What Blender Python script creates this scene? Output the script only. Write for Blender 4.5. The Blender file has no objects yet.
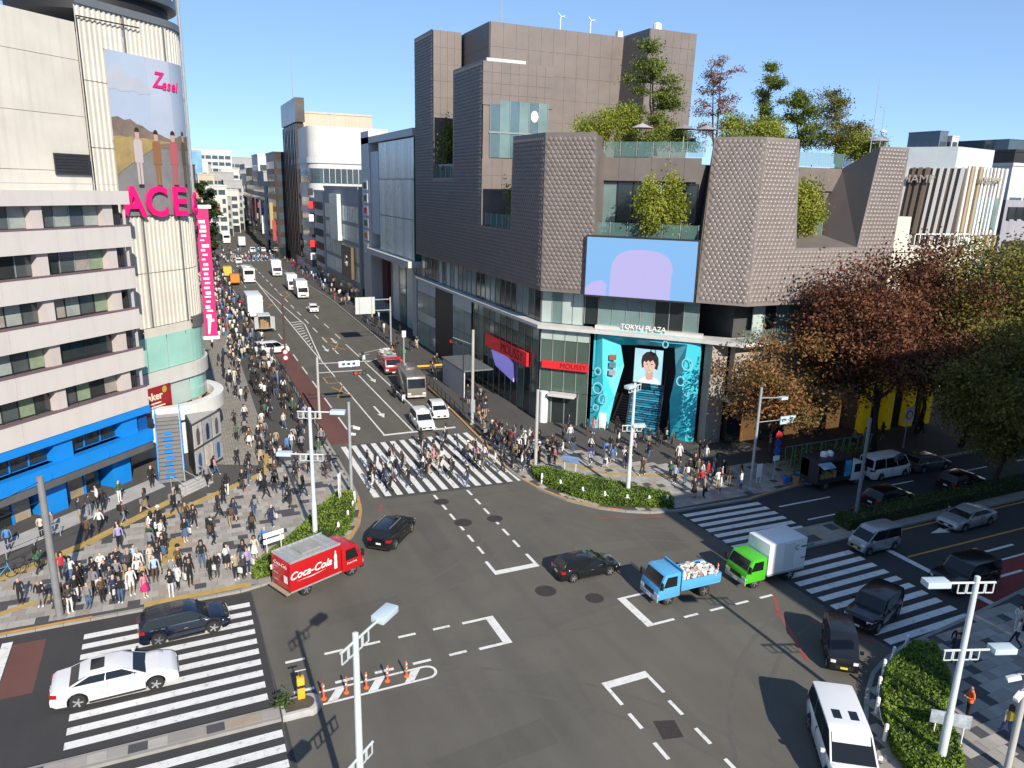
import bpy, bmesh, math, random
from mathutils import Vector, Matrix, noise
R = math.radians
rnd = random.Random(7)
sc = bpy.context.scene
col = sc.collection

# ------------------------------------------------------------------ camera
CAM_H = 22.0
cam_d = bpy.data.cameras.new('camera'); cam = bpy.data.objects.new('camera', cam_d); col.objects.link(cam)
cam_d.sensor_width = 36.0; cam_d.lens = 745.0 / 1024.0 * 36.0; cam_d.clip_start = 0.1; cam_d.clip_end = 6000
yaw, pitch, roll = R(24.4), R(14.75), R(1.4)
cF = Vector((math.sin(yaw) * math.cos(pitch), math.cos(yaw) * math.cos(pitch), -math.sin(pitch)))
cR = Vector((math.cos(yaw), -math.sin(yaw), 0)); cU = cR.cross(cF)
cR2 = math.cos(roll) * cR + math.sin(roll) * cU; cU2 = cR2.cross(cF)
mw = Matrix((cR2, cU2, -cF)).transposed().to_4x4(); mw.translation = (0, 0, CAM_H)
cam.matrix_world = mw
sc.camera = cam
sc.render.resolution_x = 1024; sc.render.resolution_y = 768

# ------------------------------------------------------------------ sky, sun, exposure
SUN_EL = 31.0
w = bpy.data.worlds.new('World'); sc.world = w; w.use_nodes = True
nt = w.node_tree; nt.nodes.clear()
sky = nt.nodes.new('ShaderNodeTexSky'); sky.sky_type = 'NISHITA'; sky.sun_disc = False
sky.sun_elevation = R(SUN_EL); sky.sun_rotation = R(180); sky.altitude = 50; sky.air_density = 0.5; sky.dust_density = 0.0; sky.ozone_density = 6.0
bg = nt.nodes.new('ShaderNodeBackground'); bg.inputs['Strength'].default_value = 0.15
wo = nt.nodes.new('ShaderNodeOutputWorld')
gam = nt.nodes.new('ShaderNodeGamma'); gam.inputs['Gamma'].default_value = 0.52   # flattens the glare towards the horizon
tint = nt.nodes.new('ShaderNodeVectorMath'); tint.operation = 'MULTIPLY'; tint.inputs[1].default_value = (1.56, 1.84, 2.12)
nt.links.new(sky.outputs[0], gam.inputs[0]); nt.links.new(gam.outputs[0], tint.inputs[0]); nt.links.new(tint.outputs[0], bg.inputs['Color']); nt.links.new(bg.outputs[0], wo.inputs['Surface'])
sd = bpy.data.lights.new('sun', 'SUN'); sd.energy = 4.9; sd.angle = R(0.53); sd.color = (1.0, 0.92, 0.80)
sun = bpy.data.objects.new('sun', sd); col.objects.link(sun)
sun.rotation_euler = Vector((0, math.cos(R(SUN_EL)), -math.sin(R(SUN_EL)))).to_track_quat('-Z', 'Y').to_euler()
vs = sc.view_settings; vs.view_transform = 'Standard'; vs.look = 'None'; vs.exposure = 0.42; vs.gamma = 1.0; vs.use_curve_mapping = False

# ------------------------------------------------------------------ materials
MATS = {}
def lin(h):
    h = h.lstrip('#'); out = []
    for i in (0, 2, 4):
        c = int(h[i:i+2], 16) / 255.0
        out.append(c / 12.92 if c <= 0.04045 else ((c + 0.055) / 1.055) ** 2.4)
    return tuple(out)
def M(name, c=(.5, .5, .5), rough=.6, var=0.0, scale=1.5, metal=0.0, bump=0.0, bscale=30.0, spec=.5, emit=0.0, coat=0.0, detail=4):
    if name in MATS: return MATS[name]
    if isinstance(c, str): c = lin(c)
    m = bpy.data.materials.new(name); m.use_nodes = True; MATS[name] = m
    n = m.node_tree; b = n.nodes['Principled BSDF']
    b.inputs['Base Color'].default_value = (*c, 1); b.inputs['Roughness'].default_value = rough; b.inputs['Metallic'].default_value = metal
    b.inputs['Specular IOR Level'].default_value = spec; b.inputs['Coat Weight'].default_value = coat
    if emit: b.inputs['Emission Color'].default_value = (*c, 1); b.inputs['Emission Strength'].default_value = emit
    if var or bump:
        ge = n.nodes.new('ShaderNodeNewGeometry')
    if var:
        t = n.nodes.new('ShaderNodeTexNoise'); t.inputs['Scale'].default_value = scale; t.inputs['Detail'].default_value = detail; t.inputs['Roughness'].default_value = .65
        n.links.new(ge.outputs['Position'], t.inputs['Vector'])
        mr = n.nodes.new('ShaderNodeMapRange'); mr.inputs[1].default_value = .25; mr.inputs[2].default_value = .75; mr.inputs[3].default_value = 1 - var; mr.inputs[4].default_value = 1 + var
        n.links.new(t.outputs['Fac'], mr.inputs[0])
        vm = n.nodes.new('ShaderNodeVectorMath'); vm.operation = 'SCALE'; vm.inputs[0].default_value = c
        n.links.new(mr.outputs[0], vm.inputs['Scale']); n.links.new(vm.outputs[0], b.inputs['Base Color'])
        mr2 = n.nodes.new('ShaderNodeMapRange'); mr2.inputs[3].default_value = max(.02, rough - .12); mr2.inputs[4].default_value = min(1, rough + .12)
        n.links.new(t.outputs['Fac'], mr2.inputs[0]); n.links.new(mr2.outputs[0], b.inputs['Roughness'])
    if bump:
        t2 = n.nodes.new('ShaderNodeTexNoise'); t2.inputs['Scale'].default_value = bscale; t2.inputs['Detail'].default_value = 3
        n.links.new(ge.outputs['Position'], t2.inputs['Vector'])
        bp = n.nodes.new('ShaderNodeBump'); bp.inputs['Strength'].default_value = bump; bp.inputs['Distance'].default_value = .05
        n.links.new(t2.outputs['Fac'], bp.inputs['Height']); n.links.new(bp.outputs[0], b.inputs['Normal'])
    return m

def streaked(name, c, rough=.7, streak=.18, patch=.1):
    """wall paint with rain streaks: noise stretched along world Z"""
    m = M(name, c, rough, patch, .35)
    n = m.node_tree; b = n.nodes['Principled BSDF']
    ge = n.nodes.new('ShaderNodeNewGeometry'); mp = n.nodes.new('ShaderNodeMapping'); mp.inputs['Scale'].default_value = (2.2, 2.2, .12)
    t = n.nodes.new('ShaderNodeTexNoise'); t.inputs['Scale'].default_value = 1.0; t.inputs['Detail'].default_value = 6
    n.links.new(ge.outputs['Position'], mp.inputs['Vector']); n.links.new(mp.outputs[0], t.inputs['Vector'])
    mr = n.nodes.new('ShaderNodeMapRange'); mr.inputs[1].default_value = .5; mr.inputs[2].default_value = .75; mr.inputs[3].default_value = 1; mr.inputs[4].default_value = 1 - streak
    n.links.new(t.outputs['Fac'], mr.inputs[0])
    src = b.inputs['Base Color'].links[0].from_socket
    vm = n.nodes.new('ShaderNodeVectorMath'); vm.operation = 'SCALE'
    n.links.new(src, vm.inputs[0]); n.links.new(mr.outputs[0], vm.inputs['Scale']); n.links.new(vm.outputs[0], b.inputs['Base Color'])
    return m

def leafmat(name, cols, trans=.25):
    m = bpy.data.materials.new(name); m.use_nodes = True; MATS[name] = m
    n = m.node_tree; b = n.nodes['Principled BSDF']; out = n.nodes['Material Output']
    ge = n.nodes.new('ShaderNodeNewGeometry'); cr = n.nodes.new('ShaderNodeValToRGB'); e = cr.color_ramp.elements
    while len(e) < len(cols): e.new(.5)
    for i, c in enumerate(cols):
        e[i].position = i / (len(cols) - 1); e[i].color = (*c, 1)
    tn = n.nodes.new('ShaderNodeTexNoise'); tn.inputs['Scale'].default_value = .45; tn.inputs['Detail'].default_value = 2
    n.links.new(ge.outputs['Position'], tn.inputs['Vector'])
    mx = n.nodes.new('ShaderNodeMath'); mx.operation = 'MULTIPLY_ADD'; mx.inputs[1].default_value = .45
    ad = n.nodes.new('ShaderNodeMapRange'); ad.inputs[1].default_value = .3; ad.inputs[2].default_value = .7; ad.inputs[3].default_value = 0; ad.inputs[4].default_value = .55
    n.links.new(tn.outputs['Fac'], ad.inputs[0]); n.links.new(ge.outputs['Random Per Island'], mx.inputs[0]); n.links.new(ad.outputs[0], mx.inputs[2])
    n.links.new(mx.outputs[0], cr.inputs[0])
    b.inputs['Roughness'].default_value = .55; b.inputs['Specular IOR Level'].default_value = .3
    n.links.new(cr.outputs[0], b.inputs['Base Color'])
    tr = n.nodes.new('ShaderNodeBsdfTranslucent'); n.links.new(cr.outputs[0], tr.inputs['Color'])
    ms = n.nodes.new('ShaderNodeMixShader'); ms.inputs[0].default_value = trans
    n.links.new(b.outputs[0], ms.inputs[1]); n.links.new(tr.outputs[0], ms.inputs[2]); n.links.new(ms.outputs[0], out.inputs['Surface'])
    return m

def asphalt(name, c, var=.16):
    m = M(name, c, .88, var, .22, 0, .25, 60, .25, detail=8)
    n = m.node_tree; b = n.nodes['Principled BSDF']
    # tyre-worn and oil-darkened tracks plus fine speckle
    ge = n.nodes.new('ShaderNodeNewGeometry'); t = n.nodes.new('ShaderNodeTexNoise'); t.inputs['Scale'].default_value = 26; t.inputs['Detail'].default_value = 3
    n.links.new(ge.outputs['Position'], t.inputs['Vector'])
    mr = n.nodes.new('ShaderNodeMapRange'); mr.inputs[3].default_value = .8; mr.inputs[4].default_value = 1.2
    n.links.new(t.outputs['Fac'], mr.inputs[0])
    mp = n.nodes.new('ShaderNodeMapping'); mp.inputs['Rotation'].default_value = (0, 0, R(25)); mp.inputs['Scale'].default_value = (.9, .09, 1)
    t2 = n.nodes.new('ShaderNodeTexNoise'); t2.inputs['Scale'].default_value = .8; t2.inputs['Detail'].default_value = 5; t2.inputs['Distortion'].default_value = .6
    n.links.new(ge.outputs['Position'], mp.inputs[0]); n.links.new(mp.outputs[0], t2.inputs['Vector'])
    mr2 = n.nodes.new('ShaderNodeMapRange'); mr2.inputs[1].default_value = .35; mr2.inputs[2].default_value = .7; mr2.inputs[3].default_value = 1.06; mr2.inputs[4].default_value = .92
    n.links.new(t2.outputs['Fac'], mr2.inputs[0])
    src = b.inputs['Base Color'].links[0].from_socket
    v1 = n.nodes.new('ShaderNodeVectorMath'); v1.operation = 'SCALE'; v2 = n.nodes.new('ShaderNodeVectorMath'); v2.operation = 'SCALE'
    n.links.new(src, v1.inputs[0]); n.links.new(mr.outputs[0], v1.inputs['Scale'])
    n.links.new(v1.outputs[0], v2.inputs[0]); n.links.new(mr2.outputs[0], v2.inputs['Scale']); n.links.new(v2.outputs[0], b.inputs['Base Color'])
    return m

def glassm(name, c, rough=.06, var=.25, scale=.25):
    return M(name, c, rough, var, scale, 0, 0, spec=.8)

ASPH = asphalt('asphalt', (.116, .108, .091))
ASPH_D = asphalt('asphalt_fresh', (.052, .051, .052), .1)
ASPH_W = asphalt('asphalt_walk', (.085, .08, .075), .12)
REDLANE = asphalt('asphalt_red', (.14, .065, .055), .14)
PAINT = M('road_paint', (.70, .69, .66), .65, .1, 3.0, detail=8)
PAINT_Y = M('road_paint_orange', (.55, .27, .05), .65, .18, 2.0, detail=8)
PAINT_R = M('road_paint_red', (.30, .06, .045), .75, .25, 1.5, detail=8)
def worn(m, amt=.54):
    """paint rubbed through to the asphalt in patches and along fine scratches"""
    n = m.node_tree; b = n.nodes['Principled BSDF']; ge = n.nodes.new('ShaderNodeNewGeometry')
    t = n.nodes.new('ShaderNodeTexNoise'); t.inputs['Scale'].default_value = 2.2; t.inputs['Detail'].default_value = 12; t.inputs['Roughness'].default_value = .78
    n.links.new(ge.outputs['Position'], t.inputs['Vector'])
    mr = n.nodes.new('ShaderNodeMapRange'); mr.inputs[1].default_value = amt; mr.inputs[2].default_value = amt + .13; mr.inputs[3].default_value = 0; mr.inputs[4].default_value = .75
    n.links.new(t.outputs['Fac'], mr.inputs[0])
    mx = n.nodes.new('ShaderNodeMix'); mx.data_type = 'RGBA'; mx.inputs['B'].default_value = (.11, .105, .1, 1)
    n.links.new(mr.outputs[0], mx.inputs['Factor']); n.links.new(b.inputs['Base Color'].links[0].from_socket, mx.inputs['A']); n.links.new(mx.outputs['Result'], b.inputs['Base Color'])
for _m in (PAINT, PAINT_Y): worn(_m)
worn(PAINT_R, .46)
KERB = M('kerb_stone', (.28, .265, .24), .85, .15, 1.2, bump=.2)
PAVE = [M('paver_a', (.32, .295, .265), .8, .12, 1.0), M('paver_b', (.38, .355, .32), .8, .12, 1.0), M('paver_c', (.275, .25, .225), .8, .12, 1.0), M('paver_dark', (.07, .07, .075), .75, .1, 1.0), M('paver_tan', (.34, .27, .2), .8, .12, 1.0)]
PAVE_BASE = M('paver_joint', (.13, .125, .12), .9, .15, 1.0)
TACT = M('tactile_yellow', (.42, .29, .09), .75, .18, 1.5)
WHITE = M('white_paint', (.78, .78, .76), .5, .05, .6)
STEEL = M('galvanised_steel', (.42, .44, .45), .45, .1, 3.0, metal=.35)
POLEP = M('pole_paint_pale', (.55, .60, .60), .45, .08, 2.0)
LAMPH = M('lamp_housing', (.48, .58, .64), .35, .05, 2.0)
DARKM = M('dark_metal', (.03, .03, .033), .4, .15, 2.0)
BROWNP = M('brown_pole', (.08, .045, .035), .5, .1, 2.0)
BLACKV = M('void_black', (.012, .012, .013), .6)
RUBBER = M('rubber', (.018, .018, .018), .85, .2, 8)
CHROME = M('alloy', (.5, .5, .52), .3, metal=.8)
CONC = streaked('concrete', (.42, .41, .39), .85, .2)
ORANGE = M('post_orange', (.72, .13, .035), .5, .1, 4)
YELLOW = M('yellow_plastic', (.75, .42, .03), .45, .08, 3)
PLATE = M('plate_white', (.75, .76, .74), .5)
PLATE_Y = M('plate_yellow', (.75, .55, .05), .5)
HEADL = M('headlamp', (.7, .72, .75), .12, spec=.8)
TAILL = M('taillamp', (.35, .012, .012), .2, spec=.7)
CARGLASS = M('car_glass', (.012, .014, .016), .06, spec=.5)
TRIM = M('car_trim', (.02, .02, .021), .5)

# ------------------------------------------------------------------ mesh helpers
class MB:
    def __init__(s, T=None): s.v = []; s.f = []; s.m = []; s.T = T or Matrix()
    def add(s, vs, fs, mi=0):
        o = len(s.v); s.v += [tuple(s.T @ Vector(p)) for p in vs]; s.f += [tuple(i + o for i in f) for f in fs]; s.m += [mi] * len(fs); return s
    def box(s, x0, x1, y0, y1, z0, z1, mi=0):
        return s.add([(x0,y0,z0),(x1,y0,z0),(x1,y1,z0),(x0,y1,z0),(x0,y0,z1),(x1,y0,z1),(x1,y1,z1),(x0,y1,z1)], [(0,3,2,1),(4,5,6,7),(0,1,5,4),(1,2,6,5),(2,3,7,6),(3,0,4,7)], mi)
    def prism(s, poly, z0, z1, mi=0, top=None):
        n = len(poly); t = top or poly
        if sum(poly[i][0]*poly[(i+1)%n][1]-poly[(i+1)%n][0]*poly[i][1] for i in range(n)) < 0: poly = poly[::-1]; t = t[::-1]
        return s.add([(p[0],p[1],z0) for p in poly] + [(p[0],p[1],z1) for p in t], [tuple(range(n-1,-1,-1)), tuple(range(n,2*n))] + [(i,(i+1)%n,n+(i+1)%n,n+i) for i in range(n)], mi)
    def quad(s, a, b, c, d, mi=0): return s.add([a,b,c,d], [(0,1,2,3)], mi)
    def poly(s, pts, mi=0): return s.add(pts, [tuple(range(len(pts)))], mi)
    def slab(s, pts, off, mi=0):
        """closed slab: planar polygon pts, thickness vector off"""
        n = len(pts); off = Vector(off)
        return s.add([tuple(p) for p in pts] + [tuple(Vector(p)+off) for p in pts], [tuple(range(n-1,-1,-1)), tuple(range(n,2*n))] + [(i,(i+1)%n,n+(i+1)%n,n+i) for i in range(n)], mi)
    def tube(s, path, r, n=8, mi=0, cap=True):
        P = [Vector(p) for p in path]; rs = r if isinstance(r, (list, tuple)) else [r]*len(P); vs = []; fs = []
        up = None
        for i, p in enumerate(P):
            d = (P[min(i+1,len(P)-1)] - P[max(i-1,0)]).normalized()
            a = d.orthogonal().normalized() if up is None else (up - d*up.dot(d)).normalized()
            up = a; b = d.cross(a)
            vs += [tuple(p + rs[i]*(math.cos(2*math.pi*k/n)*a + math.sin(2*math.pi*k/n)*b)) for k in range(n)]
        for i in range(len(P)-1):
            fs += [(i*n+k, i*n+(k+1)%n, (i+1)*n+(k+1)%n, (i+1)*n+k) for k in range(n)]
        if cap: fs += [tuple(range(n-1,-1,-1)), tuple(range((len(P)-1)*n, len(P)*n))]
        return s.add(vs, fs, mi)
    def lathe(s, prof, n=16, mi=0, c=(0,0,0)):
        vs = []; fs = []
        for r, z in prof: vs += [(c[0]+r*math.cos(2*math.pi*k/n), c[1]+r*math.sin(2*math.pi*k/n), c[2]+z) for k in range(n)]
        for i in range(len(prof)-1): fs += [(i*n+k, i*n+(k+1)%n, (i+1)*n+(k+1)%n, (i+1)*n+k) for k in range(n)]
        fs += [tuple(range(n-1,-1,-1)), tuple(range((len(prof)-1)*n, len(prof)*n))]
        return s.add(vs, fs, mi)
    def mesh(s, name, mats):
        me = bpy.data.meshes.new(name); me.from_pydata(s.v, [], s.f)
        for m in (mats if isinstance(mats, (list, tuple)) else [mats]): me.materials.append(m)
        if any(s.m): me.polygons.foreach_set('material_index', s.m)
        me.update(); return me
    def build(s, name, mats, parent=None, smooth=None, bevel=0, loc=None, rz=0):
        me = s.mesh(name, mats)
        if bevel:
            bm = bmesh.new(); bm.from_mesh(me); bmesh.ops.remove_doubles(bm, verts=bm.verts, dist=1e-5)
            es = [e for e in bm.edges if len(e.link_faces) == 2 and e.calc_face_angle(0) > .5]
            bmesh.ops.bevel(bm, geom=es, offset=bevel, segments=2, profile=.6, affect='EDGES', clamp_overlap=True)
            bm.to_mesh(me); bm.free(); smooth = smooth or 40
        if smooth:
            me.shade_smooth(); me.set_sharp_from_angle(angle=R(smooth))
        return link(name, me, parent, loc, rz)
WPARENT = set()
def wthing(name, label, cat, loc, group=None):
    """a thing whose parts are given in world metres"""
    o = thing(name, label, cat, loc, 0, group); WPARENT.add(o.name); return o
def link(name, data, parent=None, loc=None, rz=0):
    o = bpy.data.objects.new(name, data); col.objects.link(o)
    if parent is not None:
        o.parent = parent
        if parent.name in WPARENT: o.matrix_parent_inverse = Matrix.Translation(-parent.location)
    if loc is not None: o.location = loc
    if rz: o.rotation_euler = (0, 0, rz)
    return o
def tag(o, label, cat, group=None):
    o['label'] = label; o['category'] = cat
    if group: o['group'] = group
    return o
def thing(name, label, cat, loc=(0,0,0), rz=0, group=None):
    return tag(link(name, None, None, loc, rz), label, cat, group)
def struct(o): o['kind'] = 'structure'; return o
def stuff(o): o['kind'] = 'stuff'; return o
def text(name, s, size, mat, T, parent=None, depth=.02, align='CENTER', sx=1.0, shear=0.0, bold=0.0):
    cu = bpy.data.curves.new(name, 'FONT'); cu.body = s; cu.size = size; cu.extrude = depth; cu.align_x = align; cu.align_y = 'CENTER'; cu.shear = shear; cu.offset = bold
    cu.resolution_u = 3
    tmp = bpy.data.objects.new('tmp', cu); col.objects.link(tmp)
    me = bpy.data.meshes.new_from_object(tmp); bpy.data.objects.remove(tmp); bpy.data.curves.remove(cu)
    me.name = name; me.transform(T @ Matrix.Diagonal((sx, 1, 1, 1))); me.materials.clear(); me.materials.append(mat)
    return link(name, me, parent)
def face_T(p, d, out=.0):
    """matrix: local x along horizontal direction d, local y up, local z out of the wall (to the right-hand side of d)"""
    d = Vector((d[0], d[1], 0)).normalized(); up = Vector((0,0,1)); nz = d.cross(up)
    m = Matrix((d, up, nz)).transposed().to_4x4(); m.translation = Vector(p) + nz*out
    return m
def circ(cx, cy, r, a0, a1, n): return [(cx + r*math.cos(R(a0+(a1-a0)*i/n)), cy + r*math.sin(R(a0+(a1-a0)*i/n))) for i in range(n+1)]
def inpoly(x, y, P):
    c = False; j = len(P)-1
    for i in range(len(P)):
        if (P[i][1] > y) != (P[j][1] > y) and x < (P[j][0]-P[i][0])*(y-P[i][1])/(P[j][1]-P[i][1]) + P[i][0]: c = not c
        j = i
    return c
# ================================================================== GROUND, ROADS, MARKINGS
gm = MB(); gm.quad((-3000,-3000,-.06),(3000,-3000,-.06),(3000,3000,-.06),(-3000,3000,-.06))
struct(gm.build('ground', asphalt('far_ground', (.09,.088,.085), .2)))
road = struct(MB().box(-90,170,-40,640,-.05,0).build('road', ASPH))
def sheet(name, poly, mat, z, parent=road):
    n = len(poly); a = sum(poly[i][0]*poly[(i+1)%n][1]-poly[(i+1)%n][0]*poly[i][1] for i in range(n))
    if a < 0: poly = poly[::-1]
    return MB().poly([(p[0],p[1],z) for p in poly]).build(name, mat, parent)
def rect(x0,y0,x1,y1): return [(x0,y0),(x1,y0),(x1,y1),(x0,y1)]
def bar(a, b, wd):
    a = Vector(a); b = Vector(b); d = (b-a).normalized(); nn = Vector((-d.y,d.x))*wd/2
    return [tuple(a+nn), tuple(a-nn), tuple(b-nn), tuple(b+nn)]
Z1, Z2, Z3 = .004, .008, .012
sheet('asphalt_patch', [(-70,19.3),(2.9,19.3),(2.35,39.5),(-70,39.3)], ASPH_D, Z1)
sheet('asphalt_patch', [(31.3,22.0),(45,23.2),(110,25.6),(110,40.9),(45,40.2),(31.0,39.5)], ASPH_D, Z1)
sheet('asphalt_patch', [(14.5,19),(21,18),(24.5,26.5),(22,31),(16,30)], asphalt('asphalt_warm', (.124,.113,.094), .08), Z1)
sheet('asphalt_patch', [(12.4,49.2),(22.4,48.7),(22.8,61),(12.5,61.6)], asphalt('asphalt_cross', (.068,.067,.066), .12), Z1)
sheet('bicycle_lane', [(11.05,62.2),(13.2,62.2),(13.1,108),(11.0,108)], REDLANE, Z1)
sheet('bus_lane', [(38.4,22.7),(44.5,23.3),(47,23.6),(110,25.3),(110,27.5),(44,26.0)], M('bus_lane_red',(.20,.028,.024),.8,.2,.8), .006)
sheet('bus_lane', rect(-8.7,34.2,-7.3,38.6), REDLANE, Z2)
for i in range(14):   # crossing over street A, stripes run with the traffic
    x = 11.75 + i*.86
    sheet('crossing_stripe', [(x,49.75-.06*i),(x+.45,49.7-.06*i),(x+.45,61.35),(x,61.35)], PAINT, Z2)
def cross_rows(x0, x1, ys, sk=0):
    for y in ys: sheet('crossing_stripe', [(x0,y),(x1,y+sk),(x1,y+.45+sk),(x0,y+.45)], PAINT, Z2)
cross_rows(-5.65, 2.15, [29.75+.9*i for i in range(10)], .1)
cross_rows(-4.2, 2.45, [27.2-.9*i for i in range(9)], .05)
cross_rows(31.2, 37.8, [33.6+.85*i for i in range(7)], -.2)
cross_rows(31.6, 38.0, [22.3+.88*i for i in range(10)], .1)
def mark(pts, mat=PAINT, name='road_marking', z=Z2): return sheet(name, pts, mat, z)
mark(rect(15.65,36.2,18.55,36.65)); mark(rect(15.65,36.655,15.85,37.9)); mark(rect(18.35,36.655,18.55,37.9))
mark(rect(13.4,29.7,13.85,32.3)); mark(rect(12.1,32.1,13.395,32.3)); mark(rect(12.1,29.7,13.395,29.9))
mark(rect(20.95,28.3,21.4,31.3)); mark(rect(21.405,28.3,22.7,28.48)); mark(rect(21.405,31.12,22.7,31.3))
mark(rect(16.35,24.8,18.75,25.25)); mark(rect(16.35,23.6,16.53,24.795)); mark(rect(18.57,23.6,18.75,24.795))
for i in range(6):
    mark(rect(15.9,38.9+i*1.75,16.08,39.9+i*1.75)); mark(rect(18.35+.03*i,38.9+i*1.75,18.53+.03*i,39.9+i*1.75))
for i in range(5):
    x = 3.2+1.83*i
    mark(rect(x,32.15,x+.9,32.33)); mark(rect(x+.05,29.8,x+.95,29.98))
for i in range(4):
    mark(rect(23.3+1.73*i,28.25,24.2+1.73*i,28.42)); mark(rect(23.4+1.73*i,31.15,24.3+1.73*i,31.32))
for i in range(4):
    mark(rect(16.32,22.0-1.9*i,16.5,23.0-1.9*i)); mark(rect(18.45,22.05-1.9*i,18.63,23.05-1.9*i))
# painted nose island with rounded tip
def ring_poly(x0,x1,y0,y1,wd):
    yc=(y0+y1)/2; r=(y1-y0)/2
    outer=[(x0,y1)]+[(x1-r+r*math.cos(R(a)),yc+r*math.sin(R(a))) for a in range(90,-91,-15)]+[(x0,y0)]
    inner=[(x0,y1-wd)]+[(x1-r+(r-wd)*math.cos(R(a)),yc+(r-wd)*math.sin(R(a))) for a in range(90,-91,-15)]+[(x0,y0+wd)]
    return outer+inner[::-1]
o_,i_ = ring_poly(4.3,9.65,28.55,29.55,.13)[:15], ring_poly(4.3,9.65,28.55,29.55,.13)[15:][::-1]
mb=MB()
for k in range(14): mb.quad((*o_[k],Z2),(*i_[k],Z2),(*i_[k+1],Z2),(*o_[k+1],Z2))
mb.build('road_marking',PAINT,road)
for x in (4.5,6.3,8.0): mark([(x,28.69),(x+.45,28.69),(x+.95,29.41),(x+.5,29.41)])
# street A
mark(rect(16.0,63.4,16.15,95)); mark(rect(15.95,63,22.9,63.39)); mark(rect(18.75,63.4,18.9,86)); mark(rect(21.05,63.4,21.2,104))
mark(bar((16.1,95),(18.2,121),.16)); mark(bar((16.05,95),(16.35,170),.16)); mark(bar((18.2,121.02),(16.5,170),.16)); mark(rect(16.4,170.1,16.6,222))
for i in range(13):
    y=99+i*2; xr=16.1+(y-95)/26*2.0-.2
    if xr>16.5: mark([(16.3,y),(xr,y+.9),(xr,y+1.4),(16.3,y+.5)])
for i in range(9): mark(rect(13.2,66+i*7.4,13.35,70+i*7.4)); mark(rect(13.3,136+i*8,13.45,140+i*8))
for i in range(15): mark(rect(18.8+.012*i,90+i*8,18.98+.012*i,94+i*8))
for i in range(4): mark(rect(21.15,108+i*9,21.3,112+i*9))
def arrow(x,y,dx,dy,L=4.2):
    T=Matrix(((dx,-dy,x),(dy,dx,y),(0,0,1)))
    P=[(0,-.1),(L*.66,-.1),(L*.66,-.38),(L,0),(L*.66,.38),(L*.66,.1),(0,.1)]
    mark([((T@Vector((a,b,1)))[0],(T@Vector((a,b,1)))[1]) for a,b in P])
for x,y in ((17.4,72.5),(19.9,86),(17.9,104),(20,109)): arrow(x,y,0,-1)
for x,y in ((49.5,30.5),(49,27.3),(46,24.8)): arrow(x,y,-1,0)
for x0,y0,s in ((14.6,77,1.0),(18.7,100,1.0),(18.8,150,1.2),(14.7,140,1.2)):
    mark(bar((x0,y0),(x0+1.6*s,y0+5*s),.14),PAINT_Y); mark(bar((x0+1.6*s,y0+.2),(x0+.2,y0+4.4*s),.14),PAINT_Y,z=Z3)
    mark(bar((x0+.1,y0+6*s),(x0+1.5*s,y0+6*s),.14),PAINT_Y); mark(bar((x0+.1,y0+9*s),(x0+1.5*s,y0+9*s),.14),PAINT_Y); mark(bar((x0+.1,y0+6.2*s),(x0+.1,y0+8.8*s),.14),PAINT_Y); mark(bar((x0+1.5*s,y0+6.2*s),(x0+1.5*s,y0+8.8*s),.14),PAINT_Y)
for i in range(12): mark(rect(13.5+i*1.15,226,14.05+i*1.15,233))
mark(rect(21.4,96.5,22.8,96.7)); mark(bar((21.3,97),(24.5,99),.15)); mark(bar((21.3,92),(24.5,95),.15))
# street B
mark(rect(40.2,22.9,40.65,31.4)); mark(rect(-9.2,29.6,-8.75,38.9))
for i in range(6): mark(rect(38.7+i*9,37.62,43.7+i*9,37.78)); mark(rect(39+i*9,35.15,43.5+i*9,35.3))
mark(rect(40.8,28.6,100,28.75),PAINT_Y); mark(rect(40.8,26.1,100,26.25)); mark(rect(40.6,31.55,100,31.7),PAINT_Y)
mark(bar((29.4,25.6),(31.1,22.6),.18),PAINT_R); mark(bar((26.6,22.9),(28.4,26.8),.22),PAINT_R); mark(bar((28.4,26.8),(29.4,28.2),.2),PAINT_R)
mark(bar((25.0,40.8),(29.6,39.4),.14),PAINT_R); mark(bar((11.6,47.3),(12.0,48.6),.2),PAINT_R)
# repairs, seams and tyre marks
TAR = M('tar_seam',(.075,.07,.062),.7,.2,3); SKID = M('tyre_mark',(.105,.098,.083),.85,.12,2); PATCH1=asphalt('asphalt_repair',(.104,.097,.083),.12); PATCH2=asphalt('asphalt_pale',(.126,.117,.098),.12)
for a,b,wd in (((2.6,19.5),(2.4,39.4),.05),((12,47.8),(23.2,47.3),.05),((31.0,22),(30.9,39.4),.05),((14.2,100),(14.5,200),.06),((19.9,66),(20.3,150),.05)):
    P=[Vector(a).lerp(Vector(b),k/6)+Vector((rnd.gauss(0,.03),rnd.gauss(0,.03))) for k in range(7)]
    for p,q in zip(P,P[1:]): sheet('tar_seam',bar(p.lerp(q,.004),q.lerp(p,.004),wd),TAR,Z1+.001)
for pl,m in (([(5.6,34.6),(9.8,35.1),(9.7,36.3),(5.5,35.9)],PATCH1),([(24.5,24.0),(26.8,23.6),(27.2,26.4),(24.8,26.8)],PATCH2),([(13.2,40.2),(14.6,40.1),(14.7,46.5),(13.3,46.6)],PATCH1),([(21.5,36.5),(25.6,36.1),(25.7,37.2),(21.6,37.7)],PATCH2),([(7.5,22.2),(12.8,22.6),(12.7,24.2),(7.4,23.6)],PATCH1),([(19.2,112),(20.6,112),(20.6,126),(19.2,126)],PATCH1),([(13.8,84),(15.6,84),(15.6,92),(13.8,92)],PATCH1),([(26.4,35.0),(28.6,34.7),(28.9,38.0),(26.6,38.4)],PATCH1)): sheet('asphalt_patch',pl,m,Z1+.0005)
SKN=[0]
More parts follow.
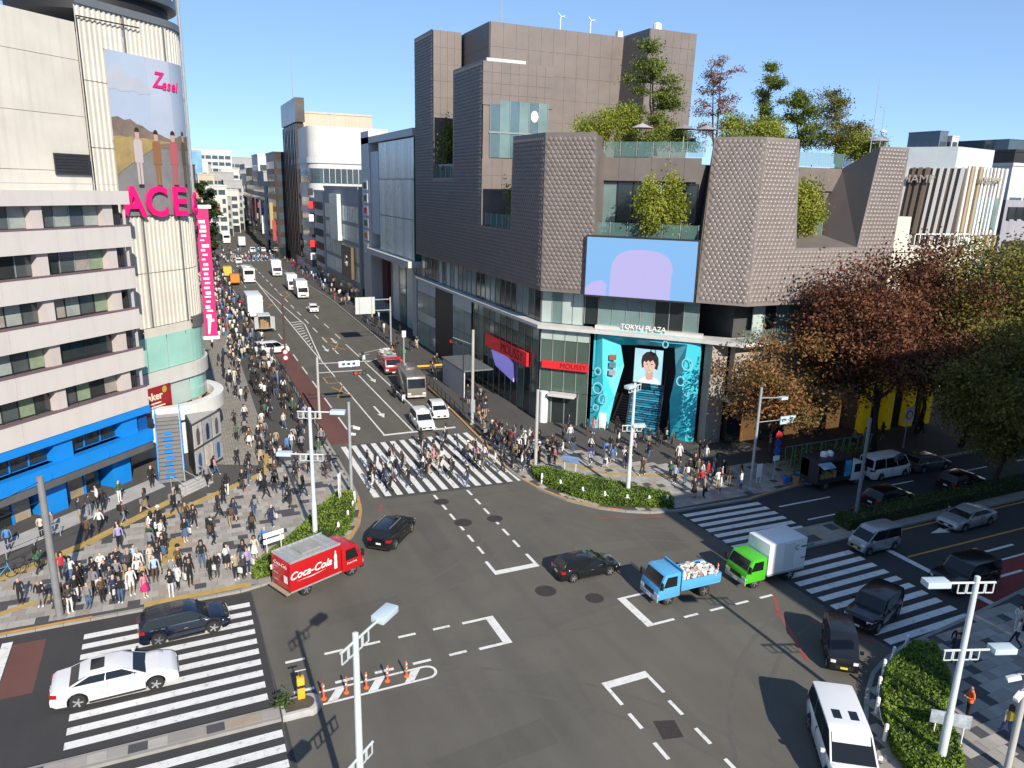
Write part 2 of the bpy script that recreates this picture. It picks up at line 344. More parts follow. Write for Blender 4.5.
def skid(c,r,a0,a1,wd=.2):
    SKN[0]+=1; O=circ(c[0],c[1],r+wd/2,a0,a1,18); I=circ(c[0],c[1],r-wd/2,a0,a1,18)
    sheet('tyre_mark',O+I[::-1],SKID,Z1+.0014+.00022*SKN[0])
for c,r,a0,a1 in (((6,50),14.2,-78,-20),((6,50),15.7,-80,-18),((36,49),13.8,192,258),((36,49),15.3,190,262),((34,10),16,102,150),((34,10),17.6,100,152),((3,12),17.0,18,76),((3,12),18.5,16,78),((20,60),29,255,286),((20,60),30.6,254,288)): skid(c,r,a0,a1)
# patches / covers: manholes are real discs
MANH = M('manhole_iron',(.045,.036,.032),.6,.2,6,bump=.4,bscale=14)
for x,y,r in ((17.6,33.5,.6),(19.8,31.8,.52),(16.1,47.3,.55),(16.35,43.5,.6),(18.6,43.3,.55),(38.3,37.5,.4),(27.5,33,.12)):
    MB().lathe([(r,0.0),(r,.01),(r-.05,.014),(r-.06,.010),(.2,.013),(.18,.010)],24,0,(x,y,0)).build('manhole_cover',MANH,road)
MB().prism([(16.85,21.1),(17.75,20.9),(18.0,21.9),(17.1,22.2)],0,.012).build('manhole_cover',MANH,road)

# ------------------------------------------------------------------ sidewalks
SW = .13
nw_curb = [(-90,39.3),(-20,39.4),(1.8,39.6),(2.9,39.85),(5.1,40.5),(6.6,41.5),(7.9,42.7),(9.0,44.1),(9.8,45.6),(10.4,47.6),(10.75,50),(10.9,54),(10.95,62),(10.9,100),(10.6,140),(10.6,230)]
ne_curb = [(24.5,230),(27.2,146),(26.2,102),(25.2,84),(24.3,68.7),(23.7,59),(23.1,51.4),(23.2,49),(23.6,46.8),(24.6,44.2),(26.1,42.1),(27.6,40.9),(29.1,40.1),(31.3,39.6),(37.5,39.4),(43.3,40.3),(110,41.2),(170,42)]
se_curb = [(170,27),(110,25.4),(43.5,23.2),(37.1,22.4),(31.8,21.9),(29.9,21.4),(28.6,20.9),(27.2,20.0),(25.6,18.7),(24.2,17.2),(23.2,15.6),(22.6,13.5),(22.3,8),(22.3,-40)]
sw_curb = [(10.6,-40),(10.6,6),(9.8,11),(7.6,15.5),(4,18.4),(0,19.2),(-90,19.2)]
def sidewalk(name, curb, rest):
    o = struct(MB().prism(curb+rest, -.04, SW-.006).build(name, ASPH_W))
    # kerb stones: separate blocks with open joints
    mb = MB(); P=[Vector(p) for p in curb]; acc=[]
    for a,b in zip(P,P[1:]):
        L=(b-a).length; d=(b-a)/L
        if max(abs(a.x),abs(b.x))>60 and L>40: k=30
        else: k=1
        n=max(1,round(L/(1.2*(3 if a.y>110 else 1)*k)))
        nn=Vector((-d.y,d.x))
        for i in range(n):
            s=a+d*(L*i/n+.012); e=a+d*(L*(i+1)/n-.012)
            q=[s-nn*.03,e-nn*.03,e+nn*.17,s+nn*.17]
            mb.prism([tuple(v) for v in q],-.02,SW+.012+rnd.uniform(-.004,.004))
    mb.build('kerb',KERB,o)
    return o
nw = sidewalk('sidewalk_far_left', nw_curb, [(-90,230)])
ne = sidewalk('sidewalk_far_right', ne_curb, [(170,230)])
se = sidewalk('sidewalk_near_right', se_curb, [(170,-40)])
sw_ = sidewalk('sidewalk_near_left', sw_curb, [(-90,-40)])
# pavers: loose-laid slabs; the nearest 300 of each pavement are separate pieces
cell=.6
pm=[]
for k,m in enumerate(PAVE):
    pm.append(MB().box(.006-cell/2,cell/2-.006,.006-cell/2,cell/2-.006,-.03,0).mesh('paver',m))
def pave(parent, poly, holes, dark=.12, tan=.0, ang=0.0):
    ca,sa=math.cos(R(ang)),math.sin(R(ang))
    Q=[(ca*x+sa*y,-sa*x+ca*y) for x,y in poly]
    x0,x1=min(p[0] for p in Q),max(p[0] for p in Q); y0,y1=min(p[1] for p in Q),max(p[1] for p in Q)
    sites=[]
    r=0; y=y0
    while y<y1:
        x=x0+(r%2)*.3
        while x<x1:
            wx,wy=ca*x-sa*y,sa*x+ca*y
            if inpoly(wx,wy,poly) and not any(inpoly(wx,wy,h) for h in holes): sites.append((wx,wy))
            x+=cell
        y+=cell; r+=1
    sites.sort(key=lambda s:s[0]**2+s[1]**2)
    rest=MB()
    for i,(x,y) in enumerate(sites):
        u=rnd.random(); k=3 if u<dark else 4 if u<dark+tan else rnd.choice((0,0,1,1,2))
        z=SW+.004+rnd.uniform(-.003,.003)
        if i<300:
            o=link('paver',pm[k],parent,(x,y,z),R(ang))
        else:
            T=Matrix.Translation((x,y,z))@Matrix.Rotation(R(ang),4,'Z'); rest.T=T; h=cell/2-.006
            rest.box(-h,h,-h,h,-.02,0,k)
    if rest.v: stuff(rest.build('paver_field',PAVE,parent))
hedge_nw=[(2.7,40.45),(5.0,40.95),(6.4,41.9),(7.5,43.0),(8.6,44.5),(9.4,46.1),(9.95,48.0),(10.2,49.9),(9.2,50.2),(7.5,47.9),(5.9,45.4),(4.1,43.1),(2.7,41.5)]
hedge_ne=[(24.2,49.0),(24.4,47.0),(25.2,44.6),(26.5,42.6),(27.9,41.5),(29.3,40.7),(31.2,40.2),(31.7,41.6),(29.6,44.3),(27.2,47.2),(25.6,49.5),(24.6,49.9)]
hedge_se=[(24.5,15.5),(25.0,16.7),(26.1,18.1),(27.6,19.4),(28.9,20.3),(30.1,20.8),(31.9,21.3),(32.8,20.9),(31.2,18.9),(28.8,17.3),(26.6,14.9),(25.2,14.2)]
nw_zone=[(-14,39.75)]+[(x,y+.25) for x,y in nw_curb[2:4]]+[(x-.22,y+.12) for x,y in nw_curb[4:12]]+[(10.7,62.5),(3.5,56.0),(-3,51.6),(-8,47.0),(-14,43.0)]
pave(nw, nw_zone, [hedge_nw], .13, .03)
ne_zone=[(23.95,58)]+[(23.4,51.4),(23.5,49),(23.9,46.9),(24.9,44.4),(26.3,42.4),(27.7,41.2),(29.2,40.4),(31.4,39.85),(37.5,39.7),(44,40.65),(50,40.8),(50,44.2),(39,45.6),(34,48.6),(29.5,54.5)]
pave(ne, ne_zone, [hedge_ne], .10, .06)
se_zone=[(23.5,15.4),(24.5,17.0),(25.8,18.4),(27.4,19.7),(28.7,20.6),(30,21.1),(31.8,21.6),(37,22.1),(43.4,22.9),(48,23.2),(48,10),(24,9)]
pave(se, se_zone, [hedge_se], .17, .0)
# old tiled strip beside the shopfronts and light apron in front of the blue shop
def patterned(name,c1,c2,sc_):
    m=M(name,c1,.85,.18,.5); n=m.node_tree; b=n.nodes['Principled BSDF']
    ge=n.nodes.new('ShaderNodeNewGeometry'); br=n.nodes.new('ShaderNodeTexBrick'); br.inputs['Scale'].default_value=sc_; br.inputs['Color1'].default_value=(*c1,1); br.inputs['Color2'].default_value=(*c2,1); br.inputs['Mortar'].default_value=(.1,.095,.09,1); br.inputs['Mortar Size'].default_value=.025; br.inputs['Bias'].default_value=-.3
    n.links.new(ge.outputs['Position'],br.inputs['Vector']); n.links.new(br.outputs['Color'],b.inputs['Base Color'])
    return m
TILEP=patterned('old_paving',(.33,.30,.25),(.2,.185,.16),1.1)
def ssheet(name,poly,mat,z,parent): return sheet(name,poly,mat,z,parent)
ssheet('paving_strip',[(1.3,60.5),(4.8,59.0),(6.0,66),(6.6,110),(6.8,160),(2.4,160),(2.4,110)],TILEP,SW-.002,nw)
ssheet('paving_apron',[(-14,47.0),(-9.5,50.0),(-2,56.9),(-2.8,59.0),(-14,48.4)],M('apron',(.40,.385,.36),.85,.12,.8),SW-.002,nw)
for a,b,wd in (((-12,44.6),(-6.5,48.8),.7),((-6.5,48.8),(-.5,55.2),.7),((-3.2,50.4),(5,57.2),.6),((5,57.2),(5.8,61.5),.6),((-2.0,44.3),(-1.2,47.6),.9),((-11,41.2),(-2.4,44.6),.45),((-3.0,39.95),(2.4,40.1),.5)):
    ssheet('tactile_strip',bar(a,b,wd),TACT,SW+.012,nw)
for a,b,wd in (((30,47.6),(37,44.0),.5),((25.2,55.5),(30,47.6),.45),((24.6,49.9),(25.6,50.6),.4)):
    ssheet('tactile_strip',bar(a,b,wd),TACT,SW+.012,ne)
for P_,off in (((nw_curb[2:13]),.0),):
    pass
def kerb_paint(curb,i0,i1,parent):
    for a,b in zip(curb[i0:i1],curb[i0+1:i1+1]):
        a=Vector(a);b=Vector(b);d=(b-a).normalized();nn=Vector((-d.y,d.x))
        a=a+nn*.10; b=b+nn*.10
        sheet('kerb_paint',bar(a,b,.18),PAINT_Y,SW+.019,parent)
kerb_paint(nw_curb,4,10,nw); kerb_paint(ne_curb,7,11,ne); kerb_paint(ne_curb,3,6,ne); kerb_paint(ne_curb,14,16,ne)
sheet('kerb_paint',bar((-14,39.62),(-5.4,39.66),.2),PAINT_Y,SW+.019,nw)
# small steps with rails in front of the stair
st=thing('garden_steps','low stone steps with steel handrails below the blue-lettered stair','steps',(-.5,56.0,SW),R(44))
for i in range(4): MB().box(-1.2,1.6,-.9+.32*i,-.62+.32*i,-.02,.10*(i+1)).build('step',CONC,st,bevel=.01)
for x in (-1.1,.2,1.5):
    MB().tube([(x,-.9,0),(x,-.9,.85),(x,.4,1.25),(x,.4,.42)],.025,6).build('handrail',STEEL,st,smooth=50)
# ------------------------------------------------------------------ medians
med_l = struct(MB().prism([(-70,28.2),(2.5,28.2),(2.5,29.05),(-70,29.05)],-.02,.15).build('median_left',KERB))
for i in range(16):
    m=rnd.choice([PAVE[0],PAVE[1],PAVE[3],PAVE[4],PAVE[2]])
    MB().box(1.75-.72*i,1.75-.72*i+.7,28.38,28.9,.145,.162).build('paver',m,med_l)
# rounded concrete nose with a dry shrub, yellow marker post and lamp
nose=thing('nose_planter','round-ended concrete median planter with a small dry shrub','planter',(3.0,28.65,0))
MB().prism([(-.45,-.55),(.6,-.55)]+[(.6+.62*math.cos(R(a)),.62*math.sin(R(a))) for a in range(-75,76,15)]+[(.6,.55),(-.45,.55)],-.02,.32).build('planter_kerb',CONC,nose,bevel=.04)
MB().prism([(-.3,-.4),(.5,-.4)]+[(.5+.45*math.cos(R(a)),.45*math.sin(R(a))) for a in range(-70,71,20)]+[(.5,.4),(-.3,.4)],.3,.335).build('soil',M('soil',(.09,.07,.05),.95,.25,3),nose)
yp=thing('marker_post','yellow median marker post with a tilted solar flasher on top','marker post',(3.45,29.0,.33))
MB().box(-.16,.16,-.13,.13,0,1.05).build('post',YELLOW,yp,bevel=.04)
MB().box(-.17,.17,-.135,.135,.55,.68).build('reflective_band',M('band_black',(.03,.03,.03),.5),yp)
mb=MB(Matrix.Translation((0,0,1.35))@Matrix.Rotation(R(-35),4,'X')); mb.box(-.22,.22,-.28,.28,-.02,.02); mb.build('solar_panel',M('solar_cell',(.02,.025,.05),.15,spec=.8),yp)
MB().tube([(0,0,1.0),(0,0,1.36)],.03,6).build('stem',DARKM,yp)
for i,(x,y) in enumerate(((4.4,28.95),(5.4,29.0),(6.3,29.0),(7.3,29.1),(8.2,29.1),(24.6,30.9),(29.6,31.2),(27.9,31.3))):
    if i<5: d=thing('delineator_post',['leaning','second','third','fourth','outermost'][i]+' orange flexible post on the hatched island'+(' next to the yellow marker' if i==0 else ', counted from the yellow marker' if i<4 else ' at its rounded tip'),'traffic post',(x,y,.01),0,'orange posts on the painted island')
    else: d=thing('delineator_post',['orange flexible post behind the sky-blue dump truck','orange flexible post beside the lime-green cab','orange flexible post between the two trucks'][i-5],'traffic post',(x,y,.01),0,'orange posts beside the trucks')
    MB().lathe([(.13,0),(.13,.03),(.06,.08)],14).build('base',ORANGE,d,smooth=40)
    MB(Matrix.Rotation(R([-2,1.5,0,2,-1,1,0,-1][i]),4,'Y')).lathe([(.045,.07),(.04,.78),(.03,.81)],10).build('post',ORANGE,d,smooth=40)
    for z in (.42,.62): MB().lathe([(.047,z),(.047,z+.08)],10).build('reflective_band',WHITE,d,smooth=40)
med_r = struct(MB().prism([(33.2,31.9),(110,32.0),(110,34.6),(33.6,34.2)],-.02,.14).build('median_right',KERB))
for i in range(7):
    for j in range(2): MB().box(34.2+i*.8,34.95+i*.8,32.3+j*.85,33.1+j*.85,.135,.152).build('paver',PAVE[rnd.choice((0,2,3,4))],med_r)
# ------------------------------------------------------------------ hedges
LEAF_H = leafmat('hedge_leaf',[(.05,.10,.012),(.11,.19,.02),(.2,.29,.035),(.27,.34,.05)],.3)
LEAF_HD = leafmat('hedge_leaf_dull',[(.03,.06,.012),(.06,.1,.02),(.1,.13,.03)],.2)
HCORE = M('hedge_core',(.018,.03,.006),.95,.3,4)
def leafquad(mb,p,s,nrm=None,flat=.0):
    a=Vector((rnd.gauss(0,1),rnd.gauss(0,1),rnd.gauss(0,1)*(1-flat))).normalized(); b=a.orthogonal().normalized()
    b=(Matrix.Rotation(rnd.uniform(0,6.28),3,a)@b); c=a.cross(b)
    p=Vector(p); l=s*rnd.uniform(.7,1.3)
    mb.v += [tuple(p-b*l*.5),tuple(p+c*l*.28),tuple(p+b*l*.5),tuple(p-c*l*.28)]
    n=len(mb.v); mb.f.append((n-4,n-3,n-2,n-1)); mb.m.append(0)
def shrink(poly,d):
    cx=sum(p[0] for p in poly)/len(poly); cy=sum(p[1] for p in poly)/len(poly); out=[]
    for x,y in poly:
        v=Vector((x-cx,y-cy)); L=v.length; out.append((cx+v.x*(1-d/L),cy+v.y*(1-d/L)))
    return out
def hedge(label,poly,h,n,z=SW,s=.16,lm=None):
    t=thing('hedge',label,'hedge',(0,0,z))
    core=shrink(poly,.12); MB().prism(core,-.1,h-.12).build('hedge_core',HCORE,t)
    x0,x1=min(p[0] for p in poly),max(p[0] for p in poly); y0,y1=min(p[1] for p in poly),max(p[1] for p in poly)
    mb=MB(); k=0
    edges=list(zip(poly,poly[1:]+poly[:1])); lens=[math.dist(a,b) for a,b in edges]; tot=sum(lens)
    while k<n:
        if rnd.random()<.72:
            x,y=rnd.uniform(x0,x1),rnd.uniform(y0,y1)
            if not inpoly(x,y,poly): continue
            hz=h+.10*noise.noise((x*1.3,y*1.3,0))+.05*noise.noise((x*4,y*4,1))
            leafquad(mb,(x,y,hz-abs(rnd.gauss(0,.09))),s)
        else:
            r_=rnd.uniform(0,tot)
            for (a,b),L in zip(edges,lens):
                if r_<=L: break
                r_-=L
            u=r_/L; x=a[0]+(b[0]-a[0])*u+rnd.gauss(0,.05); y=a[1]+(b[1]-a[1])*u+rnd.gauss(0,.05)
            leafquad(mb,(x,y,rnd.uniform(.02,h)),s)
        k+=1
    o=stuff(mb.build('hedge_foliage',lm or LEAF_H,t)); return t
hedge('clipped bright green hedge behind the red delivery truck',hedge_nw,.62,6500)
hedge('clipped bright green hedge on the corner in front of the turquoise portal',hedge_ne,.62,6500)
hedge('clipped bright green hedge beside the white minivan',hedge_se,.7,9000,s=.15)
hedge('long dull green hedge along the wide median',[(39.9,32.6),(75,33.0),(110,33.3),(110,34.3),(75,34.2),(40,34.0)],.85,6500,.14,.2,LEAF_HD)
sh=MB()
for i in range(260): leafquad(sh,(2.65+rnd.gauss(0,.16),28.75+rnd.gauss(0,.16),.4+abs(rnd.gauss(0,.25))),.14)
t=thing('dry_shrub','small dull shrub in the nose planter beside the yellow marker','shrub',(0,0,0)); sh.build('foliage',LEAF_HD,t)
MB().tube([(2.65,28.75,.3),(2.67,28.74,.75)],.025,5).build('stem',M('bark',(.055,.042,.032),.9,.3,5,bump=.5,bscale=12),t)
# white bollards with chain along the planted corners
def bollards(pts,label,group,z=SW):
    for i,(x,y) in enumerate(pts):
        b=thing('chain_bollard',['first','second','third','fourth','fifth','sixth','seventh'][i]+' '+label,'bollard',(x,y,z),0,group)
        MB().lathe([(.085,0),(.085,.72),(.07,.80),(.03,.83)],12).build('post',WHITE,b,smooth=40)
        if i+1<len(pts):
            x2,y2=pts[i+1][0]-x,pts[i+1][1]-y
            MB().tube([(x2*u,y2*u,.66-.28*4*u*(1-u)) for u in [k/8 for k in range(9)]],.018,5).build('chain',WHITE,b)
bollards([(10.25,49.2),(9.8,47.6),(9.15,46.2),(8.2,44.6),(6.9,42.9)],'white chain bollard from the crowded crossing, hedge by the red truck','bollards of the red truck corner')
bollards([(24.3,47.6),(25.0,45.9),(25.9,44.1),(27.0,42.8),(28.2,41.7),(29.6,41.0),(30.9,40.6)],'white chain bollard from the crowded crossing, hedge before the portal','bollards of the portal corner')
bollards([(25.3,17.4),(26.4,18.75),(27.7,19.75),(29.0,20.6),(30.3,21.15),(31.8,21.6)],'white chain bollard from the lamp post, hedge by the minivan','bollards of the minivan corner')
# ================================================================== SHOPPING CENTRE WITH THE SCALE-CLAD FACETS
BRN = M('bronze_panel',(.178,.149,.134),.55,.12,.5,metal=.12)
BRN_S = M('bronze_scale',(.186,.156,.141),.5,.14,1.0,metal=.12)
BRN_J = M('bronze_joint',(.06,.05,.047),.7)
G_TEAL = glassm('glass_teal',(.16,.24,.235),.08); G_PALE=glassm('glass_pale',(.42,.50,.47),.15,.15); G_DARK=glassm('glass_dark',(.022,.03,.03),.05); G_GREEN=glassm('glass_green',(.07,.105,.085),.07); G_BLUE=glassm('glass_blue',(.10,.16,.19),.05)
MULL = M('mullion',(.33,.35,.35),.4,metal=.4); LEDGE=M('ledge_white',(.55,.54,.51),.6,.08,1)
tp = wthing('shopping_centre','bronze faceted shopping centre clad in scale tiles with planted roof terraces','building',(38,60,0))
def face_axes(pts):
    P=[Vector(p) for p in pts]; n=Vector((0,0,0))
    for a,b in zip(P,P[1:]+P[:1]): n+=Vector(((a.y-b.y)*(a.z+b.z),(a.z-b.z)*(a.x+b.x),(a.x-b.x)*(a.y+b.y)))
    n.normalize(); u=Vector((0,0,1)).cross(n).normalized(); v=n.cross(u); return P[0],u,v,n
def scales(name,pts,parent,pitch=.44,rise=.05):
    """flat panel plus a staggered field of raised hexagonal scales (real relief)"""
    o,u,v,n=face_axes(pts)
    q=[((Vector(p)-o).dot(u),(Vector(p)-o).dot(v)) for p in pts]
    MB().poly(pts).build(name,BRN_S,parent)
    x0,x1=min(p[0] for p in q),max(p[0] for p in q); y0,y1=min(p[1] for p in q),max(p[1] for p in q)
    mb=MB(); row=0; y=y0+.1; hx=pitch*.49; hy=pitch*.56
    while y<y1:
        x=x0+(row%2)*pitch/2
        while x<x1:
            if all(inpoly(x+dx,y+dy,q) for dx,dy in ((-hx,0),(hx,0),(0,hy),(0,-hy))):
                c=o+u*x+v*y+n*.004; k=rise*rnd.uniform(.85,1.15); b=len(mb.v)
                ring=[(-hx,-hy*.35),(0,-hy),(hx,-hy*.35),(hx,hy*.35),(0,hy),(-hx,hy*.35)]
                mb.v+=[tuple(c+u*a+v*e) for a,e in ring]+[tuple(c+u*a*.42+v*(e*.42)+n*k) for a,e in ring]
                mb.f+=[(b+i,b+(i+1)%6,b+6+(i+1)%6,b+6+i) for i in range(6)]+[tuple(b+6+i for i in range(6))]; mb.m+=[0]*7
            x+=pitch
        y+=pitch*.84; row+=1
    stuff(mb.build('scale_field',BRN_S,parent))
def panels(pts4,nu,nv,mat,parent,name='panel',gap=.02,th=.05,skip=None):
    """flat cladding panels with open joints on the quad a,b,c,d (a-b bottom, d-c top), proud of the wall"""
    a,b,c,d=[Vector(p) for p in pts4]; n=(b-a).cross(d-a).normalized()
    Lu=(b-a).length; Lv=(d-a).length; gu=gap/Lu; gv=gap/Lv
    for i in range(nu):
        for j in range(nv):
            if skip and skip((i+.5)/nu,(j+.5)/nv): continue
            u0,u1,v0,v1=i/nu+gu/2,(i+1)/nu-gu/2,j/nv+gv/2,(j+1)/nv-gv/2
            P=lambda u,v:(a*(1-u)+b*u)*(1-v)+(d*(1-u)+c*u)*v
            MB().slab([P(u0,v0),P(u1,v0),P(u1,v1),P(u0,v1)],n*th).build(name,mat,parent)
X1=30.8
# solid volumes behind the skins
mass=MB()
mass.box(X1+.15,34.4,93.7,101.2,12.85,40.3); mass.box(34.9,60,85.3,101.2,12.85,40.2); mass.box(X1+.15,39.1,77.3,86.2,12.85,34.7)
mass.box(X1+.15,46,86.2,93.7,12.85,22.9); mass.box(X1+.15,46,69,77.3,12.85,17.9)
mass.prism([(X1+.2,69.1),(X1+.2,62.4),(34.2,59.3),(36.7,62.0),(36.7,69.1)],12.85,26.7)
mass.prism([(36.7,85.3),(36.7,61.9),(42.9,55.7),(46,57.2),(61.4,57.2),(61.4,85.3)],12.85,24.4)
mass.prism([(34.1,59.1),(40.7,52.2),(43.4,55.2),(36.9,61.8)],12.85,17.9)
mass.prism([(49.2,50.5),(60.5,50.5),(60.5,57.3),(49.2,57.3)],12.85,17.4)
mass.build('volume',BRN,tp)
# scale-clad faces
scales('scale_wall',[(X1,101.3,12.8),(X1,62.0,12.8),(X1,62.0,26.8),(X1,69.0,26.8),(X1,69.3,18),(X1,77.2,18),(X1,77.2,34.8),(X1,86.3,34.8),(X1,86.3,23),(X1,93.7,23),(X1,93.7,40.4),(X1,101.3,40.4)],tp)
scales('scale_wall',[(X1,62.0,12.8),(33.95,58.85,12.8),(34.25,58.55,18.2),(34.1,58.7,26.8),(X1,62.0,26.8)],tp)
F3=[(40.7,51.8,12.8),(43.6,48.7,12.8),(47.75,53.05,26.8),(44.8,56.4,26.8)]
scales('scale_wall',F3,tp)
scales('scale_wall',[(43.6,48.7,12.8),(59.8,48.7,12.8),(65.35,52.95,26.6),(61.47,52.95,26.6),(57.0,50.13,17.5),(49.7,50.13,17.5),(51.46,53.0,26.75),(47.75,53.05,26.8)],tp)
# smooth reveals
def rev(pts): return MB().slab(pts,(0,0,0.001)).build('reveal',BRN,tp) if False else MB().poly(pts).build('reveal',BRN,tp)
rev([(34.1,58.7,26.8),(34.25,58.55,18.0),(36.9,61.7,18.0),(36.9,61.7,24.9)])
rev([(44.8,56.4,26.8),(46.6,58,26.8),(43.3,55.6,18),(41.9,53.2,18)]); rev([(44.8,56.4,26.8),(41.9,53.2,18),(40.7,51.8,12.8),(41.0,52.2,18)])
rev([(44.8,56.4,26.8),(47.75,53.05,26.8),(51.46,53.0,26.75),(51.46,57.3,26.75),(46.6,58,26.8)])
rev([(51.46,53.0,26.75),(49.7,50.13,17.5),(49.7,57.2,17.5),(51.46,57.3,26.75)])
rev([(57.0,50.13,17.5),(61.47,52.95,26.6),(61.47,57.2,24.6),(57.6,57.2,17.5)])
rev([(61.47,52.95,26.6),(65.35,52.95,26.6),(65.35,57.2,24.6),(61.47,57.2,24.6)])
rev([(59.8,48.7,12.8),(60.2,57.2,12.8),(65.35,57.2,24.6),(65.35,52.95,26.6)])
MB().slab([(49.7,50.15,17.5),(57.0,50.15,17.5),(57.6,55,18.3),(49.7,55,18.3)],(0,0,-.2)).build('sill',BRN,tp)
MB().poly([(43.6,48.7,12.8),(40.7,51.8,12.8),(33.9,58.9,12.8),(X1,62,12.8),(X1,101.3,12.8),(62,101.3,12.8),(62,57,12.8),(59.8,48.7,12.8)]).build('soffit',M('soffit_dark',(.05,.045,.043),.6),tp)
# towers: panelled faces turned to the sun
panels([(34.9,85.25,24.5),(52.6,85.25,24.5),(52.6,85.25,40.2),(34.9,85.25,40.2)],11,6,BRN,tp)
panels([(X1+.05,93.65,23),(34.5,93.65,23),(34.5,93.65,40.3),(X1+.05,93.65,40.3)],4,9,BRN,tp)
panels([(34.85,93.65,34.9),(34.85,85.3,34.9),(34.85,85.3,40.2),(34.85,93.65,40.2)],4,2,BRN,tp)
def win2(u,v):
    x=31+8.1*u; z=25+9.7*v
    return x>31.4 and x<38.7 and z<30.4+.0*x
panels([(X1+.05,77.25,18),(39.1,77.25,18),(39.1,77.25,25),(X1+.05,77.25,25)],7,4,BRN,tp,skip=lambda u,v:.2<u<.85 and v<.55)
panels([(X1+.05,77.25,25),(39.1,77.25,25),(39.1,77.25,34.7),(X1+.05,77.25,34.7)],8,9,BRN,tp,skip=win2)
for i in range(6):
    x=31.75+i*1.13
    MB().box(x,x+1.09,77.19,77.24,25.1,30.9 if i else 30.5).build('pane',[G_BLUE,G_TEAL][i%2],tp)
for i in range(7): MB().box(31.7+i*1.13,31.75+i*1.13,77.1,77.2,25.05,31).build('mullion',MULL,tp)
MB().box(31.6,38.6,77.12,77.18,27.6,27.75).build('mullion',MULL,tp)
mb=MB(); mb.slab([(36.9+.45*math.cos(R(a)),77.12,29.5+.6*math.sin(R(a))) for a in range(0,360,30)],(0,.03,0)); mb.build('round_emblem',WHITE,tp)
MB().box(31.5,36,77.8,78.2,34.75,35.1).build('roof_rail',LEDGE,tp)
MB().box(33,38.5,77.5,77.75,18.1,21).build('window',G_DARK,tp)
# far right tower, slightly leaning
t3=MB(); t3.prism([(52.0,85.25),(52.0,79.6),(59.0,79.6),(59.0,85.25)],24,40.3,0,[(52.6,85.25),(52.6,79.6),(59.3,79.6),(59.3,85.25)]); t3.build('tower',BRN,tp)
panels([(52.1,79.58,24.5),(58.95,79.58,24.5),(59.25,79.58,40.25),(52.65,79.58,40.25)],6,9,BRN,tp)
# windows in the recesses
for i,(a,b) in enumerate(((0,.16),(.17,.33),(.34,.5),(.51,.66),(.67,.83),(.84,1))):
    A=Vector((36.75,61.75,0)); B=Vector((42.9,55.6,0)); p=A.lerp(B,a); q=A.lerp(B,b); nn=Vector((-.707,-.707,0))*.06
    MB().slab([p+Vector((0,0,18.2)),q+Vector((0,0,18.2)),q+Vector((0,0,22.7)),p+Vector((0,0,22.7))],nn).build('window',G_DARK if i%3 else G_TEAL,tp)
    MB().tube([q+nn*1.5+Vector((0,0,18.2)),q+nn*1.5+Vector((0,0,22.7))],.05,4).build('mullion',DARKM,tp)
panels([(36.55,61.45,22.85),(42.75,55.25,22.85),(42.75,55.25,24.9),(36.55,61.45,24.9)],6,1,BRN,tp,th=.12)
panels([(49.8,57.15,22.4),(60.9,57.15,22.4),(61.3,57.15,24.6),(50.8,57.15,24.6)],5,1,BRN,tp,th=.2)
for i in range(7): MB().box(50.0+i*1.1,51.05+i*1.1,57.0,57.1,18.3,22.3).build('window',[G_DARK,G_TEAL,G_BLUE][i%3],tp)
for y in (70.2,72,73.8,75.4): MB().box(37.2,37.35,y,y+1.6,18.1,22).build('window',G_DARK,tp)
MB().box(36.75,46,69.2,77.2,22.4,24.4).build('bridge',BRN,tp); MB().box(37.4,46,69.2,77.2,17.9,22.4).build('window_wall',G_DARK,tp)
for y in (86.6,88.4,90.2,92): MB().box(33.2,33.3,y,y+1.6,23,28.3).build('window',G_BLUE,tp)
MB().box(33.3,35,86.3,93.7,23,28.5).build('window_wall',G_DARK,tp)
# glass balustrades round terraces and roof garden
RAILG=bpy.data.materials.new('clear_glass'); RAILG.use_nodes=True
_b=RAILG.node_tree.nodes['Principled BSDF']; _b.inputs['Base Color'].default_value=(.16,.30,.27,1); _b.inputs['Alpha'].default_value=.3; _b.inputs['Roughness'].default_value=.05
def balustrade(a,b,z,h,n,parent=tp):
    a=Vector((*a,z));b=Vector((*b,z))
    for i in range(n):
        p=a.lerp(b,i/n+.01);q=a.lerp(b,(i+1)/n-.01); d=(b-a).normalized(); nn=Vector((-d.y,d.x,0))*.02
        MB().slab([p,q,q+Vector((0,0,h)),p+Vector((0,0,h))],nn).build('balustrade_pane',RAILG,parent)
    for i in range(n+1):
        p=a.lerp(b,i/n); MB().tube([p,p+Vector((0,0,h+.05))],.035,5).build('balustrade_post',STEEL,parent)
balustrade((36.5,61.4),(42.8,55.1),24.95,1.3,6); balustrade((34.9,59.9),(41.5,53.3),18.0,1.2,6); balustrade((51.6,57.0),(61.3,57.0),24.7,1.3,6); balustrade((49.8,55.0),(57.5,55.0),18.3,1.3,8)
balustrade((31.2,86.4),(31.2,93.6),23.0,1.6,4); balustrade((31.3,69.4),(31.3,77.0),18.0,1.3,5)
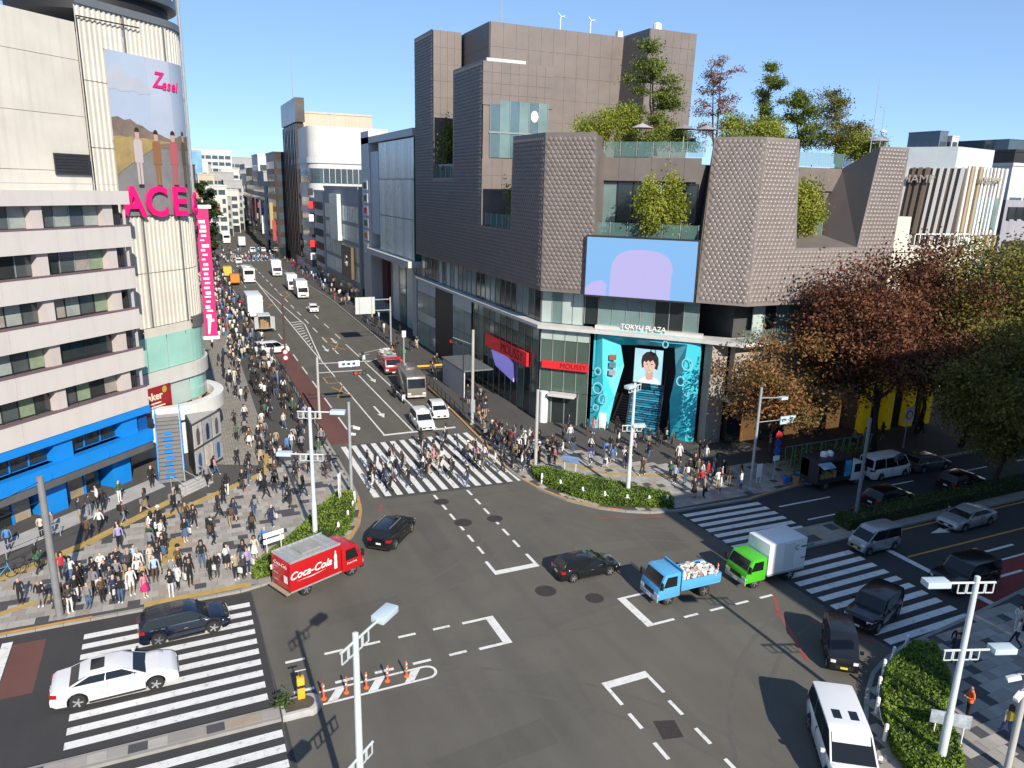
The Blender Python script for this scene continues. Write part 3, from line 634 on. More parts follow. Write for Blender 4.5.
# video screen on the chamfer
scr=wthing('video_screen','large outdoor video screen showing a lilac dome on pale blue','screen',(37.3,55.5,12.8))
A=Vector((33.75,58.95,0)); B=Vector((40.75,51.95,0)); nn=Vector((-.7071,-.7071,0)); du=(B-A).normalized()
MB().slab([A+Vector((0,0,12.7)),B+Vector((0,0,12.7)),B+Vector((0,0,18.12)),A+Vector((0,0,18.12))],nn*.35).build('housing',DARKM,scr)
SB=M('screen_blue',(.02,.02,.02),.5); SL=M('screen_lilac',(.02,.02,.02),.5); SL2=M('screen_lilac_deep',(.02,.02,.02),.5)
for _m,_c in ((SB,(.20,.44,.78)),(SL,(.46,.42,.75)),(SL2,(.33,.29,.64))):
    _q=_m.node_tree.nodes['Principled BSDF']; _q.inputs['Emission Color'].default_value=(*_c,1); _q.inputs['Emission Strength'].default_value=.85
def onscr(pts,off): return [A+du*(.12+u*9.66)+nn*(.35+off)+Vector((0,0,12.85+v*5.12)) for u,v in pts]
MB().poly(onscr([(0,0),(1,0),(1,1),(0,1)],.01)).build('picture',SB,scr)
dome=[(.23,0),(.79,0)]+[(.79,.42)]+[(.52+.28*math.copysign(abs(math.cos(R(a)))**.75,math.cos(R(a))),.44+.38*math.sin(R(a))**.8) for a in range(5,176,10)]+[(.235,.42)]
MB().poly(onscr(dome,.016)).build('picture_shape',SL,scr)
MB().poly(onscr([(0,0),(.20,0),(.205,.2),(.15,.27),(.06,.22),(0,.12)],.016)).build('picture_shape',SL,scr)
# glass storeys below
MB().prism([(31.9,101),(31.9,62.8),(34.6,60.3),(37.6,63.3),(44.6,56.0),(44.5,51.2),(58,51.2),(60,101)],0.13,12.8).build('core',M('shop_core',(.06,.062,.06),.7,.3,.6),tp)
def glazing(a,b,z0,z1,n,mats,parent=tp,th=.06,name='pane',post=True):
    a=Vector((*a,0));b=Vector((*b,0)); d=(b-a).normalized(); nn=Vector((d.y,-d.x,0))
    for i in range(n):
        p=a.lerp(b,i/n+.004);q=a.lerp(b,(i+1)/n-.004)
        MB().slab([p+Vector((0,0,z0)),q+Vector((0,0,z0)),q+Vector((0,0,z1)),p+Vector((0,0,z1))],nn*th).build(name,mats[(i*7+i//3)%len(mats)],parent)
    if post:
        for i in range(n+1):
            p=a.lerp(b,i/n)+nn*(th+.03); MB().tube([p+Vector((0,0,z0)),p+Vector((0,0,z1))],.045,4).build('mullion',MULL,parent)
glazing((31.6,101),(31.6,80.3),9.7,12.75,14,[G_TEAL,G_PALE,G_DARK,G_TEAL,G_GREEN])
glazing((31.6,80.2),(31.6,63.2),9.7,12.75,12,[G_DARK,G_GREEN,G_TEAL,G_DARK])
glazing((31.6,63.1),(34.4,60.1),9.7,12.75,4,[G_PALE,G_TEAL])
glazing((34.5,60.0),(41.8,52.6),9.9,12.75,8,[G_DARK,G_TEAL,G_TEAL,G_TEAL])
glazing((46,50.6),(58,50.6),9.6,12.7,9,[G_PALE,G_PALE,G_TEAL,G_DARK])
MB().prism([(30.55,101.2),(30.55,61.85),(34.6,57.8),(41.2,51.3),(43.4,48.6),(58,48.6),(58,51.2),(44.5,51.0),(35,59.7),(31.8,62.9),(31.8,101.2)],9.3,9.62).build('ledge',LEDGE,tp)
balustrade((43.6,48.8),(57.9,48.8),9.62,1.1,9)
glazing((31.2,79.9),(31.2,62.6),0.14,7.9,11,[G_DARK,G_GREEN,G_DARK]); glazing((31.2,79.9),(31.2,62.6),7.95,9.3,11,[G_GREEN,G_TEAL])
glazing((31.15,62.2),(34.5,58.8),3.3,8.2,4,[G_GREEN]); glazing((31.15,62.2),(34.5,58.8),8.25,9.3,4,[G_PALE])
glazing((31.15,62.2),(32.0,61.35),0.14,3.25,1,[G_GREEN]); glazing((33.9,59.45),(34.5,58.8),0.14,3.25,1,[G_GREEN]); glazing((32.05,61.3),(33.85,59.5),0.14,2.9,2,[G_DARK])
mb=MB(Matrix.Translation((32.7,60.3,2.95))@Matrix.Rotation(R(-45),4,'Z')); mb.box(-1.3,1.3,-.75,.15,0,.3); mb.build('canopy',LEDGE,tp)
MB().lathe([(.42,0.1),(.42,3.2)],18,0,(31.35,61.6,0)).build('column',WHITE,tp,smooth=40)
# banded glass box at the far end
for z0,z1,m in ((.2,3.6,G_TEAL),(3.65,5.0,G_PALE),(5.05,7.7,G_TEAL),(7.75,9.3,M('pale_panel',(.5,.52,.55),.4,.08,.8))):
    glazing((30.95,101),(30.95,93.2),z0,z1,3,[m],post=False); 
    glazing((30.95,86.4),(31.0,80.2),z0,z1,3,[m if z0!=3.65 else G_TEAL],post=False)
MB().box(30.88,31.2,86.5,93.1,.2,9.25).build('black_panel',M('panel_black',(.02,.02,.021),.5),tp)
# red shop signs
def sign(name,label,a,b,z0,z1,mat,txt,tmat,size,out=.25,n=None,cat='sign'):
    a=Vector((*a,0));b=Vector((*b,0)); d=(b-a).normalized(); nn=Vector((d.y,-d.x,0))
    t=wthing(name,label,cat,((a.x+b.x)/2,(a.y+b.y)/2,z0))
    MB().slab([a+nn*.1+Vector((0,0,z0)),b+nn*.1+Vector((0,0,z0)),b+nn*.1+Vector((0,0,z1)),a+nn*.1+Vector((0,0,z1))],nn*out).build('board',mat,t)
    if txt:
        for s,u,sz in txt: text('lettering',s,sz,tmat,face_T(a.lerp(b,u)+Vector((0,0,(z0+z1)/2)),d,.1+out+.01),t)
    return t
SRED=M('sign_red',(.62,.02,.025),.45,emit=.12); INK=M('ink_dark',(.12,.01,.012),.6)
sign('shop_sign','long red shop sign with dark letters on the street side glass',(31.1,75.2),(31.1,64.5),5.0,6.35,SRED,[('MOUSSY',.66,1.5)],INK,1)
sign('shop_sign','slim red shop sign with dark letters over the corner entrance',(31.25,61.9),(34.45,58.65),5.55,6.25,SRED,[('MOUSSY',.68,.68)],INK,1)
lil=wthing('window_display','lilac display panel in the street side shop window','display',(31,70.6,3))
MB().slab([(31.0,73.8,4.8),(31.0,72.6,3.3),(31.0,67.8,2.6),(31.0,68.1,4.5),(31.0,69.5,4.95)],(-.12,0,0)).build('panel',M('lilac',(.35,.30,.85),.4,emit=.25),lil)
# ---- turquoise faceted portal
TQ=[M('turq_a',(.05,.50,.60),.35),M('turq_b',(.09,.56,.66),.35),M('turq_c',(.03,.40,.50),.35),M('turq_d',(.17,.62,.71),.35)]
po=wthing('entrance_portal','turquoise faceted entrance portal with white doodles','portal',(38.2,55.6,.13))
PA=Vector((35.15,58.85,.13)); PB=Vector((41.55,51.9,.13)); pu=(PB-PA).normalized(); PN=Vector((pu.y,-pu.x,0)); PL=(PB-PA).length
def pp(u,z,d=0): return PA+pu*(u*PL)+PN*d+Vector((0,0,z))
fac=[([pp(0,0),pp(.03,4.5,.1),pp(0.02,9.55),pp(.03,9.55,.3),pp(.05,4.5,.5),pp(.015,0,.3)],0)]
def tri(name,pts,m): MB().poly(pts).build('facet',TQ[m],po)
L=[pp(-.01,0,.2),pp(.0,4.8,.2),pp(.02,9.5,.2)]; Lm=[pp(.05,0,.55),pp(.13,3.2,.7),pp(.10,6.0,.6),pp(.08,8.9,.5)]; Li=[pp(.17,0,.0),pp(.215,3.0,-.3),pp(.285,6.1,-.5),pp(.245,8.1,-.3)]
for a in ([L[0],Lm[0],Lm[1],L[1]],[L[1],Lm[1],Lm[2]],[L[1],Lm[2],Lm[3],L[2]]): tri('f',a,0)
for i,a in enumerate(([Lm[0],Li[0],Li[1],Lm[1]],[Lm[1],Li[1],Lm[2]],[Li[1],Li[2],Lm[2]],[Lm[2],Li[2],Li[3],Lm[3]])): tri('f',a,(1,0,3,1)[i])
Tm=[Lm[3],pp(.35,8.95,.6),pp(.62,8.85,.55),pp(.9,8.9,.5)]; Ti=[Li[3],pp(.45,8.25,-.4),pp(.77,8.35,-.3)]; TT=[L[2],pp(.5,9.55,.2),pp(1.02,9.5,.2)]
for a,m in (([L[2],Lm[3],Tm[1],TT[1]],0),([TT[1],Tm[1],Tm[2]],0),([TT[1],Tm[2],Tm[3],TT[2]],0),([Lm[3],Ti[0],Ti[1],Tm[1]],2),([Tm[1],Ti[1],Tm[2]],2),([Tm[2],Ti[1],Ti[2],Tm[3]],2)): tri('f',a,m)
Rr=[pp(1.03,0,.2),pp(1.03,4.8,.2),TT[2]]; Rm=[pp(.96,0,.5),pp(.9,3.6,.65),pp(.88,6.2,.6),Tm[3]]; Ri=[pp(.80,0,0),pp(.76,3.4,-.4),pp(.8,6.0,-.3),Ti[2]]
for a,m in (([Rm[0],Rr[0],Rr[1],Rm[1]],0),([Rm[1],Rr[1],Rm[2]],0),([Rm[2],Rr[1],Rr[2],Rm[3]],0),([Ri[0],Rm[0],Rm[1],Ri[1]],2),([Ri[1],Rm[1],Rm[2]],2),([Ri[1],Rm[2],Ri[2]],1),([Ri[2],Rm[2],Rm[3],Ri[3]],3)): tri('f',a,m)
MB().slab([pp(-.01,9.5,.2),pp(1.02,9.5,.2),pp(1.02,9.5,-.6),pp(-.01,9.5,-.6)],(0,0,.3)).build('cap',LEDGE,po)
for u in (-.012,1.0): MB().slab([pp(u,0,.2),pp(u+.02,0,.2),pp(u+.02,9.5,.2),pp(u,9.5,.2)],PN*-.9).build('side_panel',TQ[0],po)
# white doodles printed on the facets
DOOD=M('doodle_white',(.22,.58,.66),.5)
def ringp(cx,cz,rx,rz,d,mat=DOOD,name='doodle',w_=.12):
    mb=MB(); n=14; o=[pp(cx+rx*math.cos(2*math.pi*i/n)/PL,cz+rz*math.sin(2*math.pi*i/n),d) for i in range(n)]; q=[pp(cx+(rx-w_)*math.cos(2*math.pi*i/n)/PL,cz+(rz-w_)*math.sin(2*math.pi*i/n),d) for i in range(n)]
    for i in range(n): mb.quad(o[i],o[(i+1)%n],q[(i+1)%n],q[i])
    mb.build(name,mat,po)
for cx,cz,r,d in ((.07,4.0,.5,.76),(.13,3.0,.45,.8),(.06,5.6,.35,.72),(.92,7.2,.5,.78),(.87,5.6,.4,.74),(.93,4.6,.3,.74),(.7,8.75,.3,.66),(.06,2.1,.3,.76)): ringp(cx,cz,r,r*1.15,d)
for i,c in enumerate(((.35,.10,.04),(.1,.2,.22),(.3,.33,.36))):
    MB().slab([pp(.165,6.75-i*.72,.42),pp(.225,6.75-i*.72,.3),pp(.225,7.25-i*.72,.3),pp(.165,7.25-i*.72,.42)],PN*.1).build('notice',M('notice%d'%i,c,.5,.3,4),po)
text('lettering','TOKYU PLAZA',.62,M('letter_white',(.8,.8,.78),.4),face_T(pp(.47,9.95,.35),pu),tp,.06)
# inside: dark hall, blue stair, portrait poster
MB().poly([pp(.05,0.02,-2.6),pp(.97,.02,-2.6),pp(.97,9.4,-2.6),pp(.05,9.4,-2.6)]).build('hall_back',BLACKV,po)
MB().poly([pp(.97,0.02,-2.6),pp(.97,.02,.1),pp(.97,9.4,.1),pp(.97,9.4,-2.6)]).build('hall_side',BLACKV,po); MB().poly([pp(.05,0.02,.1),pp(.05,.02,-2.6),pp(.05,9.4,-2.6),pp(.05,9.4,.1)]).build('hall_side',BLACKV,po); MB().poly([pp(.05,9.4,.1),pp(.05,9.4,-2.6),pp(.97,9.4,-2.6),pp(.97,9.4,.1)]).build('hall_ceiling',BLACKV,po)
for k in range(22):
    z=.05+k*.2; MB().slab([pp(.36,z,-.1-.08*k),pp(.66,z,-.1-.08*k),pp(.66,z+.13,-.1-.08*k),pp(.36,z+.13,-.1-.08*k)],PN*-.09).build('stair_step',M('stair_blue%d'%(k%3),((.03,.22,.34),(.02,.15,.26),(.06,.32,.45))[k%3],.4),po)
for u in (.35,.67,.76): MB().slab([pp(u,.1,0),pp(u+.012,.1,0),pp(u+.012,5.3,-1.9),pp(u,5.3,-1.9)],Vector((0,0,.5))).build('stair_rail',DARKM,po)
pos=wthing('portrait_poster','hanging poster with a dark-haired portrait inside the turquoise portal','poster',(38.1,55.2,4.6))
def pw(u,v,d): return pp(.385+.275*u,4.7+3.2*v,-.55+d)
MB().slab([pw(0,0,0),pw(1,0,0),pw(1,1,0),pw(0,1,0)],PN*-.08).build('backing',M('poster_blue',(.34,.58,.68),.5,.15,.8,emit=.12),pos)
def disc(cx,cz,rx,rz,d,m,name,a0=0,a1=360): MB().poly([pw(cx+rx*math.cos(R(a)),cz+rz*math.sin(R(a)),d) for a in range(a0,a1,18)]).build(name,m,pos)
SKINP=M('poster_skin',(.60,.41,.33),.6,.12,2.5,emit=.08); HAIRP=M('poster_hair',(.02,.014,.012),.6)
MB().poly([pw(.16,.0,.01),pw(.97,.0,.01),pw(.90,.13,.01),pw(.72,.20,.01),pw(.42,.20,.01),pw(.26,.13,.01)]).build('printed_shirt',WHITE,pos)
MB().poly([pw(.46,.40,.012),pw(.44,.14,.012),pw(.56,.09,.012),pw(.70,.14,.012),pw(.69,.42,.012)]).build('printed_neck',M('poster_skin_deep',(.50,.31,.25),.6,.15,3,emit=.08),pos)
MB().poly([pw(.56+x,.66+z,.014) for x,z in ((-.27,-.22),(-.31,-.02),(-.28,.14),(-.16,.25),(.02,.29),(.19,.24),(.29,.11),(.31,-.06),(.27,-.24),(.18,-.20),(-.18,-.18))]).build('printed_hair',HAIRP,pos)
MB().poly([pw(.545+.215*math.cos(R(a))*(1-.22*max(0,-math.sin(R(a)))),.55+.245*math.sin(R(a)),.017) for a in range(0,360,15)]).build('printed_face',SKINP,pos)
MB().poly([pw(.30,.56,.02),pw(.345,.66,.02),pw(.43,.61,.02),pw(.50,.68,.02),pw(.56,.63,.02),pw(.66,.70,.02),pw(.74,.60,.02),pw(.79,.54,.02),pw(.82,.76,.02),pw(.64,.90,.02),pw(.40,.88,.02),pw(.29,.74,.02)]).build('printed_fringe',HAIRP,pos)
for x,z in ((.455,.565),(.635,.57)): disc(x,z,.045,.013,.022,HAIRP,'printed_eye')
MB().poly([pw(.535,.54,.022),pw(.52,.455,.022),pw(.56,.455,.022)]).build('printed_nose',M('poster_skin_deep'),pos)
disc(.54,.395,.055,.013,.022,M('lip',(.5,.22,.2),.6),'printed_mouth')
# street B frontage under the trees
STONE=streaked('beige_stone',(.36,.31,.26),.8,.15)
for i in range(8):
    x=43.9+i*1.75
    MB().box(x,x+1.72,49.9,50.5,5.0,9.25).build('stone_panel',STONE,tp)
    MB().box(x,x+1.6,50.0,50.2,.2,4.0).build('shop_window',[G_DARK,M('warm_window',(.5,.26,.1),.3,.5,.8,emit=.25),G_GREEN][i%3],tp)
MB().box(43.4,57.9,48.9,50.3,4.1,4.6).build('canopy',LEDGE,tp)
MB().box(42.0,43.7,50.6,51.6,.14,9.25).build('end_wall',STONE,tp)
# roof antennas and small turbines
def mast(x,y,z,h,parent,r=.05,mat=STEEL): MB().tube([(x,y,z),(x,y,z+h)],[r,r*.5],5).build('antenna_mast',mat,parent)
mast(36.5,86,40.2,3.6,tp,.12); mast(64.2,56.5,24.6,8.5,tp,.05); mast(66.0,57.0,24.6,6.2,tp,.05); MB().box(65.4,66.6,56.95,57.05,30.6,30.7).build('antenna_bar',STEEL,tp); MB().lathe([(.35,0),(.3,.12),(.05,.2)],12,0,(66.0,56.8,28.3)).build('dish',WHITE,tp)
for x in (44.2,48.3):
    mast(x,86,40.2,1.6,tp,.06,WHITE)
    for a in (0,120,240): MB().tube([(x,85.9,41.75),(x+.6*math.cos(R(a+15)),85.9,41.75+.6*math.sin(R(a+15)))],[.06,.02],4).build('turbine_blade',WHITE,tp)
    MB().tube([(x,85.9,41.75),(x+.7,86.3,41.75)],.07,5).build('turbine_tail',WHITE,tp)
MB().lathe([(.5,0),(.5,.7),(.2,.9)],10,0,(54.2,80.5,40.3)).build('roof_unit',WHITE,tp); MB().box(52.2,52.9,86,86.6,40.2,41).build('roof_unit',WHITE,tp)
# ================================================================== LEFT CORNER BUILDINGS
BEIGE=streaked('beige_concrete',(.56,.52,.49),.75,.08,.04); BEIGE2=streaked('beige_pier',(.52,.46,.43),.75,.12); RAILP=M('rail_mauve',(.16,.10,.12),.6,.1,2)
BLUE=M('shop_blue',(.008,.22,.66),.4,.06,1.0); GREYF=M('fascia_grey',(.10,.10,.105),.6,.15,1)
D44=Vector((math.sin(R(44)),math.cos(R(44)),0)); N44=Vector((D44.y,-D44.x,0)); C0=Vector((-2.65,59.35,0))
def bp(s,z,o=0): return C0-D44*s+N44*o+Vector((0,0,z))
be=wthing('office_building','beige banded office building over the bright blue shopfront','building',(-8,53,0.1))
def bslab(name,s0,s1,z0,z1,o0,o1,mat,parent=be,bev=0):
    return MB().slab([bp(s1,z0,o0),bp(s0,z0,o0),bp(s0,z1,o0),bp(s1,z1,o0)],N44*(o1-o0)).build(name,mat,parent,bevel=bev)
bslab('core',-.1,34,5.6,20.4,-7,-1.0,M('interior_dim',(.10,.10,.095),.8,.3,.6))
CURT=[M('curtain_pale',(.30,.33,.30),.35,.2,1.5),M('curtain_green',(.22,.28,.18),.4,.2,2.0),M('curtain_beige',(.30,.27,.23),.5,.2,2.0),glassm('office_glass',(.07,.085,.085),.08,.3,.4),glassm('office_glass_dark',(.03,.035,.035),.06,.3,.4)]
for fi,zb in enumerate((18.8,15.9,13.0,10.1,7.2)):
    for k,(s0,s1) in enumerate(((-.02,2.2),(2.22,5.7),(5.72,9.8),(9.82,14),(14.02,19),(19.02,24))): bslab('band_panel',s0,s1,zb-1.42,zb,-.45,0,BEIGE)
    bslab('rail',-.02,24,zb+.005,zb+.09,-.35,.03,RAILP)
    bslab('slab',0,24,zb-.3,zb-.15,-1,-.45,BEIGE2)
    for g in range(4):
        s=1.1+5.25*g
        bslab('pier',s,s+.75,zb,zb+1.5,-1.0,-.28,BEIGE2)
        for p in range(4):
            a=s+.8+p*1.11
            m=CURT[(fi*3+g*2+p*(1 if fi<2 else 2)+(3 if fi<2 else 0))%5 if fi!=3 or g!=0 else 4]
            if fi==0: m=CURT[3 if p%2 else 0]
            bslab('window_pane',a,a+1.05,zb+.1,zb+1.46,-.85,-.8,m)
            bslab('window_frame',a+1.055,a+1.105,zb+.09,zb+1.47,-.86,-.74,DARKM if fi>1 else MULL)
    for j in range(3): bslab('stored_item',.2+.26*j,.38+.26*j,zb+.1,zb+.75+.2*((fi+j)%3),-.9,-.7,DARKM)
    bslab('end_post',-.02,.1,zb,zb+1.5,-.5,-.35,BEIGE2)
bslab('parapet',-.1,24,20.26,21.15,-1.2,.05,BEIGE); bslab('roof_slab',-.1,24,21.0,21.12,-7,-1.25,CONC)
for s in range(1,24,3): MB().tube([bp(s,21.15,-.6),bp(s,21.6,-.6)],.02,4).build('roof_rail_post',STEEL,be)
MB().tube([bp(0,21.58,-.6),bp(23,21.58,-.6)],.02,4).build('roof_rail',STEEL,be)
# blue shop
bs=wthing('blue_shop','bright blue two-storey shopfront with dark windows and grey fascia','shop',(-7,54.5,.13))
bslab('upper_fascia',-.05,24,5.22,5.74,-.6,.05,BLUE,bs); bslab('sill_band',-.05,24,3.0,3.9,-.5,.12,BLUE,bs)
bslab('soffit_band',-.05,24,2.42,2.98,-.5,.02,GREYF,bs); bslab('upper_wall',-.05,24,3.9,5.22,-1.5,-1.0,BLUE,bs); bslab('back_wall',-.05,24,.1,5.6,-4,-2.4,M('shop_inside',(.035,.03,.028),.8,.4,1.2),bs)
for g in range(4):
    s=1.0+5.4*g
    bslab('column',s,s+1.35,3.9,5.22,-1.0,-.25,BLUE,bs)
    for p in range(3): bslab('window_pane',s+1.45+p*1.3,s+2.7+p*1.3,4.05,5.15,-.98,-.9,G_DARK,bs); bslab('window_frame',s+2.7+p*1.3,s+2.76+p*1.3,4.0,5.2,-.98,-.82,BLUE,bs)
    bslab('column',s+.3,s+1.9,.1,2.45,-2.4,-1.0,BLUE,bs)
    for p in range(2): bslab('shop_window',s+2.3+p*1.35,s+3.5+p*1.35,.15,2.3,-2.0,-1.95,[G_DARK,M('shop_warm',(.30,.24,.17),.4,.5,1.0)][(g+p)%2],bs); bslab('window_frame',s+3.5+p*1.35,s+3.6+p*1.35,.1,2.42,-2.0,-1.85,BLUE,bs)
for s in (4,8.5,12.5): bslab('bracket',s,s+.1,3.1,3.45,.12,.2,BLUE,bs)
bslab('side_screen',-.05,.7,3.9,5.1,-.5,-.4,M('blue_glass',(.01,.09,.32),.1,spec=.8),bs)
# stair with blue lettering on its risers
st=wthing('outdoor_stair','narrow outdoor stair with blue letters painted up its risers','stair',(-1.6,58.6,.1))
for i in range(16):
    y=57.6+.2*i; z=.13+.26*(i+1)
    MB().box(-2.35,-.75,y,y+.26,z-.24,z).build('step',M('stair_grey',(.17,.165,.16),.8,.15,2),st)
for x in (-2.42,-.72): MB().slab([(x,57.5,.1),(x,60.8,4.3),(x,60.8,5.2),(x,57.5,1.0)],(.06,0,0)).build('side_panel',STEEL if x>-1 else BLUE,st)
for x in (-2.42,-.69): MB().slab([(x,57.5,1.0),(x,60.8,5.2),(x,60.8,5.32),(x,57.5,1.12)],(.08,0,0)).build('handrail',BLUE,st)
MB().box(-2.5,-.6,60.8,61.6,4.1,4.3).build('landing',CONC,st)
for k in range(8):
    z=.66+.26*1.5*k; y=57.6+.2*1.5*k
    MB().box(-1.95+.1*(k%2),-1.25-.08*(k%3),y-.012,y-.004+.19,z-.18,z+.0).build('blue_letter_block',BLUE,st)
# ------------------------------------------------ white corrugated corner tower with the billboard
CREAM=streaked('cream_wall',(.60,.56,.485),.7,.12); CORR=streaked('corrugated_cream',(.57,.535,.46),.6,.14); GREYM=M('grey_metal',(.20,.21,.21),.45,.12,1,metal=.4)
AC=Vector((-2.84,70.03,0)); ARR=4.5
def apath(step,s0=0.0,s1=17.0):
    """outline: s=0 at the smooth/corrugated seam, then straight, then round the corner"""
    out=[]; s=s0
    S0=Vector((-4.8,61.52,0)); Ls=(Vector((.4,66.9,0))-S0).length
    while s<=s1+1e-6:
        if s<=Ls: p=S0+D44*s; nn=N44
        else:
            a=R(-44)+(s-Ls)/ARR
            if a<=R(70): nn=Vector((math.cos(a),math.sin(a),0)); p=AC+nn*ARR
            else: break
        out.append((p,nn,s)); s+=step
    return out
ac=wthing('billboard_tower','cream corrugated corner tower carrying the tall billboard and pink letters','building',(-4,70,.1))
def strip(name,s0,s1,z0,z1,off,mat,parent=ac,step=.5,th=None):
    P=apath((s1-s0)/max(1,round((s1-s0)/step)),s0,s1); mb=MB()
    for (a,na,_),(b,nb,_) in zip(P,P[1:]):
        mb.quad(a+na*off+Vector((0,0,z0)),b+nb*off+Vector((0,0,z0)),b+nb*off+Vector((0,0,z1)),a+na*off+Vector((0,0,z1)))
        mb.quad(a+na*off+Vector((0,0,z1)),b+nb*off+Vector((0,0,z1)),b+nb*(off-.3)+Vector((0,0,z1)),a+na*(off-.3)+Vector((0,0,z1)))
        mb.quad(b+nb*off+Vector((0,0,z0)),a+na*off+Vector((0,0,z0)),a+na*(off-.3)+Vector((0,0,z0)),b+nb*(off-.3)+Vector((0,0,z0)))
    return mb.build(name,mat,parent,smooth=30)
S0=Vector((-4.8,61.52,0))
for z0,z1 in ((20.0,22.4),(22.43,26.0),(26.03,29.6),(29.63,32.0)):
    MB().slab([S0-D44*27+Vector((0,0,z0)),S0-D44*.03+Vector((0,0,z0)),S0-D44*.03+Vector((0,0,z1)),S0-D44*27+Vector((0,0,z1))],-N44*.4).build('wall_panel',CREAM,ac)
MB().prism([tuple((S0-D44*28-N44*.3)[:2]),tuple((S0-N44*.3)[:2])]+[tuple((p-n_*.35)[:2]) for p,n_,_ in apath(1.0)]+[(-6,80),(-24,60)],.1,31.5).build('core',CREAM,ac)
def corrugated(s0,s1,z0,z1):
    mb=MB(); P=apath(.07,s0,s1); pts=[]
    for i,(p,nn,s) in enumerate(P): pts.append(p+nn*(.09 if (i//3)%2 else .0))
    for a,b in zip(pts,pts[1:]): mb.quad(a+Vector((0,0,z0)),b+Vector((0,0,z0)),b+Vector((0,0,z1)),a+Vector((0,0,z1)))
    mb.build('corrugated_sheet',CORR,ac)
for s0,s1 in ((.05,3.9),(3.95,7.6),(7.7,10.3),(10.4,12.6),(12.7,15.6)):
    for z0,z1 in ((10.7,14.9),(14.95,19.4),(19.45,24),(24.05,28.4),(28.45,33.2)): corrugated(s0,s1,z0,z1)
for s in (3.92,7.65,10.35,12.65): strip('joint_cover',s-.09,s+.09,10.7,33.3,.16,GREYM,step=.2)
strip('parapet_cap',0,16,33.2,33.7,.2,GREYM); strip('metal_band',8.0,16,10.0,10.95,.25,GREYM); strip('corrugated_sheet',3,8,9.9,10.65,.1,CORR)
for k in range(7): strip('curved_glass_pane',1.0+2.1*k,3.05+2.1*k,7.2,9.95,.12,M('glass_mint',(.32,.58,.50),.12,.1,.4,spec=.7))
strip('white_ring',0,16,5.95,7.15,.3,LEDGE)
for k in range(7): strip('curved_glass_pane',1.0+2.1*k,3.05+2.1*k,3.9,5.9,.05,[G_PALE,M('glass_mint',(0,0,0))][k%2])
MB().box(-4.5,-2.5,60.6,60.9,22.4,23.8)
vent=wthing('roof_vent','dark louvred vent in the cream wall above the office roof','vent',(-6.1,60.2,22.2)); 
for k in range(7): MB().slab([S0-D44*2.9+N44*.06+Vector((0,0,22.15+.2*k)),S0-D44*.15+N44*.06+Vector((0,0,22.15+.2*k)),S0-D44*.15+N44*.06+Vector((0,0,22.32+.2*k)),S0-D44*2.9+N44*.06+Vector((0,0,22.32+.2*k))],N44*.12).build('louvre',DARKM,vent)
MB().tube([S0+N44*.2+Vector((0,0,20.5)),S0+N44*.2+Vector((0,0,32.4))],.04,5).build('conduit',DARKM,ac); MB().tube([S0+N44*.2+Vector((0,0,32.4)),S0+D44*5.2+N44*.3+Vector((0,0,32.6))],.05,5).build('conduit',DARKM,ac)
MB().tube([AC+Vector((ARR+.25,.6,20)),AC+Vector((ARR+.25,.6,38))],.12,8).build('pipe',STEEL,ac)
# drum on the roof
dr=wthing('roof_drum','grey cylindrical rooftop sign drum above the billboard','sign drum',(-4.4,70,33.8))
MB().lathe([(6.0,34.6),(6.15,34.7),(6.15,42)],64,0,(-4.4,70.0,0)).build('drum',M('drum_grey',(.14,.155,.165),.35,.2,.4,metal=.5),dr,smooth=40)
MB().lathe([(5.5,33.4),(5.5,34.6)],48,0,(-4.4,70,0)).build('shadow_gap',BLACKV,dr,smooth=40)
def ondrum(a,z,r=6.2): return Vector((-4.4+r*math.cos(R(a)),70+r*math.sin(R(a)),z))
GRN=M('logo_green',(.10,.40,.06),.4)
for a0,z0,rr,m in ((-38,36.6,.85,GRN),(-47.5,37.6,.7,M('logo_lime',(.3,.6,.08),.4))):
    MB().poly([ondrum(a0+rr*9.3*math.cos(R(t)),z0+rr*math.sin(R(t))) for t in range(0,360,24)]).build('round_letter',m,dr)
for a0,z0 in ((-20,35.6),(-20,36.3)): MB().poly([ondrum(a0,z0),ondrum(a0+8,z0),ondrum(a0+8,z0+.3),ondrum(a0,z0+.3)]).build('letter_bar',WHITE,dr)
MB().poly([ondrum(-21,35.2),ondrum(-18,35.2),ondrum(-18,37),ondrum(-21,37)]).build('letter_bar',WHITE,dr)
# billboard print, wrapped round the corner
bb=wthing('billboard','tall billboard of four suited men on a desert road','billboard',(0,66,19.3))
b0,b1=1.95,9.7
SKYB=[M('print_sky%d'%i,c,.5,.06,.3) for i,c in enumerate(((.40,.47,.58),(.43,.48,.58),(.36,.43,.54)))]
zt=lambda u:31.6-.25*u
def bstrip(name,u0,u1,z0,z1,off,mat): return strip(name,b0+(b1-b0)*u0,b0+(b1-b0)*u1,z0,z1,off,mat,bb,.3)
for i,(u0,u1) in enumerate(((0,.47),(.472,.76),(.762,1))): bstrip('printed_sky',u0,u1,24.6,30.7,.22,SKYB[i])
bstrip('printed_road',0,1,19.3,24.6,.22,M('print_road',(.21,.205,.20),.6,.15,1.0))
def bpoly(name,pts,off,mat):
    P=[]
    for u,z in pts:
        q=apath(1,b0+(b1-b0)*u,b0+(b1-b0)*u+.01)[0]; P.append(q[0]+q[1]*off+Vector((0,0,z)))
    return MB().poly(P).build(name,mat,bb)
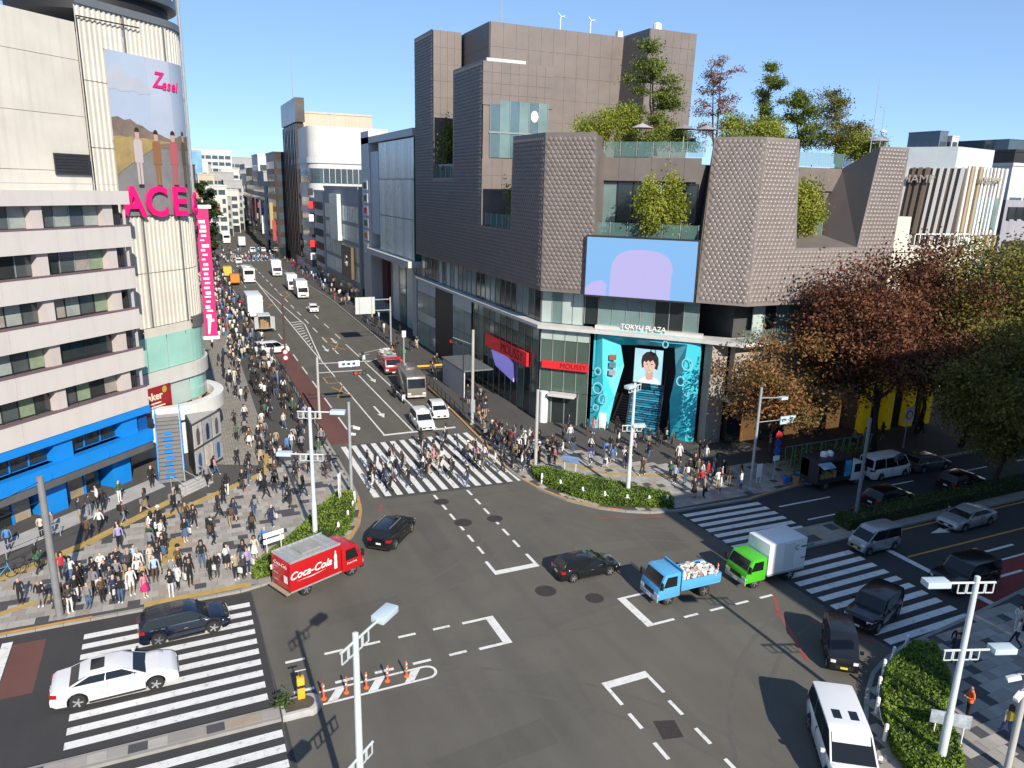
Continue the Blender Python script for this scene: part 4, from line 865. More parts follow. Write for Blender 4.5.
def bcols(name,us,lo,hi,off,mat):
    mb=MB()
    for k in range(len(us)-1):
        P=[]
        for u,z in ((us[k],lo[k]),(us[k+1],lo[k+1]),(us[k+1],hi[k+1]),(us[k],hi[k])):
            q=apath(1,b0+(b1-b0)*u,b0+(b1-b0)*u+.01)[0]; P.append(q[0]+q[1]*off+Vector((0,0,z)))
        mb.poly(P)
    mb.build(name,mat,bb)
us=[i/14 for i in range(15)]
bcols('printed_cloud',us[:8],[28.0,28.2,28.0,28.1,28.2,28.0,28.1,28.2],[29.2,29.7,29.9,29.4,29.0,29.2,28.8,28.4],.235,M('print_cloud',(.44,.46,.52),.6,.05,.5))
hills=[26.2,26.3,26.1,26.2,25.9,25.8,25.5,25.4,25.3,25.1,25.0,25.2,25.4,25.3,25.4]
bcols('printed_hills',us,[24.3]*15,hills,.24,M('print_hills',(.20,.15,.12),.7,.3,1.2))
bcols('printed_field',us[:11],[22.2,22.6,22.9,23.2,23.5,23.8,24.1,24.4,24.6,24.7,24.7],[24.9,25.0,24.9,25.0,24.9,24.95,24.9,24.9,24.85,24.8,24.75],.255,M('print_field',(.34,.25,.10),.7,.3,1.0))
for u,c,zz in ((.27,(.50,.42,.42),21.55),(.50,(.26,.12,.05),21.5),(.72,(.42,.10,.12),21.55),(.87,(.12,.08,.05),21.6)):
    m=M('print_suit%.2f'%u,c,.7); wv=.045 if u<.8 else .03; mk=M('print_hairs',(.03,.02,.02),.7); fs=M('print_skin',(.5,.33,.26),.7); H_=4.0-.9*u*.3
    bpoly('printed_legs',[(u-wv*.7,zz),(u-.006,zz),(u-.004,zz+1.7),(u+.004,zz+1.7),(u+.006,zz),(u+wv*.7,zz),(u+wv*.8,zz+2.0),(u-wv*.8,zz+2.0)],.27,m)
    bpoly('printed_jacket',[(u-wv*1.1,zz+1.6),(u+wv*1.1,zz+1.6),(u+wv*1.15,zz+3.1),(u+wv*.5,zz+3.35),(u-wv*.5,zz+3.35),(u-wv*1.15,zz+3.1)],.28,m)
    bpoly('printed_face',[(u-wv*.5,zz+3.3),(u+wv*.5,zz+3.3),(u+wv*.65,zz+3.95),(u-wv*.65,zz+3.95)],.29,fs); bpoly('printed_hair',[(u-wv*.68,zz+3.78),(u+wv*.68,zz+3.78),(u+wv*.55,zz+4.0),(u+wv*.2,zz+4.1),(u-wv*.2,zz+4.1),(u-wv*.55,zz+4.0)],.295,mk)
    bpoly('printed_shoes',[(u-wv*.75,zz-.15),(u+wv*.75,zz-.15),(u+wv*.7,zz+.05),(u-wv*.7,zz+.05)],.29,mk)
PINK=M('letter_pink',(.80,.01,.18),.45)
def btext(s,u,z,size,mat,parent,depth=.1,off=.3,sx=1,shear=0,bold=0):
    q=apath(1,b0+(b1-b0)*u,b0+(b1-b0)*u+.01)[0]; return text('lettering',s,size,mat,face_T(q[0]+Vector((0,0,z)),(-q[1].y,q[1].x),off),parent,depth,sx=sx,shear=shear,bold=bold)
for ch,u in (('Z',.58),('e',.66),('s',.72),('e',.78),('i',.83)): btext(ch,u,29.2-(0 if ch=='Z' else .25),1.6 if ch=='Z' else 1.1,PINK,bb,.01,.3,.9,.3,.02)
for ch,u in (('A',.13),('C',.42),('E',.72),('6',1.0)): btext(ch,u,20.2 if ch!='6' else 20.0,3.1 if ch!='6' else 2.4,PINK,ac,.08,.42,1.05,0,.07)
# pink vertical banner
bn=wthing('street_banner','tall magenta banner with white characters projecting from the cream tower','banner',(2.6,72.5,8)); MAG=M('banner_magenta',(.50,.008,.14),.6,.08,1.0)
MB().box(2.0,3.05,72.5,72.58,8.2,19.6).build('cloth',MAG,bn); MB().box(1.7,3.3,72.45,72.62,19.6,19.9).build('top_bar',WHITE,bn); MB().box(1.7,3.2,72.45,72.62,7.9,8.2).build('bottom_bar',WHITE,bn)
for i in range(22):
    z=18.6-.42*i; k=rnd.uniform(.12,.32); x=2.2+.1*(i%2)
    MB().box(x,x+rnd.uniform(.3,.6),72.485,72.5,z-k,z).build('character_stroke',WHITE,bn)
MB().slab([(2.25,72.48,8.4),(2.4,72.48,8.4),(2.65,72.48,9.9),(2.3,72.48,9.9)],(0,.015,0)).build('character_stroke',WHITE,bn)
# bakery sign
q=apath(1,3.0,3.01)[0]
bk=wthing('bakery_sign','dark red bakery sign with cream lettering on the mint glass','sign',(-2.4,64,3.9)); T_=face_T(q[0]+Vector((0,0,4.95)),D44,.5)
mb=MB(T_); mb.box(-1.7,1.7,-1.15,1.1,-.1,0); mb.build('board',M('sign_maroon',(.26,.012,.015),.5,.1,1),bk)
text('lettering','Baker',.85,M('cream_ink',(.75,.66,.5),.5),T_@Matrix.Translation((-.2,.35,.02)),bk,.01,bold=.02)
for k,(a,b) in enumerate(((-1.1,.6),(-.9,1.0),(-.8,.5))): 
    mb=MB(T_); mb.box(a,b,-.25-.28*k,-.15-.28*k,0,.015); mb.build('small_print_line',M('cream_ink',(0,0,0)),bk)
mb=MB(T_); mb.poly([(1.05+.24*math.cos(R(a)),.75+.28*math.sin(R(a)),.015) for a in range(0,360,24)]); mb.build('round_emblem',M('emblem_olive',(.4,.33,.06),.5),bk)
# white terrace ring
tr=wthing('terrace_ring','white curved terrace ring projecting over the pavement','terrace',(-2.2,68.5,.1))
def arcwall(c,r0,r1,z0,z1,a0,a1,name,mat,n=36):
    o=circ(*c,r1,a0,a1,n); i=circ(*c,r0,a0,a1,n); mb=MB()
    for k in range(n): mb.prism([o[k],o[k+1],i[k+1],i[k]],z0,z1)
    return mb.build(name,mat,tr,smooth=35)
arcwall((-2.4,68.3),4.6,5.4,3.2,4.35,-130,60,'ring_parapet',streaked('ring_white',(.70,.69,.66),.6,.1)); arcwall((-2.4,68.3),0.5,4.6,3.1,3.5,-130,60,'terrace_floor',M('timber_floor',(.24,.16,.10),.7,.2,3)); arcwall((-2.4,68.3),4.0,4.75,.1,3.1,-130,60,'base_wall',streaked('ring_white',(0,0,0)) if False else M('ring_white'))
for k in range(6):
    a=R(-70+20*k); MB().box(-2.4+3.4*math.cos(a)-.2,-2.4+3.4*math.cos(a)+.2,68.3+3.4*math.sin(a)-.2,68.3+3.4*math.sin(a)+.2,3.5,4.0).build('chair',M('cafe_chair',(.3,.24,.18),.6),tr)
# poster kiosk
ki=wthing('poster_kiosk','wedge-shaped poster kiosk showing six fashion photos','kiosk',(1.0,60,.13))
ka,kb,kc=Vector((.1,57.95,0)),Vector((2.25,61.4,0)),Vector((-.3,60.9,0))
MB().prism([tuple(ka[:2]),tuple(kb[:2]),tuple(kc[:2])],.13,4.3).build('body',M('kiosk_dark',(.05,.05,.05),.5),ki); MB().prism([tuple((ka+Vector((.02,.2,0)))[:2]),tuple((kb-Vector((.2,.1,0)))[:2]),tuple((kc+Vector((.1,-.02,0)))[:2])],4.3,4.36).build('top',M('kiosk_top',(.4,.38,.36),.6),ki)
kd=(kb-ka).normalized(); kn=Vector((kd.y,-kd.x,0)); KL=(kb-ka).length
for i in range(3):
    for j in range(2):
        T_=face_T(ka+kd*(KL*(i+.5)/3)+Vector((0,0,1.3+2.0*j)),kd,.02); w_=KL/6-.08
        mb=MB(T_); mb.box(-w_,w_,-.9,.9,0,.05); p_=mb.build('poster',M('poster_grey%d'%((i+j)%3),((.42,.42,.41),(.52,.5,.47),(.33,.35,.36))[(i+j)%3],.4,.2,1.5),ki)
        mb=MB(T_); mb.poly([(-w_*.35,-.75,.06),(w_*.3,-.75,.06),(w_*.4,.1,.06),(w_*.25,.5,.06),(0,.62,.06),(-w_*.3,.5,.06),(-w_*.45,.05,.06)]); mb.build('printed_figure',M('print_fig%d'%((i*2+j)%4),((.03,.10,.28),(.10,.09,.09),(.5,.42,.36),(.02,.03,.08))[(i*2+j)%4],.5),ki)
        mb=MB(T_); mb.poly([(.14*math.cos(R(a)),.68+.13*math.sin(R(a)),.065) for a in range(0,360,40)]); mb.build('printed_head',M('print_skin',(.5,.33,.26)),ki)

# ================================================================== GENERIC BLOCKS DOWN THE STREET
def block(name,label,x0,x1,y0,y1,h,wall,winm,fh=3.4,bands=True,faces='WS',wh=.55,group=None,bay=2.6,cap=True,z0=.1):
    t=wthing(name,label,'building',((x0+x1)/2,(y0+y1)/2,z0),group)
    MB().box(x0,x1,y0,y1,z0,h).build('wall',wall,t)
    if cap: MB().box(x0-.15,x1+.15,y0-.15,y1+.15,h,h+.5).build('parapet',wall,t)
    nf=max(1,int((h-3.8)/fh))
    for f in range(nf):
        za=4.2+f*fh; zb=za+fh*wh
        for fc in faces:
            if fc=='S': a,b,L=Vector((x0+.4,y0,0)),Vector((x1-.4,y0,0)),x1-x0-.8; nn=Vector((0,-1,0))
            elif fc=='W': a,b,L=Vector((x0,y1-.4,0)),Vector((x0,y0+.4,0)),y1-y0-.8; nn=Vector((-1,0,0))
            else: a,b,L=Vector((x1,y0+.4,0)),Vector((x1,y1-.4,0)),y1-y0-.8; nn=Vector((1,0,0))
            n=max(1,int(L/bay))
            if bands=='band': n=1
            for i in range(n):
                p=a.lerp(b,(i+.08)/n);q=a.lerp(b,(i+.92)/n)
                MB().slab([p+Vector((0,0,za)),q+Vector((0,0,za)),q+Vector((0,0,zb)),p+Vector((0,0,zb))],nn*.05).build('window',winm,t)
    for fc in faces:   # shopfront
        if fc=='S': a,b,nn=Vector((x0+.3,y0,0)),Vector((x1-.3,y0,0)),Vector((0,-1,0))
        elif fc=='W': a,b,nn=Vector((x0,y1-.3,0)),Vector((x0,y0+.3,0)),Vector((-1,0,0))
        else: a,b,nn=Vector((x1,y0+.3,0)),Vector((x1,y1-.3,0)),Vector((1,0,0))
        MB().slab([a+Vector((0,0,.2)),b+Vector((0,0,.2)),b+Vector((0,0,3.2)),a+Vector((0,0,3.2))],nn*.06).build('shopfront',G_DARK,t)
    return t
OFFW=streaked('off_white_wall',(.54,.53,.51),.6,.12); GREYC=streaked('grey_wall',(.34,.34,.34),.75,.15); TAN=streaked('tan_wall',(.5,.43,.33),.75,.15); DKB=M('dark_brown_metal',(.055,.043,.04),.4,.2,.4,metal=.4); WINB=glassm('window_blue',(.06,.085,.10),.08)
# glass-fronted store next to the shopping centre
gs=wthing('glass_store','translucent glass-fronted store with a white pier of small shop logos','building',(38,118,0.1))
MB().box(33.5,60,103.2,134,.1,28.6).build('volume',OFFW,gs); MB().box(31.0,33.6,128.5,134,.1,30.6).build('white_pier',OFFW,gs); MB().box(31,60,103.2,134,28.6,29.6).build('roof_edge',OFFW,gs)
GTR=[glassm('glass_frost%d'%i,c,.3,.12,.3) for i,c in enumerate(((.62,.70,.67),(.70,.76,.73),(.52,.60,.57)))]
for i in range(12):
    y=103.6+1.62*i
    for z0,z1 in ((11.6,17.2),(17.3,22.8),(22.9,28.4)): MB().box(31.3,31.4,y,y+1.56,z0,z1).build('glass_panel',GTR[(i*5+int(z0))%3],gs)
MB().box(31.25,33.5,123.2,128.4,14,27.2).build('recess_panel',M('pale_recess',(.52,.55,.58),.5,.05,.5),gs)
MB().box(31.2,33.6,103.3,103.5,11.5,28.5).build('glass_return',M('glass_emerald',(.03,.12,.09),.08,spec=.8),gs)
MB().box(30.2,33.6,103.3,128.3,10.6,11.5).build('canopy',LEDGE,gs)
for k,c in enumerate(((.03,.03,.03),(.05,.05,.06),(.5,.02,.05),(.02,.12,.06),(.65,.15,.03),(.6,.6,.6))):
    MB().box(30.85,30.99,129.6,132.6,21.0-2.1*k,22.6-2.1*k).build('logo_plate',WHITE,gs); MB().box(30.78,30.85,130.1,132.1,21.3-2.1*k,22.3-2.1*k).build('logo',M('logo_%d'%k,c,.5),gs)
for y,z0,z1,m in ((125.0,2.2,9.8,M('poster_dark_red',(.10,.012,.012),.4,.5,.4)),(104.5,6.2,8.8,SRED),(104.5,3,5.8,M('shop_brown',(.15,.09,.06),.5,.3,.6)),(107.2,3,8.8,OFFW),(110,.3,9.9,GTR[0]),(114,.3,9.9,G_TEAL),(118,.3,9.9,GTR[1])):
    MB().box(32.9,33.45,y,y+(2.4 if y<110 else 3.4),z0,z1).build('shop_panel',m,gs)
MB().box(31.6,32.0,104.0,106,.3,9.5).build('shop_totem',OFFW,gs)
# white round-cornered block
wb=wthing('white_block','white round-cornered block with dark ribbon windows','building',(45,160,.1))
rc=[(31,215),(31,190)]+[(34-3*math.cos(R(a)),190-3*math.sin(R(a))) for a in range(15,91,15)]+[(50,187),(50,215)]
MB().prism(rc,.1,35).build('wall',OFFW,wb,smooth=30)
def ring_of(z0,z1,mat,name,off=.08):
    rr=[(31-off,215),(31-off,190)]+[(34-(3+off)*math.cos(R(a)),190-(3+off)*math.sin(R(a))) for a in range(15,91,15)]+[(50,187-off)]
    mb=MB()
    for a,b in zip(rr,rr[1:]): mb.quad((*a,z0),(*b,z0),(*b,z1),(*a,z1))
    mb.build(name,mat,wb,smooth=30)
ring_of(22.0,25.4,WINB,'ribbon_window'); ring_of(26.6,27.9,M('rail_pale',(.5,.52,.52),.5),'balustrade',.3)
for k in range(5): ring_of(16.4-3.6*k,18.6-3.6*k,WINB,'ribbon_window')
for k in range(12): MB().box(34+1.4*k,34.12+1.4*k,186.7,186.95,22.0,25.4).build('mullion',OFFW,wb)
fb=block('glazed_shop_block','blue-grey glazed shop block in front of the white round-cornered block',31,46,137,170,21,GREYC,GTR[2],3.6,faces='WS',bay=2.2,wh=.8)
MB().box(30.2,30.95,141,150,4.5,10.5).build('shop_sign_bay',M('bay_brown',(.14,.10,.06),.5,.2,.6),fb)
MB().box(30.1,30.95,152,160,11,20).build('glass_bay',GTR[0],fb)
text('lettering','G',3.0,WHITE,face_T((30.15,145.5,7.5),(0,-1,0)),fb,.05)
for k in range(6):
    sg=thing('blade_sign',['white','red','black'][k%3]+' small blade sign '+['lowest','second','third','fourth','fifth','topmost'][k]+' up the checkered block','sign',(30.4,184.2,4.2+3.0*k)); MB().box(-.6,.55,-.15,.15,0,1.6).build('panel',[WHITE,SRED,DARKM][k%3],sg); MB().box(.55,.75,-.05,.05,.6,.8).build('bracket',STEEL,sg)
# dark ribbed tower
dt=wthing('dark_ribbed_tower','tall dark brown tower with vertical ribs and a blank head','building',(40,212,.1))
MB().box(31.2,32.6,203.4,228.6,.1,36.3).build('shaft',DKB,dt); MB().box(30.6,32.9,203,229,36.8,42.6).build('head',M('bronze_head',(.12,.10,.085),.3,.2,.3,metal=.5),dt); MB().box(31,32.5,203.6,228.4,36.3,36.8).build('gap',BLACKV,dt)
for i in range(9): MB().box(30.5,31.25,203.6+2.8*i,204.6+2.8*i,3,36.3).build('rib',M('rib_bronze',(.13,.09,.085),.3,.2,.4,metal=.6) if i%2 else DKB,dt)
MB().tube([(33.5,225,40),(33.5,225,58)],[.16,.05],5).build('antenna_mast',STEEL,dt)
block('rear_block','wide tan block with a gridded blank parapet behind the white block',35,54,219,229,40.3,TAN,WINB,faces='S',bay=3.2)
block('checker_block','narrow block of alternating black and white panels beside the white block',31,34.5,172,183,20,OFFW,BLACKV,3.0,faces='WS',bay=2.2)
names=['pale grey shop block with small windows','dark shop block with narrow windows','tan shop block with square windows','off-white shop block with ribbon windows']
ws=[GREYC,DKB,TAN,OFFW]
spec=[(28.5,40,233,252,30,1),(29,42,266,285,25,0),(29.5,44,286,306,31,3),(30.5,44,307,330,22,2),(31.5,46,331,356,27,1),(33,48,357,380,20,0),(34,50,381,410,25,3),(36,56,411,440,30,0),(39,60,441,480,24,2)]
place=['right after the dark ribbed tower','two doors past the dark tower','three doors past the dark tower','four doors past the dark tower','five doors past the dark tower','six doors past the dark tower','seven doors past the dark tower','eight doors past the dark tower','nine doors past the dark tower']
for i,(x0,x1,y0,y1,h,k) in enumerate(spec):
    block('shop_block',names[k]+', '+place[i],x0,x1,y0,y1,h,ws[k],WINB,3.6,faces='WS',bay=3.2,group='shop blocks down the right side of the street')
    SG=[M('sg%d'%q,c,.5,emit=.05) for q,c in enumerate(((.32,.05,.05),(.6,.6,.58),(.36,.27,.12),(.10,.13,.2),(.04,.04,.04)))]
    for q in range(2+i%2):
        sg=thing('blade_sign',['red','white','orange','blue','black'][(i+q*2)%5]+' vertical blade sign '+['low ','high ','tallest '][q]+'on the shop block '+place[i],'sign',(x0-.6,y0+3+5*q,5+2*q),0)
        MB().box(-.5,.5,-.15,.15,0,6+3*(q%2)).build('panel',SG[(i+q*2)%5],sg); MB().box(.5,.75,-.05,.05,1,1.2).build('bracket',STEEL,sg)
lspec=[(-20,2.3,93,128,30.5,3,'cream flat-fronted block behind the cream tower'),(-18,3.2,130,160,22,0,'grey shop block past the cream flat-fronted block'),(-18,4.0,162,200,26,2,'tan shop block before the tall roadside tree'),
 (-16,6.5,262,300,33,2,'tan blank-walled block behind the tall roadside tree'),(-14,9.5,305,330,27,1,'dark shop block with sign boards past the tree'),(-10,13,335,365,33,0,'grey block with the big sky-blue poster'),(-6,17,370,400,30,3,'off-white shop block below the blue poster block'),(0,20,405,440,29,0,'grey office block near the end of the street'),(14,37,505,540,39.5,3,'tall off-white block closing the left end of the street'),(42.5,53,496,520,31.5,0,'slim pale grey tower standing in front of the station'),(37.5,110,545,575,37,0,'long grey viaduct-like block on the skyline')]
for i,(x0,x1,y0,y1,h,k,lab) in enumerate(lspec):
    block('street_block',lab,x0,x1,y0,y1,h,ws[k],WINB,3.8,faces='SE',bay=3.4,group=None)
for i,(x,y,w_,h,k) in enumerate(((15,300,9,20,3),(19,330,8,15,0),(13.5,318,6,24,2),(23,352,9,18,3),(27,372,8,22,0),(21,390,10,14,2),(31,402,8,19,3),(26,425,11,26,0),(37,446,9,17,2),(33,470,10,28,3),(45,470,12,23,0))):
    block('far_shop_block','low '+['grey','dark','tan','off-white'][k]+' block at the street end, '+['first','second','third','fourth','fifth','sixth','seventh','eighth','ninth','tenth','last'][i]+' going away',x-w_/2,x+w_/2,y,y+10,h,ws[k],WINB,3.2,faces='SW',bay=2.4,group='tangle of low blocks at the street end')
    if i%2==0:
        sg=thing('roof_sign',['white','dark','tan'][(i//2)%3]+' roof sign over the '+['first','third','fifth','seventh','ninth','last'][i//2]+' low block at the street end','sign',(x,y-.5,h*.45)); MB().box(-w_*.3,w_*.3,-.2,.2,0,h*.35).build('panel',[OFFW,DKB,TAN][(i//2)%3],sg); MB().box(-w_*.2,w_*.2,-.26,-.2,h*.08,h*.25).build('picture',M('sgp%d'%i,((.3,.1,.08),(.1,.2,.3),(.4,.4,.38))[(i//2)%3],.5,.3,.5),sg)
pb=wthing('roof_poster','sky-blue advertising poster on the grey block down the street','poster',(10,334.6,24)); MB().box(5.5,13.2,334.5,334.9,22,33).build('panel',M('poster_sky',(.16,.35,.62),.5,.3,.3),pb)
for k,(x,y,z,c,lab) in enumerate(((9.8,304.5,14,(.03,.03,.03),'black square billboard with a salmon picture down the street'),(13.6,334.2,12,(.7,.7,.7),'white square billboard with a black letter down the street'),(17.3,369,13,(.12,.13,.10),'dark olive billboard below the white one down the street'))):
    g_=thing('street_billboard',lab,'billboard',(x,y,z)); MB().box(-2.5,2.5,-.3,0,0,7).build('panel',M('sb%d'%k,c,.5),g_); MB().box(-1.4,1.4,-.36,-.3,1.5,5).build('picture',M('sbp%d'%k,((.5,.2,.15),(.03,.03,.03),(.14,.15,.12))[k],.5,.2,.5),g_)
# ================================================================== RIGHT SIDE BEYOND THE TREES
def polyblock(name,label,cat,poly,h,mat,z0=.1):
    t=wthing(name,label,cat,(sum(p[0] for p in poly)/len(poly),sum(p[1] for p in poly)/len(poly),z0)); MB().prism(poly,z0,h).build('wall',mat,t); return t
lc=polyblock('striped_boutique','boutique building wrapped in slanting brown, gold and white strips','building',[(86.3,62),(97.3,64.2),(99,84),(79.5,76)],25.5,M('lc_brown',(.13,.10,.08),.5,.15,.6))
STR=[M('strip_white',(.70,.69,.66),.5),M('strip_gold',(.50,.38,.20),.45,metal=.2),M('strip_bronze',(.19,.145,.11),.45)]
def strips(A,B,n,z0,z1,mats,lean):
    A=Vector((*A,0));B=Vector((*B,0)); d=(B-A).normalized(); nn=Vector((d.y,-d.x,0))
    for i in range(n):
        a=(i+.15)/n+rnd.uniform(-.1,.1)/n; b=a+rnd.uniform(.35,.6)/n; p=A.lerp(B,a);q=A.lerp(B,b); sh=d*lean
        MB().slab([p+Vector((0,0,z0)),q+Vector((0,0,z0)),q+sh+Vector((0,0,z1)),p+sh+Vector((0,0,z1))],nn*rnd.uniform(.12,.3)).build('facade_strip',mats[rnd.randrange(len(mats))],lc)
strips((79.7,75.7),(86.2,62.2),20,17.6,25.6,[STR[0],STR[2],STR[0]],.5); strips((79.7,75.7),(86.2,62.2),13,8,17.5,[STR[0],STR[2],STR[0]],.8)
strips((86.4,62.05),(97.2,64.2),11,17.6,25.8,[STR[0],STR[1],STR[0]],.35); strips((86.4,62.05),(97.2,64.2),11,8,17.5,[STR[1],STR[0]],.5)
for z0,z1 in ((13,16.4),(18.3,22.2)):
    for k in range(5):
        a=Vector((89.5,62.64,0)).lerp(Vector((96.5,64.04,0)),k/5+.02); b=Vector((89.5,62.64,0)).lerp(Vector((96.5,64.04,0)),(k+1)/5-.02)
        MB().slab([a+Vector((0,0,z0)),b+Vector((0,0,z0)),b+Vector((0,0,z1)),a+Vector((0,0,z1))],Vector((.03,-.1,0))).build('window',G_TEAL,lc)
MB().prism([(80.6,73.5),(86.2,63.2),(95.5,65.0),(96,76),(83,77)],25.5,28.0).build('penthouse',M('penthouse_frost',(.55,.60,.62),.3,.08,.4),lc)
text('lettering','LONGCHAMP',1.35,M('lc_letter',(.45,.40,.33),.4),face_T((83.2,68.4,24.2),(6.5,-13.5,0),.45),lc,.08); text('lettering','LONGCHAMP',1.05,M('lc_letter',(0,0,0)),face_T((92.2,63.2,24.2),(10.8,2.15,0),.45),lc,.08,sx=.85)
low=polyblock('low_annex','low cream annex with roof railing between the boutique and the shopping centre','building',[(69,57),(84.5,57),(84.5,61.5),(69,66)],16.3,streaked('annex_cream',(.62,.58,.5),.7,.1))
MB().box(69,84.5,56.8,57.05,16.3,17.0).build('parapet',streaked('annex_cream2',(.6,.56,.48),.7,.1),low)
for k in range(12): MB().box(74+k*.8,74.1+k*.8,57.6,57.7,16.3,18.2).build('rail_post',WHITE,low)
MB().box(74,83,57.6,57.7,18.1,18.2).build('rail',WHITE,low); MB().box(70,73,57.6,60,16.3,20).build('roof_hut',M('annex_cream'),low)
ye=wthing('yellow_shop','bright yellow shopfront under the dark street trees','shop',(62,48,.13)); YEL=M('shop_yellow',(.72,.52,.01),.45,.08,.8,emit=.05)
MB().box(58.3,68,48.6,56,.13,9).build('volume',M('shop_dim',(.1,.09,.07),.7),ye)
for x in (58.3,61.3,64.3,66.8): MB().box(x,x+1.0,47.9,48.6,.13,6.6).build('yellow_pier',YEL,ye)
MB().box(58.3,68,47.8,48.6,4.6,6.7).build('yellow_fascia',YEL,ye)
for x in (59.4,62.4,65.4): MB().box(x,x+1.4,48.3,48.55,.15,4.5).build('door',G_DARK,ye)
gb=polyblock('grey_tower','violet-grey panelled block with small square windows beside the boutique','building',[(101,66),(118,70),(118,90),(101,88)],22,streaked('violet_grey',(.33,.32,.36),.7,.12))
for i in range(5):
    for j in range(4): MB().box(102+i*2.6,103.2+i*2.6,65.95+.62*i,66.4+.62*i,6+4.5*j,7.6+4.5*j).build('window',G_DARK,gb)
for i,(x0,x1,y0,y1,h,m,lab) in enumerate(((124,146,81,100,27.3,OFFW,'white gridded block at the edge behind the violet-grey block'),(150,185,98,120,31,DKB,'dark block with roof frames behind the white gridded block'),(112,115,101,106,33.4,GREYC,'small gridded tower peeping over the planted roof terrace'),(319.5,324,238,250,48.5,OFFW,'distant tower with a slate-blue half over the boutique penthouse'),(314,319.3,240,256,50.5,M('slate_glass',(.11,.14,.18),.2,.1,.2),'distant slate-blue tower over the boutique penthouse'),(333,345,221,250,47,WINB,'distant dark glass tower at the skyline past the boutique'))):
    block('distant_block',lab,x0,x1,y0,y1,h,m,WINB if m is not WINB else G_DARK,4,faces='WS',bay=3.5)
# unseen neighbours on the near side, added with heights set to shade the right-hand crossing
block('near_side_block','unseen grey office block on the near side of the wide avenue',30.2,38,-16,8,20,GREYC,WINB,faces='SW',bay=3)
block('near_side_block','unseen taller pale office block along the near side of the wide avenue',46.2,125,-16,8,28.5,OFFW,WINB,faces='SW',bay=4)
block('near_side_block','unseen tan office block between the grey and pale ones on the near side',38.2,46,-16,8,23.5,TAN,WINB,faces='S',bay=3)
# ================================================================== TREES
BARK=M('bark',(.055,.042,.032)); BARKD=M('bark_dark',(.035,.026,.022),.9,.3,5,bump=.5,bscale=12)
def tree(name,label,loc,h,r,leaf,nleaf,s=.3,trunk_r=.25,fork=.3,seed=1,flat=.75,group=None,clumps=26,bark=None,upright=0.0,trunks=1,part='tree'):
    rg=random.Random(seed); t=thing('tree' if name is None else name,label,'tree',loc,0,group)
    wood=MB(); tips=[]
    def limb(p,d,L,rad,lev):
        pts=[p]; q=p; dd=d
        for k in range(4):
            dd=(dd+Vector((rg.gauss(0,.14),rg.gauss(0,.14),rg.gauss(.05,.08)))).normalized(); q=q+dd*L/4; pts.append(q)
        wood.tube(pts,[rad*(1-.14*k) for k in range(5)],6 if lev<2 else 4,cap=lev>0)
        if lev>=2: tips.append(q); tips.append(pts[2]); return
        n=rg.choice((3,4)) if lev==0 else rg.choice((2,3))
        for i in range(n):
            a=2*math.pi*(i+rg.random()*.7)/n; tilt=rg.uniform(.45,.95)*(1-upright)
            side=Vector((math.cos(a),math.sin(a),0)); nd=(dd*math.cos(tilt)+side*math.sin(tilt)+Vector((0,0,.15))).normalized()
            limb(q if i else pts[3],nd,L*rg.uniform(.6,.85),rad*.55,lev+1)
    for k in range(trunks):
        a=rg.uniform(0,6.28); off=Vector((math.cos(a),math.sin(a),0))*(.2*(trunks>1))
        limb(off,(Vector((0,0,1))+off*.9*(trunks>1)).normalized(),h*fork,trunk_r,0)
    wood.build('trunk',bark or BARK,t,smooth=50)
    # crown: clumps spread through an irregular volume
    cz=h*(fork+(1-fork)*.5); rz=h*(1-fork)*.55; cl=[]
    for p in tips:
        if rg.random()<(.8 if name!='roof_tree' else .35): cl.append(p)
    while len(cl)<clumps:
        v=Vector((rg.gauss(0,1),rg.gauss(0,1),rg.gauss(0,1))).normalized()*(rg.random()**.45)
        cl.append(Vector((v.x*r*.9,v.y*r*.9,cz+v.z*rz)))
    crown=MB(); sz=[rg.uniform(.6,1.25) for _ in cl]; tot=sum(x*x for x in sz)
    for c,k in zip(cl,sz):
        # pull runaway tips into the crown volume
        e=Vector((c.x/r,c.y/r,(c.z-cz)/max(rz,.1)))
        if e.length>1: c=Vector((c.x/e.length,c.y/e.length,cz+(c.z-cz)/e.length))
        for i in range(int(nleaf*k*k/tot)):
            g3=Vector((rg.gauss(0,1),rg.gauss(0,1),rg.gauss(0,.62)))*k*r*.145
            leafquad(crown,c+g3,s*1.15)
    stuff(crown.build('crown',leaf,t)); return t
L_RED=leafmat('leaf_russet',[(.055,.026,.015),(.105,.043,.024),(.18,.072,.036),(.25,.12,.05)],.25)
L_RUST=leafmat('leaf_rust_green',[(.08,.075,.022),(.16,.11,.035),(.30,.14,.055),(.38,.19,.08)],.3)
L_OLIVE=leafmat('leaf_olive',[(.055,.06,.013),(.11,.11,.022),(.19,.17,.035),(.27,.22,.05)],.3)
L_GRN=leafmat('leaf_green',[(.05,.08,.014),(.11,.15,.024),(.20,.24,.04),(.28,.30,.07)],.3)
L_LIME=leafmat('leaf_lime',[(.10,.14,.018),(.20,.24,.03),(.33,.35,.05),(.44,.43,.09)],.35)
L_PINE=leafmat('leaf_dark',[(.012,.03,.008),(.025,.05,.012),(.05,.08,.02)],.1)
L_PINK=leafmat('leaf_pinkish',[(.12,.07,.04),(.22,.11,.07),(.32,.18,.12),(.2,.18,.06)],.3)
